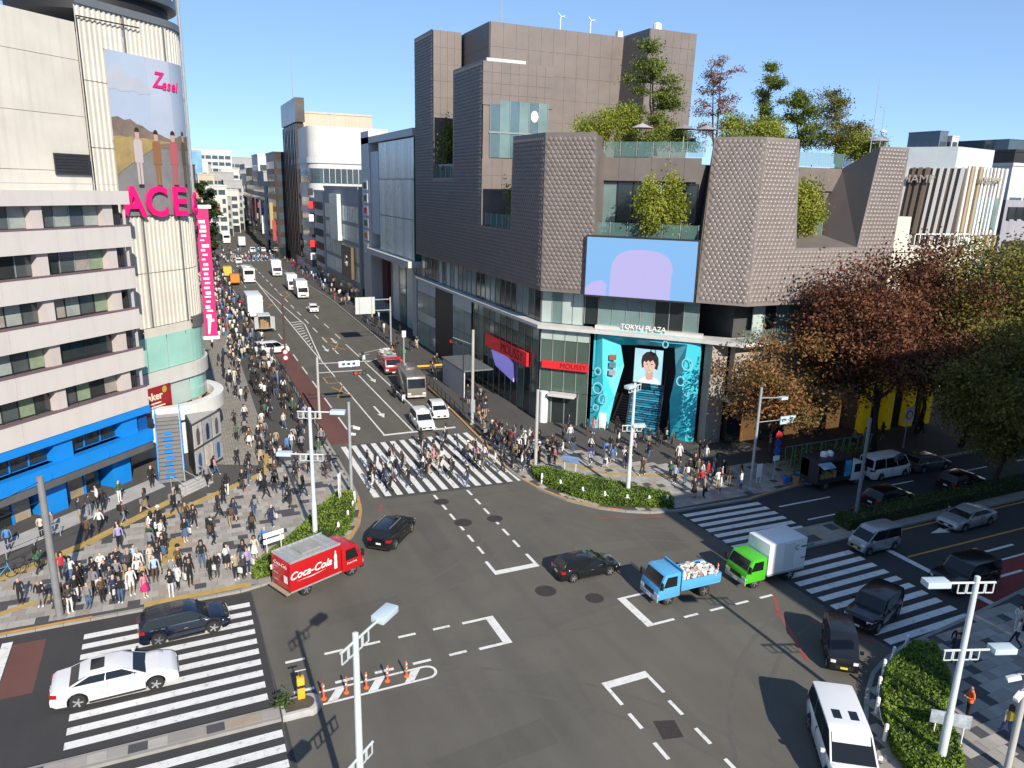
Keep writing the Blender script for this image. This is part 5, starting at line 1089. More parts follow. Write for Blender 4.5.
# street trees of the avenue
tree('street_tree','rust and green street tree spreading beside the turquoise portal',(44.4,44.8,SW),10.4,5.6,L_RUST,14500,.25,.2,.35,3,clumps=44)
tree('street_tree','large dark russet street tree in front of the yellow shop',(54.8,43.4,SW),18.2,8.2,L_RED,40000,.27,.34,.3,11,clumps=62,bark=BARKD)
tree('street_tree','smaller russet street tree behind the large russet one',(63.5,46.0,SW),17.0,6.0,L_RED,20000,.28,.28,.34,5,clumps=40,bark=BARKD)
tree('street_tree','olive street tree rising behind the russet crown',(75.5,46.5,SW),19.0,7.6,L_OLIVE,22000,.32,.3,.3,8,clumps=46,bark=BARKD)
tree('street_tree','broad dark olive street tree overhanging the far kerb of the avenue',(64.2,41.9,SW),18.4,8.8,L_OLIVE,36000,.27,.3,.26,21,clumps=70,bark=BARKD)
tree('street_tree','lower olive tree rising from the median hedge',(56.2,33.6,.14),12.2,5.6,L_OLIVE,24000,.24,.24,.28,24,clumps=48,bark=BARKD)
tree('street_tree','tall dark green conical tree standing among the shoppers down the street',(9.0,221,SW),22,4.2,L_PINE,11000,.6,.4,.12,31,clumps=60,upright=.4)
# roof garden
RG=25.6
rt=[((43.5,63.5),'tall feathery olive tree by the dark tower on the roof terrace',9.6,2.9,L_GRN,5200,41,2),((53.0,66.5),'thin pinkish autumn tree in the middle of the roof terrace',9.8,2.8,L_PINK,2000,42,2),((59.8,67.0),'tall slender green tree behind the tiled fin on the roof terrace',9.9,2.2,L_GRN,4200,43,1),((61.0,62.5),'round green tree right of the slender one on the roof terrace',6.8,2.6,L_GRN,4200,44,2),((65.0,61.5),'greyish loose tree near the right balustrade of the roof terrace',7.2,2.7,L_OLIVE,3000,45,2)]
def tall_tree(label,loc,h,r,leaf,n,seed,lead=1):
    """upright garden tree: leaders with foliage pads carried on side branches"""
    rg=random.Random(seed); t=thing('roof_tree',label,'tree',loc); wood=MB(); crown=MB(); pads=[]
    for k in range(lead):
        a=rg.uniform(0,6.28); top=Vector((math.cos(a)*r*.35*(lead>1),math.sin(a)*r*.35*(lead>1),h*(1-.12*k)))
        L=[Vector((rg.gauss(0,.12),rg.gauss(0,.12),0))+top*u+Vector((rg.gauss(0,.12),rg.gauss(0,.12),0))*u for u in (0,.3,.55,.8,.97)]
        wood.tube(L,[.13,.11,.08,.05,.02],6)
        for q in range(9):
            u=.22+.78*(q+rg.random()*.6)/9; c=top*u; b=rg.uniform(0,6.28); w_=r*(.95-.65*abs(u-.5)**1.2)*rg.uniform(.45,1)
            e=c+Vector((math.cos(b)*w_,math.sin(b)*w_,rg.uniform(.1,.7))); wood.tube([c,c.lerp(e,.5)+Vector((0,0,.12)),e],[.045,.03,.012],4); pads.append((e,rg.uniform(.5,.95))); pads.append((c.lerp(e,.5),rg.uniform(.35,.6)))
        pads.append((top,.6))
    wood.build('trunk',BARK,t,smooth=50); tot=sum(k*k for _,k in pads)
    for e,k in pads:
        for i in range(int(n*k*k/tot)): leafquad(crown,e+Vector((rg.gauss(0,k*.62),rg.gauss(0,k*.62),rg.gauss(0,k*.36))),.21)
    stuff(crown.build('crown',leaf,t))
for (x,y),lab,h,r,l,n,sd_,tk in rt: tall_tree(lab,(x,y,RG-.3),h,r*.95,l,int(n*2.2),sd_,tk)
def shrub(label,loc,rx,ry,h,leaf,n,s=.2,seed=1,name='shrub',cat='shrub'):
    rg=random.Random(seed); t=thing(name,label,cat,loc,0); mb=MB(); wd=MB()
    for i in range(7):
        a=rg.uniform(0,6.28); wd.tube([(rg.gauss(0,rx*.3),rg.gauss(0,ry*.3),0),(rg.gauss(0,rx*.45),rg.gauss(0,ry*.45),h*rg.uniform(.5,.9))],[.05,.02],4)
    wd.build('stems',BARK,t)
    cl=[(rg.uniform(-1,1)*rx,rg.uniform(-1,1)*ry,rg.uniform(.15,1)**.8*h*.85) for _ in range(16)]
    for i in range(n):
        c=rg.choice(cl); leafquad(mb,(c[0]+rg.gauss(0,rx*.2),c[1]+rg.gauss(0,ry*.3),max(.05,c[2]+rg.gauss(0,h*.13))),s)
    stuff(mb.build('foliage',leaf,t)); return t
shrub('lime green clipped shrub row over the corner facet',(37.6,62.6,RG),2.9,1.0,3.6,L_LIME,9000,.22,51); shrub('bright lime shrub mass behind the tiled fin',(52.0,59.5,RG),3.8,1.2,3.6,L_LIME,10000,.22,52)
shrub('round lime shrub at the end of the roof terrace',(67.3,60.5,RG),2.3,1.2,3.4,L_LIME,6000,.22,53); shrub('mixed green shrubs behind the glass balustrade above the screen',(43.0,60.6,RG),2.8,1.2,2.2,L_GRN,4500,.2,54)
shrub('red-leaved shrub beside the parasol on the roof terrace',(42.0,62.4,RG),.9,.7,2.6,L_PINK,600,.18,55); shrub('yellow-green tree-like shrub in the recess above the video screen',(39.9,56.3,17.95),2.2,.9,5.4,L_LIME,9000,.26,56)
shrub('dark green bush below the yellow-green shrub above the screen',(40.2,56.0,17.95),2.4,.8,1.9,L_GRN,1500,.2,57); shrub('yellow-green bush filling the recess in the right facet',(53.2,53.8,17.6),2.3,.8,5.2,L_LIME,9000,.27,58); shrub('grey-green climbing shrub at the left edge of the right recess',(51.9,54.4,17.6),.9,.7,7.6,L_GRN,3200,.2,62)
shrub('green bush in the upper slot of the shaded street side',(32.2,91.2,23),1.0,1.4,7.6,L_GRN,1700,.3,59); shrub('small bush in the lower notch of the shaded street side',(32.2,71.0,18),.8,1.3,4.6,L_GRN,1300,.24,60)
shrub('weeds and shrubs inside the fenced green plot',(48.5,43.0,SW),3.6,.8,1.6,L_GRN,1500,.2,61)
# parasols on the roof
def parasol(label,x,y,mat):
    p=thing('parasol',label,'parasol',(x,y,RG)); MB().tube([(0,0,0),(0,0,2.38)],.04,6).build('pole',STEEL,p)
    mb=MB(); n=8
    for k in range(n):
        a,b=2*math.pi*k/n,2*math.pi*(k+1)/n; mb.poly([(1.1*math.cos(a),1.1*math.sin(a),1.95),(1.1*math.cos(b),1.1*math.sin(b),1.95),(0,0,2.4)])
    mb.build('canopy',mat,p)
parasol('pale mauve parasol left of the red-leaved shrub',40.0,60.8,M('parasol_mauve',(.42,.38,.42),.8)); parasol('taupe parasol right of the red-leaved shrub',43.6,59.3,M('parasol_taupe',(.26,.21,.2),.8)); parasol('grey parasol beside the tiled fin',45.6,58.6,M('parasol_grey',(.3,.28,.3),.8)); parasol('lilac parasol by the right-hand balustrade',67.5,58.4,M('parasol_lilac',(.36,.33,.4),.8))
# ================================================================== VEHICLES
PAINTS={}
def paint(nm,c,rough=.25,metal=.0): 
    return M('car_paint_'+nm,c,rough,0,metal=metal,spec=.5,coat=.6)
BLK=paint('black',(.010,.010,.012),.2); NAVY=paint('navy',(.008,.013,.028),.2,.2); WHT=paint('white',(.72,.72,.72)); SILV=paint('silver',(.38,.40,.41),.3,.4); REDC=paint('red',(.45,.008,.012)); BLUC=paint('sky_blue',(.09,.36,.62)); GRNC=paint('lime_green',(.07,.48,.02)); BEIC=paint('champagne',(.24,.21,.17),.3,.3); GRYC=paint('grey',(.10,.105,.11),.25,.3)
RECTS=[]
def wheel(parent,x,y,r,wd,side):
    w=link('wheel',None,parent,(x,y,r))
    MB(Matrix.Rotation(R(90),4,'X')).lathe([(r*.66,-wd/2),(r*.93,-wd/2),(r,-wd*.3),(r,wd*.3),(r*.93,wd/2),(r*.66,wd/2)],20).build('tyre',RUBBER,w,smooth=35)
    mb=MB(Matrix.Rotation(R(90),4,'X')); mb.lathe([(r*.66,-wd*.40),(r*.66,wd*.40)],20,1)
    for k in range(5):
        a=2*math.pi*k/5
        for sg in (-1,1): mb.tube([(0,0,sg*wd*.43),(r*.62*math.cos(a),r*.62*math.sin(a),sg*wd*.45)],.045,4,0)
    mb.lathe([(r*.2,-wd*.46),(r*.2,wd*.46)],10,0)
    mb.build('rim',[CHROME,TRIM],w)
KIND={
 'sedan':dict(L=4.85,W=1.86,H=1.45,prof=[(-.5,.62),(-.49,.86),(-.46,.97),(-.36,1.0),(-.25,.97),(.22,.92),(.34,.88),(.45,.76),(.49,.62),(.5,.48)],cab=(-.37,-.20,.06,.25),rw=.70,wh=.33,ax=(-.295,.31)),
 'suv':dict(L=4.45,W=1.84,H=1.66,prof=[(-.5,.6),(-.49,1.0),(-.46,1.06),(.2,1.02),(.3,.99),(.44,.88),(.49,.7),(.5,.5)],cab=(-.485,-.40,.08,.27),rw=.74,wh=.36,ax=(-.30,.30)),
 'wagon':dict(L=4.5,W=1.77,H=1.54,prof=[(-.5,.55),(-.49,.9),(-.46,1.0),(.22,.94),(.32,.9),(.45,.74),(.49,.6),(.5,.46)],cab=(-.48,-.38,.06,.31),rw=.72,wh=.32,ax=(-.30,.31)),
 'minivan':dict(L=4.75,W=1.84,H=1.9,prof=[(-.5,.55),(-.49,1.05),(-.46,1.1),(.3,1.08),(.36,1.05),(.46,.95),(.49,.75),(.5,.5)],cab=(-.49,-.455,.16,.345),rw=.82,wh=.34,ax=(-.30,.32)),
 'keivan':dict(L=3.4,W=1.48,H=1.75,prof=[(-.5,.5),(-.49,.95),(-.46,1.0),(.32,.98),(.4,.95),(.47,.85),(.5,.5)],cab=(-.49,-.46,.2,.41),rw=.86,wh=.28,ax=(-.33,.35)),
 'taxi':dict(L=4.35,W=1.7,H=1.75,prof=[(-.5,.55),(-.49,.95),(-.46,1.04),(.2,1.0),(.3,.97),(.44,.86),(.49,.65),(.5,.46)],cab=(-.47,-.38,.1,.30),rw=.80,wh=.31,ax=(-.31,.32)),
 'compact':dict(L=3.9,W=1.7,H=1.52,prof=[(-.5,.5),(-.49,.9),(-.46,.98),(.2,.93),(.32,.88),(.45,.76),(.49,.6),(.5,.46)],cab=(-.48,-.36,.08,.32),rw=.74,wh=.3,ax=(-.32,.33)),
 'hiace':dict(L=4.7,W=1.72,H=2.15,prof=[(-.5,.5),(-.495,1.1),(-.48,1.15),(.36,1.12),(.44,1.08),(.485,.95),(.5,.5)],cab=(-.495,-.47,.30,.455),rw=.84,wh=.32,ax=(-.27,.33)),
 'jeep':dict(L=4.2,W=1.85,H=1.8,prof=[(-.5,.6),(-.495,1.0),(-.47,1.1),(.15,1.08),(.2,1.06),(.45,1.0),(.49,.85),(.5,.55)],cab=(-.49,-.46,.1,.2),rw=.84,wh=.38,ax=(-.30,.31)),
}
def car(name,label,cx,cy,head,kind,body,cat='car',k=.95,rails=None,plate=PLATE,sunroof=0,roofmat=None,lamp=False,group=None,detail=True):
    K=KIND[kind]; L,W_,H=K['L']*k,K['W']*k,K['H']*k*.945; w2=W_/2; r=K['wh']*k
    t=thing(name,label,cat,(cx,cy,.006),R(head),group); RECTS.append((cx,cy,L/2+.35,w2+.3,R(head)))
    axs=[a*L for a in K['ax']]
    prof=[(a*L,z*k) for a,z in K['prof']]
    def ztop(x):
        for (x0,z0),(x1,z1) in zip(prof,prof[1:]):
            if x<=x1: return z0+(z1-z0)*(x-x0)/(x1-x0) if x1>x0 else z1
        return prof[-1][1]
    xs=sorted(set([p[0] for p in prof]+[-L/2+L*i/18 for i in range(19)]+[a+d*r*1.22 for a in axs for d in (-1,-.96,-.8,-.5,0,.5,.8,.96,1)]))
    def zbot(x):
        z=.20*k
        for a in axs:
            d=abs(x-a)/(r*1.2)
            if d<1: z=max(z,r+math.sqrt(1-d*d)*r*1.2)
        e=min(abs(x+L/2),abs(x-L/2)); 
        if e<.15: z=max(z,.3*k)
        return z
    def hw(x): u=abs(2*x/L); return w2*(1-.13*u**5)
    mb=MB(); rings=[]
    for x in xs:
        zt,zb=ztop(x),zbot(x); zb=min(zb,zt-.08); h=zt-zb; w=hw(x)
        half=[(0,zb),(w*.93,zb),(w*.985,zb+h*.2),(w,zb+h*.55),(w*.975,zb+h*.82),(w*.90,zt-.005),(w*.6,zt+.015*k),(0,zt+.025*k)]
        ring=half+[(-y,z) for y,z in half[-2:0:-1]]
        rings.append([(x,y,z) for y,z in ring])
    n=len(rings[0]); vs=[p for q in rings for p in q]; fs=[]
    for i in range(len(rings)-1):
        for j in range(n): fs.append((i*n+j,i*n+(j+1)%n,(i+1)*n+(j+1)%n,(i+1)*n+j))
    fs+=[tuple(range(n-1,-1,-1)),tuple(range((len(rings)-1)*n,len(rings)*n))]
    mb.add(vs,[f[::-1] for f in fs])
    mb.build('body',body,t,smooth=38)
    # cabin shell
    xb,xr0,xr1,xf=[a*L for a in K['cab']]; wb=w2*.915; wr=w2*K['rw']; zb0,zf0=ztop(xb)-.02,ztop(xf)-.02
    A=[(xb,zb0),(xr0,H-.06*k),(xr0+.12*L,H),(xr1-.1*L,H),(xr1,H-.05*k),(xf,zf0)]
    mb=MB(); ring=[]
    def yw(z): u=(z-min(zb0,zf0))/(H-min(zb0,zf0)); return wb+(wr-wb)*u
    rv=[]
    for x,z in A: rv.append([(x,-yw(z),z),(x,-yw(z)*.82,z+(.03*k if 0<A.index((x,z))<5 else 0)),(x,yw(z)*.82,z+(.03*k if 0<A.index((x,z))<5 else 0)),(x,yw(z),z)])
    vs=[p for q in rv for p in q]; fs=[]
    for i in range(5):
        for j in range(3): fs.append((i*4+j,(i+1)*4+j,(i+1)*4+j+1,i*4+j+1))
    fs.append(tuple(i*4 for i in range(6))[::-1]); fs.append(tuple(i*4+3 for i in range(6)))
    mb.add(vs,[f[::-1] for f in fs]); mb.build('cabin',roofmat or body,t,smooth=45)
    def pane(name,P,off,mat=CARGLASS):
        P=[Vector(p) for p in P]; nn=(P[1]-P[0]).cross(P[2]-P[0]).normalized()
        c=sum(P,Vector())/len(P)
        if nn.dot(c-Vector((0,0,.8)))<0: nn=-nn
        MB().slab([p+nn*.004 for p in P],nn*off).build(name,mat,t)
    def lerp(a,b,u): return Vector(a)*(1-u)+Vector(b)*u
    # windscreen and rear window
    a,b=A[5],A[4]; e=.06; lo=(a[0]+(b[0]-a[0])*.05,a[1]+(b[1]-a[1])*.05); hi=(a[0]+(b[0]-a[0])*.96,a[1]+(b[1]-a[1])*.96)
    pane('windscreen',[(lo[0],-yw(lo[1])*.92,lo[1]),(lo[0],yw(lo[1])*.92,lo[1]),(hi[0],yw(hi[1])*.92,hi[1]),(hi[0],-yw(hi[1])*.92,hi[1])],.012)
    a,b=A[0],A[1]; lo=(a[0]+(b[0]-a[0])*.14,a[1]+(b[1]-a[1])*.14); hi=(a[0]+(b[0]-a[0])*.92,a[1]+(b[1]-a[1])*.92)
    pane('rear_window',[(lo[0],-yw(lo[1])*.9,lo[1]),(lo[0],yw(lo[1])*.9,lo[1]),(hi[0],yw(hi[1])*.9,hi[1]),(hi[0],-yw(hi[1])*.9,hi[1])],.012)
    # side windows
    nb=3 if kind in ('minivan','wagon','hiace','suv','jeep') else 2
    zl0=max(zb0,zf0)+.035*k; zh=H-.075*k
    def xat(z,front):
        (x0,z0),(x1,z1)=(A[5],A[4]) if front else (A[0],A[1])
        return x0+(x1-x0)*min(1,(z-z0)/(z1-z0))
    for sg in (-1,1):
        for i in range(nb):
            u0,u1=i/nb+.009,(i+1)/nb-.009
            q=[]
            for z in (zl0,zh):
                xa,xc=xat(z,False)+.07*k,xat(z,True)-.06*k
                q.append((xa+(xc-xa)*u0,xa+(xc-xa)*u1,z))
            pane('side_window',[(q[0][0],sg*yw(zl0),zl0),(q[0][1],sg*yw(zl0),zl0),(q[1][1],sg*yw(zh),zh),(q[1][0],sg*yw(zh),zh)],.01)
        if detail:
            MB().box(xf-.12*L,xf-.12*L+.12,sg*(w2+.0),sg*(w2+.17),zl0+.0,zl0+.14).build('mirror',body,t,bevel=.02)
            hx=L/2-.05; zc=ztop(hx-.1)
            MB().prism([(L/2-.28*k,sg*hw(L/2)*.62),(L/2-.02,sg*hw(L/2)*.62),(L/2-.05,sg*hw(L/2)*.97),(L/2-.42*k,sg*(hw(L/2-.3)+.006))],zc-.22*k,zc-.08*k).build('headlight',HEADL,t)
            MB().prism([(-L/2-.012,sg*hw(L/2)*.66),(-L/2+.02,sg*hw(L/2)*.99),(-L/2+.28*k,sg*(hw(-L/2+.28)+.008)),(-L/2+.2,sg*hw(L/2)*.6)],K['prof'][1][1]*k-.18*k,K['prof'][1][1]*k-.0).build('taillight',TAILL,t)
            MB().box(-.02*L,.02*L,sg*(w2*.985),sg*(w2*1.003),.72*k,.75*k).build('door_handle',CHROME,t)
            MB().box(axs[0]+r*1.25,axs[1]-r*1.25,sg*w2*.93,sg*w2*.99,.18*k,.26*k).build('side_skirt',TRIM,t)
    if detail:
        for sg in (-1,1):
            for xs_ in ((xf-.02*L,.33),(.0,.0),(xb+.26*L,.0)):
                xq=xs_[0] if xs_[0]!=0 else (xb+xf)/2
                if all(abs(xq-a)>r*1.1 for a in axs): MB().box(xq-.008,xq+.008,sg*w2*.93,sg*(w2*1.002),.34*k,zl0-.06).build('door_seam',TRIM,t)
            MB().box(xb+.2*L,xf-.04*L,sg*(yw(zl0)-.01),sg*(yw(zl0)+.012),zl0-.035,zl0-.012).build('window_trim',CHROME,t)
    for a in axs:
        for sg in (-1,1): wheel(t,a,sg*(w2-.12),r,.21*k,sg)
    if detail:
        MB().box(L/2-.07,L/2+.006,-w2*.55,w2*.55,.38*k,.56*k).build('grille',TRIM,t); MB().box(L/2+.007,L/2+.02,-.16,.16,.40*k,.50*k).build('number_plate',plate,t)
        MB().box(-L/2-.02,-L/2-.005,-.16,.16,.62*k,.74*k).build('number_plate',plate,t); MB().box(-L/2-.012,-L/2+.1,-w2*.7,w2*.7,.3*k,.42*k).build('bumper_trim',TRIM,t)
        MB().box(axs[0]-.3,axs[1]+.3,-w2*.8,w2*.8,.2*k,r*1.9).build('underbody',TRIM,t)
    if rails: 
        for sg in (-1,1): MB().tube([(xr0+.1,sg*wr*.86,H+.05),(xr1-.2,sg*wr*.86,H+.05)],.03,5).build('roof_rail',rails,t)
    if sunroof:
        for i in range(sunroof):
            x0=xr1-.16*L-i*.0; ys=[(-wr*.6,wr*.6)] if sunroof==1 else [(-wr*.62,-wr*.2),(wr*.2,wr*.62)]
            MB().box(x0-.42,x0+.12,ys[i][0],ys[i][1],H+.012*k,H+.036*k).build('sunroof',CARGLASS,t)
    if lamp: MB().box(-.15,.15,-.25,.25,H+.02,H+.16).build('roof_lamp',M('taxi_lamp',(.7,.7,.65),.4),t,bevel=.03)
    return t
car('sedan','white luxury sedan with a dark sunroof crossing the striped crossing',-3.9,33.2,2,'sedan',WHT,k=1.03,sunroof=1)
car('suv','dark navy SUV on the crossing behind the white sedan',-1.05,36.75,4,'suv',NAVY,k=.94)
car('suv','black SUV with silver roof rails turning past the red truck',11.3,42.9,50,'suv',BLK,k=.92,rails=CHROME)
car('estate_car','black estate car in the middle of the junction',20.7,34.4,-1,'wagon',BLK,k=.88)
car('kei_van','silver-blue boxy kei van waiting at the right-hand crossing',39.7,30.35,180,'keivan',SILV,k=.98,plate=PLATE_Y)
car('suv','black SUV seen from behind beside the long median hedge',46.6,34.95,2,'suv',BLK,k=.95)
car('van','white high-roof van with a grey lower half parked behind the food truck',51.3,39.35,0,'hiace',WHT,cat='van')
car('estate_car','dark estate car parked ahead of the white high-roof van',56.2,39.3,0,'wagon',GRYC,k=.95)
car('suv','black car with red tail lights leaving along the avenue',54.9,35.2,2,'suv',BLK,k=.93)
car('sedan','pale silver sedan approaching in the middle lane of the avenue',49.0,30.6,182,'sedan',SILV,k=.93)
car('off_road_car','black boxy off-road car waiting on the red bus lane',40.8,25.0,180,'jeep',BLK,k=1.0)
car('suv','black SUV rolling over the near end of the right-hand crossing',32.7,24.4,197,'jeep',BLK,k=.93)
car('kei_wagon','black kei wagon with a yellow plate turning by the corner hedge',28.3,22.6,230,'keivan',BLK,k=.97,plate=PLATE_Y)
car('minivan','white minivan with twin sunroofs turning beside the corner hedge',22.9,17.5,236,'minivan',WHT,k=1.05,sunroof=2)
car('taxi','white taxi stopped at the line before the crowded crossing',20.05,64.6,-93,'taxi',WHT,cat='taxi',k=.96,lamp=True)
car('compact_car','white compact car beside the taxi at the stop line',22.55,67.4,-96,'compact',WHT,k=.97)
car('compact_car','small white car driving alone toward the crossing',21.6,133.5,-92,'compact',WHT,k=.95)
car('minivan','white minivan parked askew in front of the shoppers',10.8,101.2,8,'minivan',WHT,k=.9)
for i,(x,y,c,lab) in enumerate(((15.2,199,BLK,'black car queuing behind the coach'),(15.4,209,SILV,'silver car second behind the coach'),(16.0,219,WHT,'white car third behind the coach'),(15.7,236,WHT,'white car just past the far crossing'),(23.0,255,WHT,'white car beyond the far crossing near the right kerb'),(26.5,257,WHT,'white car at the right kerb beyond the far crossing'))):
    car('car',lab,x,y,88,'compact' if i%2 else 'minivan',c,k=.95,detail=False)
# ------------------------------------------------------------------ trucks
def truck(name,label,cx,cy,head,cabm,kind,L=4.7,W_=1.75,k=1.0,boxm=None,boxh=2.1,text_=None,group=None,cabh=2.0,detail=True):
    t=thing(name,label,'truck',(cx,cy,.006),R(head),group); RECTS.append((cx,cy,L/2+.4,W_/2+.35,R(head))); w2=W_/2; r=.36; xf=L/2; xc=xf-1.45
    side=[(xf,.42),(xf,.95),(xf-.06,1.15),(xf-.42,cabh-.05),(xf-.55,cabh),(xc,cabh),(xc,.45)]
    mb=MB(); n=len(side); mb.add([(x,-w2,z) for x,z in side]+[(x,w2,z) for x,z in side],[tuple(range(n)),tuple(range(2*n-1,n-1,-1))]+[(i,n+i,n+(i+1)%n,(i+1)%n) for i in range(n)])
    mb.build('cab',cabm,t,bevel=.06)
    def fr(u,y): return (xf-.06-.36*u+.012,y,1.15+(cabh-.2)*0+(cabh-.05-1.15)*u)
    P=[fr(.12,-w2*.88),fr(.12,w2*.88),fr(.92,w2*.84),fr(.92,-w2*.84)]; MB().slab(P,(.02,0,.008)).build('windscreen',CARGLASS,t)
    for sg in (-1,1):
        MB().slab([(xf-.32,sg*w2,1.12),(xc+.25,sg*w2,1.12),(xc+.25,sg*w2,cabh-.18),(xf-.55,sg*w2,cabh-.18)],(0,sg*.012,0)).build('side_window',CARGLASS,t)
        MB().box(xf-.1,xf+.02,sg*w2*.62,sg*w2*.97,.62,.8).build('headlight',HEADL,t); MB().box(xf-.16,xf-.06,sg*(w2+.05),sg*(w2+.22),1.15,1.55).build('mirror',TRIM,t)
        MB().tube([(xf-.2,sg*w2*.96,1.5),(xf-.12,sg*(w2+.12),1.5)],.02,4).build('mirror_arm',TRIM,t)
    MB().box(xf-.04,xf+.04,-w2*.98,w2*.98,.32,.56).build('bumper',M('bumper_grey',(.35,.35,.35),.5) if cabm is not REDC else TRIM,t,bevel=.02)
    MB().box(xf-.0,xf+.012,-w2*.5,w2*.5,.62,.86).build('grille',TRIM,t); MB().box(xf+.042,xf+.055,-.17,.17,.36,.48).build('number_plate',PLATE,t)
    MB().box(-L/2+.1,xc+.6,-w2*.45,w2*.45,.42,.62).build('chassis',TRIM,t)
    for x in (xf-.75,-L/2+1.0):
        for sg in (-1,1): wheel(t,x,sg*(w2-.16),r,.24,sg)
    x0,x1=-L/2,xc-.08
    if kind=='box':
        MB().box(x0,x1,-w2*1.02,w2*1.02,.66,.66+boxh).build('cargo_box',boxm,t,bevel=.03)
        for sg in (-1,1):
            MB().box(x0+.02,x1-.02,sg*w2*1.022,sg*w2*1.035,.62,.74).build('side_rail',STEEL,t)
            MB().box(x0-.02,x0+.03,sg*w2*.55,sg*w2*.95,.5,.62).build('taillight',TAILL,t)
        for sg in (-1,1): MB().box(x0-.02,x0-.005,min(sg*.04,sg*w2*.95),max(sg*.04,sg*w2*.95),.75,.56+boxh).build('rear_door',boxm,t)
        if detail:
            for sg in (-1,1): MB().box(x0+.9,x0+1.7,sg*w2*1.021,sg*w2*1.03,.8,.5+boxh).build('side_door',M('box_door',(.62,.63,.63),.4),t)
    if kind=='dump':
        for sg in (-1,1): MB().box(x0,x1,sg*w2*.98-.03,sg*w2*.98+.03,.82,1.32).build('bed_side',cabm,t,bevel=.01)
        MB().box(x0-.03,x0+.03,-w2,w2,.82,1.32).build('tailboard',cabm,t); MB().box(x1-.05,x1+.03,-w2,w2,.8,2.0).build('headboard',cabm,t); MB().box(x0,x1,-w2,w2,.72,.82).build('bed_floor',cabm,t)
        rub=thing('rubble_load','pale broken concrete heaped in the sky-blue dump truck','rubble',(cx,cy,0),R(head)); rg=random.Random(5); RB=M('rubble_pale',(.48,.45,.42),.9,.25,6)
        MB().box(x0+.05,x1-.08,-w2*.93,w2*.93,.83,1.2).build('rubble_bed',M('rubble_dust',(.32,.29,.26),.95,.3,4,bump=.6,bscale=10),rub)
        for i in range(110):
            s_=rg.uniform(.07,.19); px,py=rg.uniform(x0+.15,x1-.2),rg.uniform(-w2*.82,w2*.82); T=Matrix.Translation((px,py,1.2+.12*rg.random()+.1*(1-abs(py)/w2)))@Matrix.Rotation(rg.uniform(0,3),4,'X')@Matrix.Rotation(rg.uniform(0,3),4,'Z')
            MB(T).box(-s_,s_,-s_*.7,s_*.7,-s_*.5,s_*.5).build('rubble_piece',[RB,M('rubble_white',(.68,.66,.63),.9,.1,6),M('rubble_tan',(.34,.24,.17),.9,.2,6)][rg.choice((0,0,0,1,1,2))],rub)
        MB().lathe([(r*.7,-.05),(r,0),(r*.7,.05)],14,0,(x1+.1,0,1.0))
    if kind=='cola':
        MB().box(x0,x1,-w2*1.03,w2*1.03,.62,2.3).build('cargo_box',REDC,t,bevel=.02)
        MB().box(x0+.04,x1-.04,-w2*.98,w2*.98,2.3,2.34).build('roof_panel',M('roof_alu',(.42,.42,.41),.5,.15,2,metal=.3),t)
        for sg in (-1,1): MB().box(x0+.03,x1-.03,sg*w2*.99,sg*w2*1.045,2.28,2.42).build('roof_rail',STEEL,t)
        for i in range(9): MB().box(x0+.15+i*(x1-x0-.3)/8-.03,x0+.15+i*(x1-x0-.3)/8+.03,-w2*.95,w2*.95,2.34,2.40).build('roof_slat',STEEL,t)
        MB().box((x0+x1)/2-.6,(x0+x1)/2+.6,-w2*.6,w2*.6,2.36,2.44).build('roof_tray',M('roof_tray',(.30,.29,.27),.7,.2,3),t)
        for sg in (-1,1):
            d=(1,0,0) if sg<0 else (-1,0,0); c=Vector(((x0+x1)/2-.12*sg*-1*0,sg*w2*1.034,1.42))
            text('lettering','Coca-Cola',.60,M('cola_white',(.78,.77,.75),.5),face_T((c.x-.36,c.y,1.5),d,.006),t,.004,shear=.35,sx=1.02,bold=.012)
            mb=MB(); mb.slab([(c.x-1.25,sg*w2*1.038,1.16),(c.x-.3,sg*w2*1.038,1.10),(c.x+.6,sg*w2*1.038,1.2),(c.x-.3,sg*w2*1.038,1.15)],(0,sg*.006,0)); mb.build('swash',M('cola_white',(0,0,0)),t)
            bx=x1-.38; MB().slab([(bx-.09,sg*w2*1.036,.95),(bx+.09,sg*w2*1.036,.95),(bx+.1,sg*w2*1.036,1.35),(bx+.07,sg*w2*1.036,1.5),(bx+.1,sg*w2*1.036,1.7),(bx+.035,sg*w2*1.036,1.9),(bx+.035,sg*w2*1.036,2.05),(bx-.035,sg*w2*1.036,2.05),(bx-.035,sg*w2*1.036,1.9),(bx-.1,sg*w2*1.036,1.7),(bx-.07,sg*w2*1.036,1.5),(bx-.1,sg*w2*1.036,1.35)],(0,sg*.006,0)).build('bottle_emblem',M('cola_white',(0,0,0)),t)
            MB().box(x0,x1,sg*w2*.99,sg*w2*1.05,.56,.64).build('side_rail',STEEL,t)
        text('lettering','Coca-Cola',.3,M('cola_white',(0,0,0)),face_T((x0,.05,1.95),(0,-1,0),.012),t,.004,shear=.35)
        for z in (.9,1.3,1.7): MB().box(x0-.03,x0-.005,.3,.7,z,z+.05).build('rear_ladder_rung',STEEL,t)
        MB().box(x0-.015,x0-.003,-.62,-.3,1.0,1.42).build('rear_notice',WHITE,t); MB().box(x0-.25,x0,-w2,w2,.5,.56).build('rear_step',M('step_wood',(.34,.27,.18),.8),t)
        text('lettering','Coca-Cola',.16,M('cola_white',(0,0,0)),face_T((xf-.8,-w2,.92),(1,0,0),.008),t,.003,shear=.3)
        for sg in (-1,1): MB().box(x0-.02,x0+.03,sg*w2*.6,sg*w2*.95,.64,.76).build('taillight',TAILL,t)
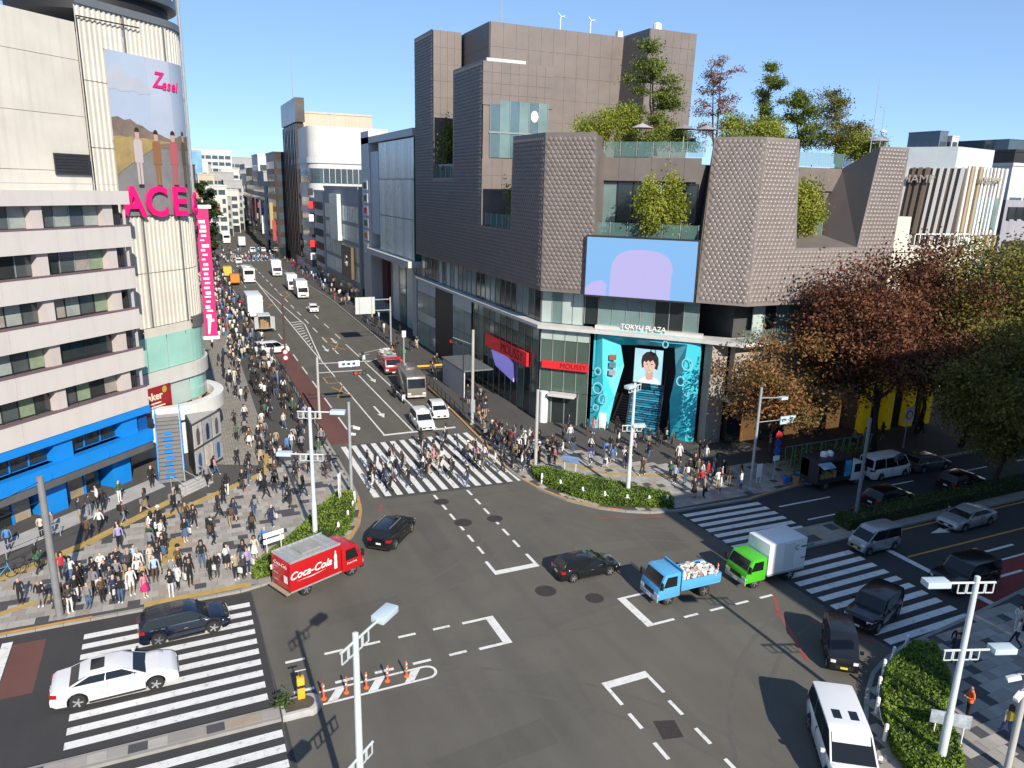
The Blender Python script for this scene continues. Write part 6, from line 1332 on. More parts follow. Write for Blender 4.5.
    if kind=='load':
        MB().box(x0,x1,-w2,w2,.7,1.05).build('bed',cabm,t)
        for sg in (-1,1):
            for i in range(5): MB().box(x0+.1+i*(x1-x0-.1)/5,x0+.05+(i+1)*(x1-x0-.1)/5,sg*w2*.98,sg*w2*1.03,1.05,2.0).build('side_panel',cabm,t)
        sk=thing('sack_load','grey sacks piled on the red lorry','sacks',(cx,cy,0),R(head)); rg=random.Random(9)
        for i in range(26):
            px,py=rg.uniform(x0+.3,x1-.3),rg.uniform(-w2*.7,w2*.7); T=Matrix.Translation((px,py,1.95+.25*rg.random()))@Matrix.Rotation(rg.uniform(0,3),4,'Z')
            MB(T).lathe([(.05,-.14),(.25,-.08),(.3,.02),(.2,.12),(.04,.15)],8).build('sack',M('sack%d'%(i%3),((.35,.35,.34),(.5,.49,.46),(.22,.22,.22))[i%3],.85,.2,4),sk,smooth=60)
        MB().box(x0+.05,x1-.05,-w2*.9,w2*.9,1.0,1.9).build('sack_base',M('sack0'),sk)
    if kind=='food':
        DK=M('food_dark',(.03,.03,.035),.5); MB().box(x0,x1,-w2*1.05,w2*1.05,2.3,2.5).build('roof',DK,t); MB().box(x0,x1,-w2*1.0,w2*1.0,.62,.95).build('counter',DK,t); MB().box(x0,x1,.1,w2*1.0,.95,2.3).build('back_wall',DK,t)
        MB().box(x0,x0+.08,-w2,w2,.95,2.3).build('end_wall',DK,t); MB().box(x1-.8,x1,-w2*1.01,w2,.95,2.3).build('end_wall',DK,t); MB().slab([(x1-.75,-w2*1.02,.95),(x1-.1,-w2*1.02,.95),(x1-.1,-w2*1.02,2.25),(x1-.75,-w2*1.02,2.25)],(0,-.02,0)).build('poster',M('food_poster',(.05,.30,.55),.5,.6,1.6),t)
        MB().slab([(x0-.2,-w2*1.05,2.3),(x0+1.1,-w2*1.05,2.3),(x0+.9,-w2*1.9,2.15),(x0-.3,-w2*1.9,2.15)],(0,0,.06)).build('hatch',M('hatch_print',(.3,.42,.5),.5,.5,1.6),t)
        for i in range(4): MB().box(x0+.4+i*.42,x0+.75+i*.42,-w2*.9,-w2*.5,.95,1.3+.2*(i%2)).build('crate',M('crate_wood',(.3,.18,.08),.8,.2,4),t)
        for i in range(2): MB().lathe([(.28,0),(.28,.25),(.12,.38)],12,0,(x0+1.3+.6*i,0,2.5)).build('roof_vent',WHITE,t,smooth=40)
    if kind=='open':
        m=boxm; MB().box(x0,x1,-w2,w2,2.5,2.6).build('roof',m,t); MB().box(x0,x1,w2*.97,w2,.66,2.5).build('wall',m,t); MB().box(x0,x1,-w2,-w2*.97,.66,2.5).build('wall',m,t); MB().box(x1-.05,x1,-w2,w2,.66,2.5).build('front_wall',m,t); MB().box(x0,x1,-w2,w2,.62,.68).build('floor',STEEL,t)
        for i in range(3): MB().box(x0+.3+i*.4,x0+.65+i*.4,-w2*.7+.3*i,-w2*.1+.3*i,.68,1.5+.2*i).build('crate',M('crate_wood',(.3,.18,.08),.8,.2,4),t)
        for sg in (-1,1): MB().slab([(x0,sg*w2,.66),(x0-.6,sg*(w2+.5),.66),(x0-.6,sg*(w2+.5),2.5),(x0,sg*w2,2.5)],(0,sg*.04,0)).build('rear_door',m,t)
    return t
truck('delivery_truck','red soft-drink delivery truck with white script lettering',6.05,39.3,24,REDC,'cola',4.8,1.8,cabh=1.95)
truck('dump_truck','sky-blue dump truck loaded with broken concrete',24.55,30.45,180,BLUC,'dump',4.2,1.7,cabh=1.9)
bt=truck('box_truck','lime-green cab truck with a white cargo box',30.35,30.1,180,GRNC,'box',4.35,1.75,cabh=1.85,boxm=M('box_white',(.74,.75,.75),.35,.04,1.5),boxh=1.95)
mk=MB(Matrix.Translation((-1.2,.93,2.35))@Matrix.Rotation(R(-90),4,'X'))
T_=face_T((-1.45,.905,2.1),(-1,0,0),.0)
mb=MB(T_); o1=[(.17*math.cos(R(a)),.17*math.sin(R(a)),0) for a in range(40,321,20)]; i1=[(.1*math.cos(R(a)),.1*math.sin(R(a)),0) for a in range(40,321,20)]
for k in range(len(o1)-1): mb.quad(o1[k],o1[k+1],i1[k+1],i1[k])
mb.build('round_logo',M('logo_teal',(.02,.25,.14),.5),bt); MB(T_).box(.3,1.3,-.06,.06,0,.004).build('logo_line',M('logo_teal',(0,0,0)),bt); MB(T_).box(.35,1.0,-.75,-.7,0,.004).build('logo_line',TRIM,bt)
truck('food_truck','dark food truck with its print-covered hatch open',45.8,39.6,0,WHT,'food',5.0,1.75)
truck('lorry','red lorry piled with grey sacks parked at the right kerb',22.9,87.0,-94,REDC,'load',5.6,1.95)
truck('box_truck','silver-white box truck nearest the lone small car',22.4,152,-91,WHT,'box',6.4,2.1,boxm=M('box_pale',(.58,.60,.62),.4,.06,1.0),boxh=2.7,cabh=2.3)
truck('box_truck','white box truck tucked behind the silver-white one',22.2,163.5,-91,WHT,'box',6.2,2.0,boxm=M('box_white'),boxh=2.6,cabh=2.2)
truck('box_truck','tall white box truck last in the parked row on the right',22.3,190,-91,WHT,'box',6.5,2.2,boxm=M('box_white'),boxh=3.0,cabh=2.3)
truck('box_truck','long white lorry parked on the left behind the open box truck',11.4,131.5,90,WHT,'box',8.5,2.3,boxm=M('box_white'),boxh=3.3,cabh=2.4)
truck('open_box_truck','small box truck with its rear doors open and crates inside',11.6,118.2,88,WHT,'open',4.6,1.8,boxm=M('box_pale'))
truck('box_truck','yellow-boxed small truck among the stalls on the left',11.0,188,90,WHT,'box',4.5,1.8,boxm=M('box_yellow',(.6,.42,.05),.5),boxh=2.0,detail=False)
truck('box_truck','orange-boxed small truck in front of the yellow one',11.6,174.5,90,REDC,'box',4.4,1.8,boxm=M('box_orange',(.65,.2,.02),.5),boxh=1.7,detail=False)
truck('box_truck','red small truck parked behind the long white lorry',12.0,143.5,90,REDC,'box',4.0,1.7,boxm=M('box_pale'),boxh=1.3,detail=False)
truck('box_truck','pale truck beyond the far crossing',21.6,278,90,WHT,'box',6,2.2,boxm=M('box_pale'),boxh=2.8,detail=False)
def bus(name,label,cx,cy,head,m,L,W_,H,nw=5,glassm_=CARGLASS,stripe=None):
    t=thing(name,label,'bus',(cx,cy,.006),R(head)); RECTS.append((cx,cy,L/2+.4,W_/2+.35,R(head))); w2=W_/2
    side=[(L/2,.35),(L/2,1.2),(L/2-.22,H-.15),(L/2-.4,H),(-L/2+.1,H),(-L/2,H-.12),(-L/2,.35)]; n=len(side); mb=MB()
    mb.add([(x,-w2,z) for x,z in side]+[(x,w2,z) for x,z in side],[tuple(range(n)),tuple(range(2*n-1,n-1,-1))]+[(i,n+i,n+(i+1)%n,(i+1)%n) for i in range(n)]); mb.build('body',m,t,bevel=.08)
    for sg in (-1,1):
        for i in range(nw):
            a=-L/2+.3+i*(L-.9)/nw; MB().box(a,a+(L-.9)/nw-.1,sg*w2*.999,sg*(w2+.012),1.25,H-.35).build('side_window',glassm_,t)
        MB().box(L/2-.05,L/2+.02,sg*w2*.6,sg*w2*.95,.6,.8).build('headlight',HEADL,t); MB().box(-L/2-.02,-L/2+.03,sg*w2*.75,sg*w2*.95,.7,1.1).build('taillight',TAILL,t)
        MB().box(L/2-.25,L/2-.1,sg*(w2+.05),sg*(w2+.25),1.4,1.8).build('mirror',TRIM,t)
        for x in (L/2-1.1,-L/2+1.4): wheel(t,x,sg*(w2-.16),.38,.24,sg)
    u=lambda z:L/2-.22*(z-1.2)/(H-1.35)
    MB().slab([(u(1.3)+.005,-w2*.9,1.3),(u(1.3)+.005,w2*.9,1.3),(u(H-.3)+.005,w2*.88,H-.3),(u(H-.3)+.005,-w2*.88,H-.3)],(.02,0,.003)).build('windscreen',glassm_,t)
    MB().box(-L/2-.015,-L/2+.02,-w2*.8,w2*.8,H-1.3,H-.4).build('rear_window',glassm_,t)
    MB().box(L/2-.03,L/2+.03,-w2*.98,w2*.98,.33,.52).build('bumper',M('bus_bumper',(.45,.43,.38),.5),t,bevel=.02); MB().box(L/2+.03,L/2+.045,-.2,.2,.38,.5).build('number_plate',PLATE,t)
    MB().box(-1.2,-.3,-.5,.5,H,H+.12).build('roof_hatch',m,t,bevel=.03)
    if stripe: 
        for sg in (-1,1): MB().box(-L/2+.1,L/2-.2,sg*(w2+.001),sg*(w2+.008),.7,.95).build('stripe',stripe,t)
bus('minibus','champagne minibus waiting behind the white compact car',22.55,76.6,-96,BEIC,6.8,2.05,2.55,5)
bus('coach','white coach driving away down the left lane',14.9,180,89,WHT,9.5,2.45,3.3,6,stripe=M('coach_stripe',(.1,.35,.3),.5))
bus('city_bus','long white bus beyond the far crossing',17.5,298,92,WHT,14,2.6,3.4,8)
# two-wheelers
def scooter(label,x,y,head,c,name='motor_scooter',cat='scooter'):
    t=thing(name,label,cat,(x,y,SW if x>24 else .006),R(head))
    for dx in (-.55,.55): MB(Matrix.Translation((dx,0,.25))@Matrix.Rotation(R(90),4,'X')).lathe([(.14,-.05),(.25,-.04),(.25,.04),(.14,.05)],14).build('wheel',RUBBER,t,smooth=40)
    MB().prism([(-.7,-.13),(.1,-.13),(.1,.13),(-.7,.13)],.35,.72).build('body',c,t,bevel=.06); MB().box(-.6,.05,-.14,.14,.72,.82).build('seat',RUBBER,t,bevel=.03); MB().box(-.1,.4,-.12,.12,.22,.3).build('footboard',c,t)
    MB().slab([(.38,-.17,.3),(.38,.17,.3),(.5,.15,.95),(.5,-.15,.95)],(.06,0,.02)).build('leg_shield',c,t); MB().tube([(.5,-.3,1.02),(.52,0,.98),(.5,.3,1.02)],.018,5).build('handlebar',TRIM,t)
    MB().box(-1.0,-.62,-.17,.17,.8,1.15).build('top_box',TRIM,t,bevel=.03)
for i,(x,y,h,c,l) in enumerate(((20.6,73.0,-95,WHT,'white scooter filtering beside the champagne minibus'),(20.3,75.4,-95,BLK,'black scooter filtering beside the champagne minibus'),(21.0,92.5,-95,WHT,'white scooter parked behind the red lorry'),(44.5,22.0,100,BLK,'black motor scooter parked on the pavement by the red lane'))): scooter(l,x,y,h,c)
def bicycle(label,x,y,head,c):
    t=thing('bicycle',label,'bicycle',(x,y,SW+.01),R(head))
    for dx in (-.52,.52):
        ring=[(dx+.32*math.cos(2*math.pi*k/18),0,.33+.32*math.sin(2*math.pi*k/18)) for k in range(19)]; MB().tube(ring,.022,5).build('wheel',RUBBER,t)
    for nm,P in (('frame',[(-.52,0,.33),(-.1,0,.3),(.38,0,.75),(-.2,0,.68),(-.1,0,.3)]),('fork',[(.52,0,.33),(.38,0,.75),(.36,0,.98)]),('chainstay',[(-.52,0,.33),(-.2,0,.68),(-.24,0,.88)])): MB().tube(P,.02,5).build(nm,c,t)
    MB().tube([(.33,-.26,1.02),(.38,0,1.0),(.33,.26,1.02)],.016,5).build('handlebar',TRIM,t); MB().box(-.38,-.12,-.07,.07,.88,.94).build('saddle',RUBBER,t,bevel=.02)
bicycle('bicycle leaning by the left kerbside railing, black frame',-9.0,46.3,20,TRIM); bicycle('blue bicycle beside the black-framed one',-10.3,45.6,25,BLUC)
# ================================================================== STREET FURNITURE
def lamp(label,x,y,h,arms,z=SW,name='street_lamp'):
    """square-latticed bracket lamp; arms: (height, direction deg, length)"""
    t=thing(name,label,'street lamp',(x,y,z)); 
    MB().lathe([(.16,0),(.16,h*.28),(.125,h*.30),(.10,h),(.05,h+.03)],14).build('pole',POLEP,t,smooth=40); MB().lathe([(.26,0),(.26,.05),(.17,.12)],12).build('base',POLEP,t,smooth=40)
    for hz,a,L in arms:
        T=Matrix.Translation((0,0,hz))@Matrix.Rotation(R(a),4,'Z')
        MB(T).tube([(-.75,0,0),(L,0,0)],.045,6).build('arm',POLEP,t)
        mb=MB(T)
        for i in range(4):
            x0=-.7+.36*i; zt=0 if i in (1,2) else -.36
            for q in ([(x0,0,-.05),(x0,0,-.42)],[(x0,0,-.42),(x0+.3,0,-.42)],[(x0+.3,0,-.42),(x0+.3,0,-.05)]): mb.tube(q,.026,4)
        mb.build('lattice_bracket',POLEP,t)
        MB(T).box(L-.08,L+.82,-.24,.24,-.1,.14).build('lamp_head',LAMPH,t,bevel=.03); MB(T).box(L+.02,L+.72,-.18,.18,-.115,-.1).build('lens',WHITE,t)
lamp('pale lattice-bracket lamp post at the kerb in front of the hatched island',4.1,20.2,8.7,[(8.45,42,1.25),(4.2,222,1.2)],0)
lamp('pale lattice-bracket lamp post in the hedge behind the red truck',6.7,44.4,8.7,[(8.45,-24,1.35),(5.7,156,1.3)])
lamp('pale lattice-bracket lamp post in the hedge before the portal',29.3,43.3,8.6,[(8.4,200,.15),(5.4,-20,.1)])
lamp('pale lattice-bracket lamp post beside the white minivan hedge',26.1,15.5,8.4,[(8.15,160,1.2),(5.3,-20,1.2)])
def simple_pole(label,x,y,h,r=.11,mat=None,z=SW,name='utility_pole',cat='pole',extra=None):
    t=thing(name,label,cat,(x,y,z)); MB().lathe([(r*1.15,0),(r,h),(r*.4,h+.03)],12).build('pole',mat or CONC,t,smooth=40); MB().lathe([(r*2.0,0),(r*2.0,.04),(r*1.3,.1)],12).build('base_plate',mat or CONC,t,smooth=40)
    return t
def cameras(t,z,a):
    for i,dz in enumerate((0,-.55)):
        T=Matrix.Translation((0,0,z+dz))@Matrix.Rotation(R(a+40*i),4,'Z'); MB(T).tube([(0,0,0),(.4,0,.0)],.03,5).build('camera_arm',STEEL,t); MB(T@Matrix.Rotation(R(20),4,'Y')).box(.3,.8,-.1,.1,-.09,.09).build('camera_housing',WHITE,t,bevel=.02)
p=simple_pole('thick grey utility pole by the kerb in front of the blue shop',-6.9,40.3,7.7,.16,M('pole_grey',(.2,.2,.2),.6,.1,2))
p=simple_pole('steel pole with two white cameras at the left end of the crowded crossing',10.35,50.6,7.0,.10,STEEL); cameras(p,5.2,10)
p=simple_pole('concrete pole at the end of the hedge by the crowded crossing',25.0,50.2,6.7,.12,CONC); MB().lathe([(.16,2.0),(.16,2.6)],12).build('control_box',STEEL,p)
def signal(t,x,y,z,a,mat=DARKM):
    T=Matrix.Translation((x,y,z))@Matrix.Rotation(R(a),4,'Z'); MB(T).box(-.62,.62,-.12,.12,-.2,.2).build('signal_housing',mat,t,bevel=.04)
    for i,c in enumerate(((.02,.12,.10),(.16,.1,.02),(.5,.02,.02))): MB(T@Matrix.Translation((-.4+.4*i,.13,0))@Matrix.Rotation(R(90),4,'X')).lathe([(.14,-.02),(.14,.02)],12).build('signal_lens',M('sig%d'%i,c,.3,emit=(.6 if i==2 else 0)),t)
p=simple_pole('signal pole with a hanging street-name board over the left lanes',11.45,69.8,6.0,.11,CONC,name='signal_pole',cat='signal pole')
MB().tube([(0,0,5.4),(5.0,0,5.3)],.05,6).build('arm',STEEL,p); MB().box(2.0,4.0,-.05,.05,4.9,5.45).build('name_board',WHITE,p); MB().tube([(0,0,4.5),(4.2,0,4.45)],.05,6).build('arm',STEEL,p); signal(p,4.0,0,4.2,180); 
for k in range(3): MB().box(2.3+.5*k,2.6+.5*k,-.062,-.05,5.05,5.3).build('name_character',M('sign_navy',(.02,.05,.2),.5),p)
p=simple_pole('brown lamp pole with round parking signs on the left kerb',10.9,88.5,8.4,.09,BROWNP,name='lamp_pole',cat='street lamp')
MB().box(-.15,.9,-.12,.12,8.3,8.45).build('lamp_head',BROWNP,p)
for z,c in ((2.7,(.5,.02,.03)),(2.0,(.5,.02,.03))): MB(Matrix.Translation((.0,-.13,z))@Matrix.Rotation(R(90),4,'X')).lathe([(.33,-.02),(.33,.02)],16).build('round_sign',M('round_sign_red',c,.5),p); MB(Matrix.Translation((.0,-.16,z))@Matrix.Rotation(R(90),4,'X')).lathe([(.22,-.02),(.22,.02)],16).build('sign_face',WHITE,p)
g_=thing('sign_gantry','pale roadside gantry with a blank-backed direction board','sign',(26.9,101,SW)); MB().tube([(0,0,0),(0,0,6.8)],.12,8).build('post',STEEL,g_,smooth=40); MB().tube([(0,0,6.5),(-4.6,0,6.5)],.08,6).build('arm',STEEL,g_); MB().tube([(0,0,5.0),(-4.6,0,5.0)],.08,6).build('arm',STEEL,g_); MB().box(-4.9,-2.2,-.08,.08,4.6,6.9).build('board',M('sign_back',(.5,.52,.52),.5,.05,1),g_)
for x in (-4.4,-2.7): MB().box(x,x+.1,-.16,-.08,4.7,6.8).build('stiffener',STEEL,g_)
p=simple_pole('tall concrete signal pole outside the red-signed shop',24.6,63.2,9.1,.13,CONC,name='signal_pole',cat='signal pole'); MB().tube([(0,0,7.7),(-.6,3.8,7.7)],.06,6).build('arm',STEEL,p); signal(p,-.6,3.6,7.3,100); MB().box(-.2,.2,-.2,.2,1.2,2.4).build('control_box',STEEL,p)
p=simple_pole('slim black lamp pole beside the concrete signal pole',24.9,66.5,7.2,.06,DARKM,name='lamp_pole',cat='street lamp'); MB().box(-.6,.1,-.1,.1,7.1,7.25).build('lamp_head',DARKM,p)
p=simple_pole('white-banded signal post on the right pavement near the red lorry',25.2,88.5,4.4,.09,STEEL,name='signal_pole',cat='signal pole'); MB().box(-.25,.25,-.15,.15,3.6,4.4).build('signal_housing',WHITE,p,bevel=.03); MB().box(-.2,.2,-.2,.2,1.6,2.0).build('green_box',M('box_green',(.05,.3,.1),.5),p)
p=simple_pole('tall pole with a small lamp and blue name board beside the rust street tree',38.9,41.0,8.0,.1,STEEL,name='lamp_pole',cat='street lamp'); MB().tube([(0,0,7.2),(2.6,.4,6.9)],.05,6).build('arm',STEEL,p); MB().box(2.3,2.95,.2,.6,6.75,6.95).build('lamp_head',LAMPH,p); MB().box(2.2,3.7,-.05,.05,4.9,5.5).build('name_board',M('name_board_blue',(.45,.58,.68),.5),p); MB().tube([(0,0,5.3),(3,0,5.25)],.035,5).build('arm',STEEL,p)
p=simple_pole('shade-darkened signal pole standing in the median hedge',41.4,33.4,7.6,.11,M('pole_shadow',(.16,.18,.19),.5),z=.14,name='signal_pole',cat='signal pole'); MB().tube([(0,0,4.9),(2.6,-.4,4.7)],.05,6).build('arm',STEEL,p); signal(p,2.9,-.4,4.6,20)  # pole colour set dark to carry the shade over the median
p=simple_pole('black signal pole on the pavement beside the red lane',42.6,22.4,5.5,.12,DARKM,name='signal_pole',cat='signal pole'); signal(p,-.3,0,4.6,60); MB().box(-.25,.25,-.2,.2,1.0,2.2).build('control_box',DARKM,p)
p=simple_pole('grey pole carrying white traffic cameras beside the corner lamp post',28.4,14.3,5.2,.11,CONC); cameras(p,4.4,150)
MB().tube([(.15,0,.2),(.17,.05,2.6),(.13,0,3.9)],.03,5).build('cable',DARKM,p)
# sign stack, notices
p=simple_pole('post stacked with round red and blue parking signs by the fenced plot',41.9,41.8,4.0,.05,STEEL,name='sign_post',cat='sign')
for z,c in ((3.7,(.45,.02,.03)),(3.05,(.03,.08,.35)),(2.4,(.03,.10,.42))): MB(Matrix.Translation((0,-.08,z))@Matrix.Rotation(R(90),4,'X')).lathe([(.32,-.02),(.32,.02)],16).build('round_sign',M('rs%.1f'%z,c,.5),p)
MB().box(-.3,.3,-.1,-.06,1.6,2.0).build('notice_plate',WHITE,p)
def board(label,x,y,rz,w_,h,z0,mat,legs=True,z=SW):
    t=thing('notice_board',label,'sign',(x,y,z),R(rz)); MB().box(-w_/2,w_/2,-.03,.03,z0,z0+h).build('board',mat,t,bevel=.01)
    for sx in (-.35,.35): MB().tube([(sx*w_,0,0),(sx*w_,0,z0+.1)],.03,5).build('leg',WHITE,t)
    return t
b=board('double-plank white notice board in the hedge by the red truck',4.0,42.6,20,1.3,.28,1.55,WHITE); MB().box(-.65,.65,-.03,.03,1.15,1.42).build('plank',WHITE,b)
board('tall narrow white notice board in the hedge by the crossing',9.2,49.0,60,.5,1.5,.9,WHITE); board('blue and white notice board at the corner hedge before the portal',26.9,47.9,-45,1.3,.55,1.2,M('board_blue',(.16,.25,.42),.5,.3,3)); board('grey lettered notice board in the hedge by the white minivan',27.4,16.2,-40,1.5,.6,1.0,M('board_grey',(.36,.40,.44),.5,.35,5))
board('white sandwich board by the left foot of the portal',35.6,57.6,-50,.7,1.5,.1,WHITE); board('white poster stand under the rust street tree',40.2,41.6,0,.5,1.1,.5,WHITE)
nsn=simple_pole('no-parking sign post before the yellow shop',58.8,43.6,3.4,.05,STEEL,name='sign_post',cat='sign'); MB().box(-.6,.6,-.1,-.06,2.4,3.8).build('sign_plate',WHITE,nsn); MB(Matrix.Translation((0,-.12,3.1))@Matrix.Rotation(R(90),4,'X')).lathe([(.42,-.01),(.42,.01)],18).build('red_ring',M('round_sign_red'),nsn); MB(Matrix.Translation((0,-.14,3.1))@Matrix.Rotation(R(90),4,'X')).lathe([(.3,-.01),(.3,.01)],18).build('blue_centre',WHITE,nsn)
# fenced green plot
fn=thing('lattice_fence','green zigzag lattice fence round the planted plot behind the food truck','fence',(48.3,42.4,SW)); FG=M('fence_green',(.10,.22,.17),.5)
rg=random.Random(3)
for i in range(20):
    x=-4.6+i*.48; MB().tube([(x,0,0),(x+rg.uniform(-.5,.5),0,2.3)],.035,4).build('slanted_bar',FG,fn)
for z in (.1,2.3): MB().tube([(-4.8,0,z),(4.9,0,z)],.04,5).build('rail',FG,fn)
# railings along the kerb
def railing(label,pts,h=.85,mat=DARKM,nm='kerb_railing'):
    t=wthing(nm,label,'railing',(pts[0][0],pts[0][1],SW))
    for a,b in zip(pts,pts[1:]):
        a=Vector((*a,SW));b=Vector((*b,SW)); n=max(1,int((b-a).length/1.6))
        for z in (h,h*.5): MB().tube([a+Vector((0,0,z)),b+Vector((0,0,z))],.025,5).build('rail',mat,t)
        for i in range(n+1): MB().tube([a.lerp(b,i/n),a.lerp(b,i/n)+Vector((0,0,h))],.03,5).build('post',mat,t)
railing('dark kerb railing along the left pavement beside the red cycle lane',[(10.65,63.5),(10.65,92)]); railing('dark kerb railing along the right pavement beside the taxi',[(24.1,61.0),(24.75,70),(25.4,80)]); railing('dark kerb railing further up the right pavement',[(25.9,92),(26.6,104),(27.3,128)])
railing('thin steel barrier in front of the blue shop',[(-10.5,48.3),(-8,50.6)],.9,STEEL,'steel_barrier')
# subway entrance and yellow barrier
su=wthing('subway_entrance','low white subway entrance box on the right pavement','entrance',(28.3,75.5,SW)); MB().box(27.0,27.15,72,79,SW,3.0).build('side_wall',OFFW,su); MB().box(27.0,30.2,78.85,79,SW,3.0).build('end_wall',OFFW,su); MB().box(26.9,30.3,71.8,79.1,3.0,3.15).build('roof',GREYM,su); MB().box(27.3,30.0,73,78.8,SW,.2).build('steps_floor',DARKM,su)
yb=thing('yellow_barrier','long yellow bar barrier across the right pavement','barrier',(26.9,84.0,SW)); MB().box(-1.4,2.6,-.05,.05,.75,.95).build('bar',YELLOW,yb)
for x in (-1.3,.6,2.5): MB().box(x-.04,x+.04,-.04,.04,0,.75).build('leg',STEEL,yb)
# crates behind the food truck
for i,(x,y,c,l) in enumerate(((42.3,40.9,(.02,.16,.45),'blue crate nearest the sign stack'),(42.9,41.2,(.34,.2,.09),'cardboard box between the blue crates'),(43.4,40.8,(.02,.16,.45),'blue crate beside the cardboard box'),(43.9,40.1,(.03,.2,.5),'blue bin beside the food truck hatch'),(43.0,40.6,(.34,.2,.09),'low cardboard box before the blue crates'))):
    t=thing('crate',l,'crate',(x,y,SW),R(15*i)); MB().box(-.28,.28,-.24,.24,0,.5+.1*(i%2)).build('box',M('crate%d'%i,c,.6,.15,3),t,bevel=.02); MB().box(-.3,.3,-.26,.26,.5+.1*(i%2),.56+.1*(i%2)).build('lid',M('crate%d'%i),t)
for i,(x,y,l) in enumerate(((43.4,40.7,'orange cone by the post of parking signs'),(27.4,97,'orange cone on the right pavement near the gantry'))):
    t=thing('traffic_cone',l,'cone',(x-1.3,y+.3,SW)); MB().lathe([(.17,.04),(.03,.62)],12).build('cone',ORANGE,t,smooth=40); MB().box(-.2,.2,-.2,.2,0,.04).build('base',ORANGE,t)
# slim wires of the tram-like service lines at the near left corner
for i,(a,b,l) in enumerate((((-26,16,9.5),(-6.9,40.3,7.6),'thin overhead wire running to the grey utility pole'),((-30,22,8.5),(-6.9,40.3,6.6),'lower thin overhead wire running to the grey utility pole'))):
    P=[Vector(a).lerp(Vector(b),k/10)-Vector((0,0,1.0*4*(k/10)*(1-k/10))) for k in range(11)]
    t=tag(MB().tube(P,.018,4).build('overhead_wire',DARKM),l,'wire')
# ================================================================== PEOPLE
def build_body(pose,hem):
    J={}
    def j(n,p,r): J[n]=(Vector(p),r)
    j('pel',(0,0,.93),(.105,.135)); j('bel',(.01,0,1.08),(.095,.12)); j('che',(0,0,1.26),(.105,.145)); j('nec',(.0,0,1.42),(.052,.055)); j('he1',(.02,0,1.51),(.098,.086)); j('he2',(.015,0,1.62),(.102,.092))
    L=pose['legs']; A=pose['arms']
    for s,sg in (('l',1),('r',-1)):
        k,a,t=L[s]
        j('hip'+s,(0,.09*sg,.88),(.088,.088)); j('kne'+s,(k[0],.095*sg,k[1]),(.062,.062)); j('ank'+s,(a[0],.095*sg,a[1]),(.044,.044)); j('toe'+s,(t[0],.105*sg,t[1]),(.036,.045))
        e,w,h=A[s]
        j('sho'+s,(0,.165*sg,1.37),(.056,.056)); j('elb'+s,(e[0],e[1]*sg,e[2]),(.043,.043)); j('wri'+s,(w[0],w[1]*sg,w[2]),(.033,.033)); j('han'+s,(h[0],h[1]*sg,h[2]),(.036,.028))
    E_=[('pel','bel'),('bel','che'),('che','nec'),('nec','he1'),('he1','he2')]
    for s in 'lr': E_+=[('pel','hip'+s),('hip'+s,'kne'+s),('kne'+s,'ank'+s),('ank'+s,'toe'+s),('che','sho'+s),('sho'+s,'elb'+s),('elb'+s,'wri'+s),('wri'+s,'han'+s)]
    names=list(J); me=bpy.data.meshes.new('person_skeleton'); me.from_pydata([J[n][0] for n in names],[(names.index(a),names.index(b)) for a,b in E_],[])
    o=bpy.data.objects.new('person_tmp',me); col.objects.link(o)
    md=o.modifiers.new('skin','SKIN'); md.use_smooth_shade=True
    for i,n in enumerate(names): me.skin_vertices[0].data[i].radius=J[n][1]; me.skin_vertices[0].data[i].use_root=(n=='pel')
    sb=o.modifiers.new('sub','SUBSURF'); sb.levels=1; sb.render_levels=1
    bpy.context.view_layer.update(); dg=bpy.context.evaluated_depsgraph_get()
    out=bpy.data.meshes.new_from_object(o.evaluated_get(dg)); bpy.data.objects.remove(o)
    mats=[M('skin_tone',(.48,.30,.22),.6),M('hair_black',(.02,.015,.013),.5),M('cloth0',(.5,.5,.5),.8),M('cloth1',(.05,.05,.06),.85),M('shoe',(.05,.05,.05),.6)]
    out.materials.clear()
    for m in mats: out.materials.append(m)
    hands=[J['hanl'][0],J['hanr'][0],J['wril'][0],J['wrir'][0]]; segs=[(J[a][0],J[b][0],a) for a,b in E_]
    for p in out.polygons:
        c=p.center; best=min(segs,key=lambda s:_dseg(c,s[0],s[1]))[2]
        if best in ('he1',) or c.z>1.475: mi=1 if (c.z>1.605 or c.x<.03) else 0
        elif best=='nec': mi=0
        elif best.startswith('wri'): mi=0
        elif best.startswith('ank'): mi=4
        elif best.startswith(('kne','hip')) : mi=2 if c.z>hem else 3
        elif best=='pel' and c.z<hem: mi=3
        else: mi=2
        p.material_index=mi
    out.name='person_body'; out.shade_smooth()
    return out
def _dseg(c,a,b):
    ab=b-a; u=max(0,min(1,(c-a).dot(ab)/ab.length_squared)); return (c-(a+ab*u)).length
stand={'l':((.02,.5),(.0,.085),(.14,.035)),'r':((.03,.5),(.01,.085),(.15,.035))}
shift={'l':((.05,.5),(.02,.085),(.16,.035)),'r':((-.01,.5),(-.03,.085),(.1,.035))}
wk1={'l':((.17,.52),(.29,.10),(.42,.07)),'r':((.04,.50),(-.25,.15),(-.15,.04))}; wk2={'r':wk1['l'],'l':wk1['r']}
wk3={'l':((.12,.5),(.12,.085),(.26,.035)),'r':((.10,.5),(-.17,.22),(-.08,.09))}
down={'l':((-.02,.24,1.13),(.03,.26,.90),(.05,.25,.83)),'r':((-.02,.24,1.13),(.03,.26,.90),(.05,.25,.83))}
swA={'l':((-.1,.23,1.14),(-.12,.25,.92),(-.12,.24,.85)),'r':((.05,.23,1.13),(.2,.22,.95),(.25,.21,.9))}; swB={'l':swA['r'],'r':swA['l']}
phone={'l':((-.02,.24,1.13),(.03,.26,.90),(.05,.25,.83)),'r':((.02,.23,1.14),(.22,.12,1.24),(.27,.09,1.29))}
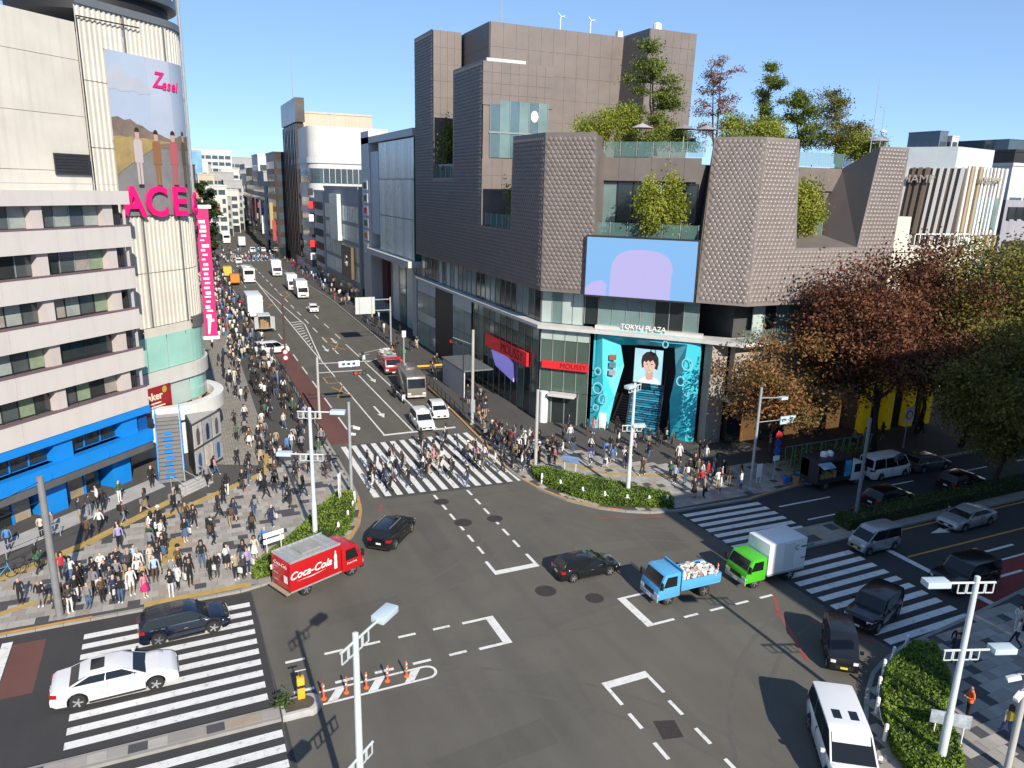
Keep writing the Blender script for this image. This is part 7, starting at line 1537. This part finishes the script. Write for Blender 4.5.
both={'l':((.0,.24,1.14),(.2,.1,1.14),(.26,.05,1.17)),'r':((.0,.24,1.14),(.2,.1,1.10),(.26,.05,1.13))}
POSES={'stand':(stand,down,'standing'),'phone':(shift,phone,'looking at a phone'),'fold':(shift,both,'standing with hands together'),'walk1':(wk1,swA,'walking'),'walk2':(wk2,swB,'walking'),'walk3':(wk3,swB,'walking'),'walkp':(wk1,phone,'walking with a raised phone')}
BODY={(k,h):build_body(dict(legs=v[0],arms=v[1]),h) for k,v in POSES.items() for h in (.90,.58)}
CL={'black':(.012,.012,.014),'charcoal':(.045,.045,.05),'white':(.62,.61,.58),'cream':(.52,.45,.36),'beige':(.33,.25,.17),'grey':(.2,.2,.21),'navy':(.018,.028,.07),'brown':(.10,.055,.03),'red':(.42,.02,.03),'pink':(.55,.22,.26),'blue':(.07,.19,.42),'green':(.04,.11,.06),'denim':(.06,.11,.2),'khaki':(.17,.14,.08),'orange':(.62,.12,.03),'magenta':(.45,.02,.14),'pale blue':(.34,.45,.58),'lilac':(.3,.27,.5),'yellow':(.5,.36,.04)}
CM={k:M('cloth_'+k.replace(' ','_'),c,.85,.12,9) for k,c in CL.items()}
TOPS=['black']*24+['charcoal']*7+['white']*9+['cream']*2+['beige']*2+['grey']*4+['navy']*3+['brown']*2+['red','pink','blue','green','khaki','pale blue','lilac']
BOTS=['black']*18+['charcoal']*4+['denim']*6+['white']*2+['beige']*2+['grey']*3+['navy']*3+['brown']*2+['khaki']
HAIRS=[M('hair_black'),M('hair_dark_brown',(.035,.02,.012),.5),M('hair_brown',(.09,.045,.02),.5),M('hair_blond',(.3,.2,.09),.5)]
SKINS=[M('skin_tone'),M('skin_light',(.56,.38,.29),.6),M('skin_tan',(.36,.21,.14),.6)]
SHOES=[M('shoe'),M('shoe_white',(.6,.6,.58),.6),M('shoe_brown',(.12,.06,.03),.6)]
backpack_me=MB().box(-.13,.13,-.15,.15,-.2,.2).mesh('backpack',M('cloth_black'))
def bevmesh(mb,name,mat,b):
    o=mb.build(name,mat,None,bevel=b); me=o.data; bpy.data.objects.remove(o); return me
BP=bevmesh(MB().box(-.09,.09,-.15,.15,-.22,.2),'backpack',M('cloth_black'),.05); TOTE=bevmesh(MB().box(-.16,.16,-.05,.05,-.18,.16),'bag',M('cloth_white'),.02)
HL=bevmesh(MB().lathe([(.06,-.34),(.12,-.22),(.125,0),(.115,.10),(.04,.17)],10),'hair',M('hair_black'),.005)
SK=bevmesh(MB().lathe([(.135,.0),(.17,-.15),(.25,-.48),(.245,-.49)],14),'skirt',M('cloth_black'),.005)
HATM=bevmesh(MB().lathe([(.15,0),(.155,.02),(.10,.03),(.095,.11),(.03,.13)],12),'hat',M('cloth_beige'),.004)
def oset(o,i,m): o.material_slots[i].link='OBJECT'; o.material_slots[i].material=m
PPL=[]
NP=0
def person(x,y,head,pose,top,bot,where,group,acc=None,long_coat=False,skirt=False,hair=0,longhair=False,z=None,scale=None,hat=False,bagc='white',label=None,skin=None):
    global NP
    NP+=1
    me=BODY[(pose,.58 if long_coat else .90)]
    o=bpy.data.objects.new('person',me); col.objects.link(o)
    o.location=(x,y,(SW+.012) if z is None else z); o.rotation_euler=(0,0,R(head)); s=scale or rnd.uniform(.93,1.05); o.scale=(s*.98,s*rnd.uniform(.94,1.04),s)
    oset(o,0,skin or rnd.choice(SKINS)); oset(o,1,HAIRS[hair]); oset(o,2,CM[top]); oset(o,3,SKINS[1] if skirt else CM[bot]); oset(o,4,rnd.choice(SHOES))
    def ch(name,me_,loc,m,rz=0):
        c=bpy.data.objects.new(name,me_); col.objects.link(c); c.parent=o; c.location=loc; c.rotation_euler=(0,0,rz); oset(c,0,m)
    if longhair: ch('hair',HL,(-.045,0,1.53),HAIRS[hair])
    if skirt: ch('skirt',SK,(0,0,.98),CM[bot])
    if hat: ch('hat',HATM,(.01,0,1.63),CM[rnd.choice(('black','beige','white'))])
    if acc=='backpack': ch('backpack',BP,(-.2,0,1.22),CM[bagc])
    if acc=='bag': ch('bag',TOTE,(.04,.3*rnd.choice((1,-1)),.72),CM[bagc])
    gar='long coat' if long_coat else 'top'; bt_='skirt' if skirt else ('jeans' if bot=='denim' else 'trousers')
    bb_='' if bot=='denim' else bot+' '
    extra={'backpack':' with '+bagc+' backpack','bag':' with '+bagc+' bag',None:''}[acc]
    lab=label or f"person {POSES[pose][2]}{' in a hat' if hat else ''} in {top} {gar}, {bb_}{bt_}{extra}, {where}"
    tag(o,' '.join(lab.split()[:16]) if len(lab.split())>16 else lab,'person',group)
    PPL.append((x,y)); return o
def free(x,y,d):
    for a,b in PPL:
        if (a-x)**2+(b-y)**2<d*d: return False
    for h in (hedge_nw,hedge_ne,hedge_se):
        if inpoly(x,y,h): return False
    for cx,cy,hl,hw,a in RECTS:
        dx,dy=x-cx,y-cy; u=dx*math.cos(a)+dy*math.sin(a); v=-dx*math.sin(a)+dy*math.cos(a)
        if abs(u)<hl and abs(v)<hw: return False
    return True
def crowd(n,poly,where,group,mode='mix',heads=None,d=.62,z=None,clus=None,bright=.0):
    x0,x1=min(p[0] for p in poly),max(p[0] for p in poly); y0,y1=min(p[1] for p in poly),max(p[1] for p in poly); k=0; tries=0
    while k<n and tries<n*120:
        tries+=1
        if clus and rnd.random()<.75:
            c=rnd.choice(clus); x,y=rnd.gauss(c[0],c[2]),rnd.gauss(c[1],c[2])
        else: x,y=rnd.uniform(x0,x1),rnd.uniform(y0,y1)
        if not inpoly(x,y,poly) or not free(x,y,d): continue
        ps=rnd.choice({'mix':['stand','phone','fold','walk1','walk2','walk3'],'walk':['walk1','walk2','walk3','walkp','walk1','walk2'],'wait':['stand','phone','fold','stand']}[mode])
        hd=(rnd.choice(heads)+rnd.gauss(0,14)) if heads else rnd.uniform(0,360)
        top=rnd.choice(TOPS); bot=rnd.choice(BOTS)
        if top==bot=='white': bot='denim'
        fem=rnd.random()<.5
        person(x,y,hd,ps,top,bot,where,group,rnd.choice((None,None,'backpack','bag','bag')),rnd.random()<.28,fem and rnd.random()<.3,rnd.choice((0,0,0,0,1,1,2)) if fem else rnd.choice((0,0,1)),fem,z=z,hat=rnd.random()<.07,bagc=rnd.choice(('black','black','black','white','beige','brown','grey','navy')))
        k+=1
G_='on the sidewalk'
# people one can make out singly
gse='people on the near right corner'
person(29.7,16.9,150,'fold','orange','black','by the hedge',gse,hair=0,label='person in bright orange top and black trousers standing by the near hedge')
person(30.3,15.6,60,'walk1','cream','denim','on the near corner',gse,label='person in patterned cream top walking past the near camera pole',longhair=True,hair=1,acc='backpack',bagc='yellow')
person(33.0,19.9,200,'stand','navy','navy','behind the hedge',gse,label='person in navy clothes standing in the shade at the hedge tip')
person(33.6,20.3,210,'stand','black','black','behind the hedge',gse,label='person all in black standing in the shade at the hedge tip')
person(37.2,19.6,120,'walk2','white','navy','on the near pavement',gse,acc='backpack',bagc='black',label='person with dark backpack walking away over the shaded near pavement')
person(38.5,20.4,200,'fold','white','white','on the near pavement',gse,label='person all in white on the shaded near pavement',longhair=True); person(40.3,19.3,30,'stand','cream','beige','on the near pavement',gse,label='person in cream and beige on the shaded near pavement')
gb_='people along the blue shop'
for x,y,h,ps,a,b,l in ((-2.9,57.1,-60,'stand','black','black','guard-like person in black standing by the stair'),(-4.9,55.0,-40,'stand','green','white','person in green top and white trousers at the blue column'),(-6.2,54.3,200,'phone','white','black','person in white top inside the blue shop entrance'),(-5.8,53.7,120,'stand','black','black','person in black at the blue shop entrance'),(-6.6,53.2,60,'stand','charcoal','grey','person in charcoal at the blue shop entrance'),(-7.1,52.4,30,'stand','navy','beige','person in navy top and beige trousers by the blue shop'),(-9.0,50.6,60,'stand','cream','black','person in cream top and black trousers by the blue shop'),(-8.4,50.9,200,'fold','grey','denim','person in grey top and jeans by the blue shop'),(-10.6,49.6,100,'stand','blue','navy','person in blue shirt at the blue shop door')):
    person(x,y,h,ps,a,b,'',gb_,label=l)
gw='people waiting at the left corner kerb'
spots=[(-5.0,41.0,'stand','brown','black',0,0),(-2.95,40.7,'stand','pink','magenta',0,1),(-3.6,41.2,'stand','white','beige',1,0),(-4.4,40.7,'fold','navy','black',0,0),(-4.1,40.6,'stand','black','denim',0,0),(-.7,41.1,'stand','black','black',1,0),(.35,41.4,'stand','black','black',0,0),(.75,41.6,'stand','black','charcoal',0,0),(2.35,41.3,'phone','lilac','navy',0,0),(2.9,43.0,'phone','cream','white',1,1),(3.6,43.9,'stand','blue','navy',0,0),(-1.6,41.6,'phone','grey','denim',0,0),(1.7,40.9,'stand','beige','black',0,0),(2.1,40.9,'stand','charcoal','black',0,0),(-8.9,42.4,'stand','black','black',0,0),(-7.9,41.7,'stand','black','grey',0,0),(-6.7,43.6,'stand','white','denim',0,1)]
for x,y,ps,a,b,lc_,sk_ in spots: person(x,y,-80+rnd.gauss(0,25),ps,a,b,'waiting at the left kerb',gw,rnd.choice((None,'bag','backpack')),bool(lc_),bool(sk_),rnd.choice((0,0,1)),bool(sk_))
crowd(24,[(-7.2,40.2),(-2.6,40.2),(-2.2,44.5),(-7.5,44.6)],'in the group at the left kerb',gw,'wait',[-80,-60,-110],.5)
crowd(7,[(-1.9,40.2),(2.2,40.2),(3.0,42.5),(-1.5,43.5)],'in the group at the left kerb',gw,'wait',[-80,-60,-110],.5)
gc_='people on the left corner pavement'
crowd(13,[(-5.0,45.8),(-.6,45.8),(-.4,49.8),(-5,49.2)],'in the knot before the steps',gc_,'wait',None,.52)
crowd(36,[(-3,44.5),(5,46.5),(9.3,52),(10.4,60),(1.5,58),(-2,52)],'on the left corner pavement',gc_,'walk',[60,240,100,-60,20],.7)
crowd(5,[(-9,45),(-4,50.5),(-2,54),(-5,52)],'on the tactile strip before the blue shop',gc_,'walk',[40,220],1.0)
gs_='people on the left shopping pavement'
crowd(58,[(3.0,59),(10.4,61),(10.3,84),(4.6,84)],'among the left pavement shoppers',gs_,'walk',[90,-90,80,-80],.62)
crowd(34,[(4.6,84),(10.2,84),(10.2,108),(5.2,108)],'far up the left pavement',gs_,'walk',[90,-90],.62)
gx='people on the crowded crossing'
crowd(46,[(11.6,49.6),(22.6,49),(22.9,61),(12,61.5)],'on the striped crossing',gx,'walk',[0,180,8,172],.62,.012,clus=[(12.6,52,1.0),(14.5,54.5,1.2),(17.5,52,1.0),(19.2,55,1.0),(21.3,53.0,1.0)])
gr='people crowding the right end of the crossing'
crowd(46,[(23.2,50.4),(26.5,50.2),(29,52.4),(27.2,58.0),(24.0,61.0)],'at the right end of the crossing',gr,'mix',[180,0,200,20],.5)
gp='people on the plaza before the portal'
crowd(30,[(28.5,48.5),(34,44.5),(39,45.5),(40,50.5),(36,56.5),(30.5,59)],'on the plaza before the portal',gp,'mix',None,.7)
crowd(22,[(33.2,40.6),(38.6,40.5),(39.2,44.6),(34,45.2)],'in the shaded group by the kerb',gp,'wait',None,.55)
crowd(10,[(25.2,62.5),(27.5,64),(28.8,72),(26,72)],'by the red-signed shop',gp,'mix',[90,-90],.8); crowd(8,[(26.2,80),(29.5,80),(29.8,99),(27,99)],'on the right pavement',gp,'walk',[90,-90],1.0)
crowd(5,[(53,44.5),(66,44.5),(66,47),(56,47)],'in the tree shade by the yellow shop','people in the tree shade','walk',[0,180],1.2)
# distant crowd too small to tell apart: one mass
mb=MB(); far=[]
CK=['black','charcoal','white','cream','beige','navy','grey','red','blue','brown']
def figure(x,y,z,c1,c2):
    h=rnd.uniform(.92,1.06); b=.09
    mb.T=Matrix.Translation((x,y,z))@Matrix.Rotation(rnd.uniform(0,6.28),4,'Z')@Matrix.Diagonal((h,h,h,1))
    mb.lathe([(.07,0),(.10,.5),(.15,.85)],6,c2); mb.lathe([(.16,.8),(.2,1.1),(.21,1.35),(.06,1.44)],6,c1); mb.lathe([(.07,1.44),(.105,1.55),(.08,1.68)],6,10)
for i in range(55):
    x,y=rnd.uniform(3.6,10.3),rnd.uniform(78,109)
    if free(x,y,.5): figure(x,y,SW,rnd.choice((0,0,0,1,2,2,3,5,6)),rnd.choice((0,0,0,1,5,6,8)))
for i in range(620):
    u=rnd.random()
    if u<.62: x,y=rnd.uniform(4.2,10.4),rnd.uniform(108,225)
    elif u<.80: x,y=rnd.uniform(4,27),rnd.gauss(231,3.5)
    elif u<.92: x,y=rnd.uniform(27.6,30.6),rnd.uniform(104,225)
    else: x,y=rnd.uniform(6,34),rnd.uniform(236,270)
    figure(x,y,SW if not 11<x<27 else .01,rnd.choice((0,0,0,1,2,2,3,4,5,6,7,8,9)),rnd.choice((0,0,0,1,5,6,8,4)))
o=mb.build('distant_crowd',[CM[k] for k in CK]+[M('hair_black')],None,smooth=60); stuff(o); o['label']='dense far crowd of shoppers filling the pavements down the street'; o['category']='crowd'
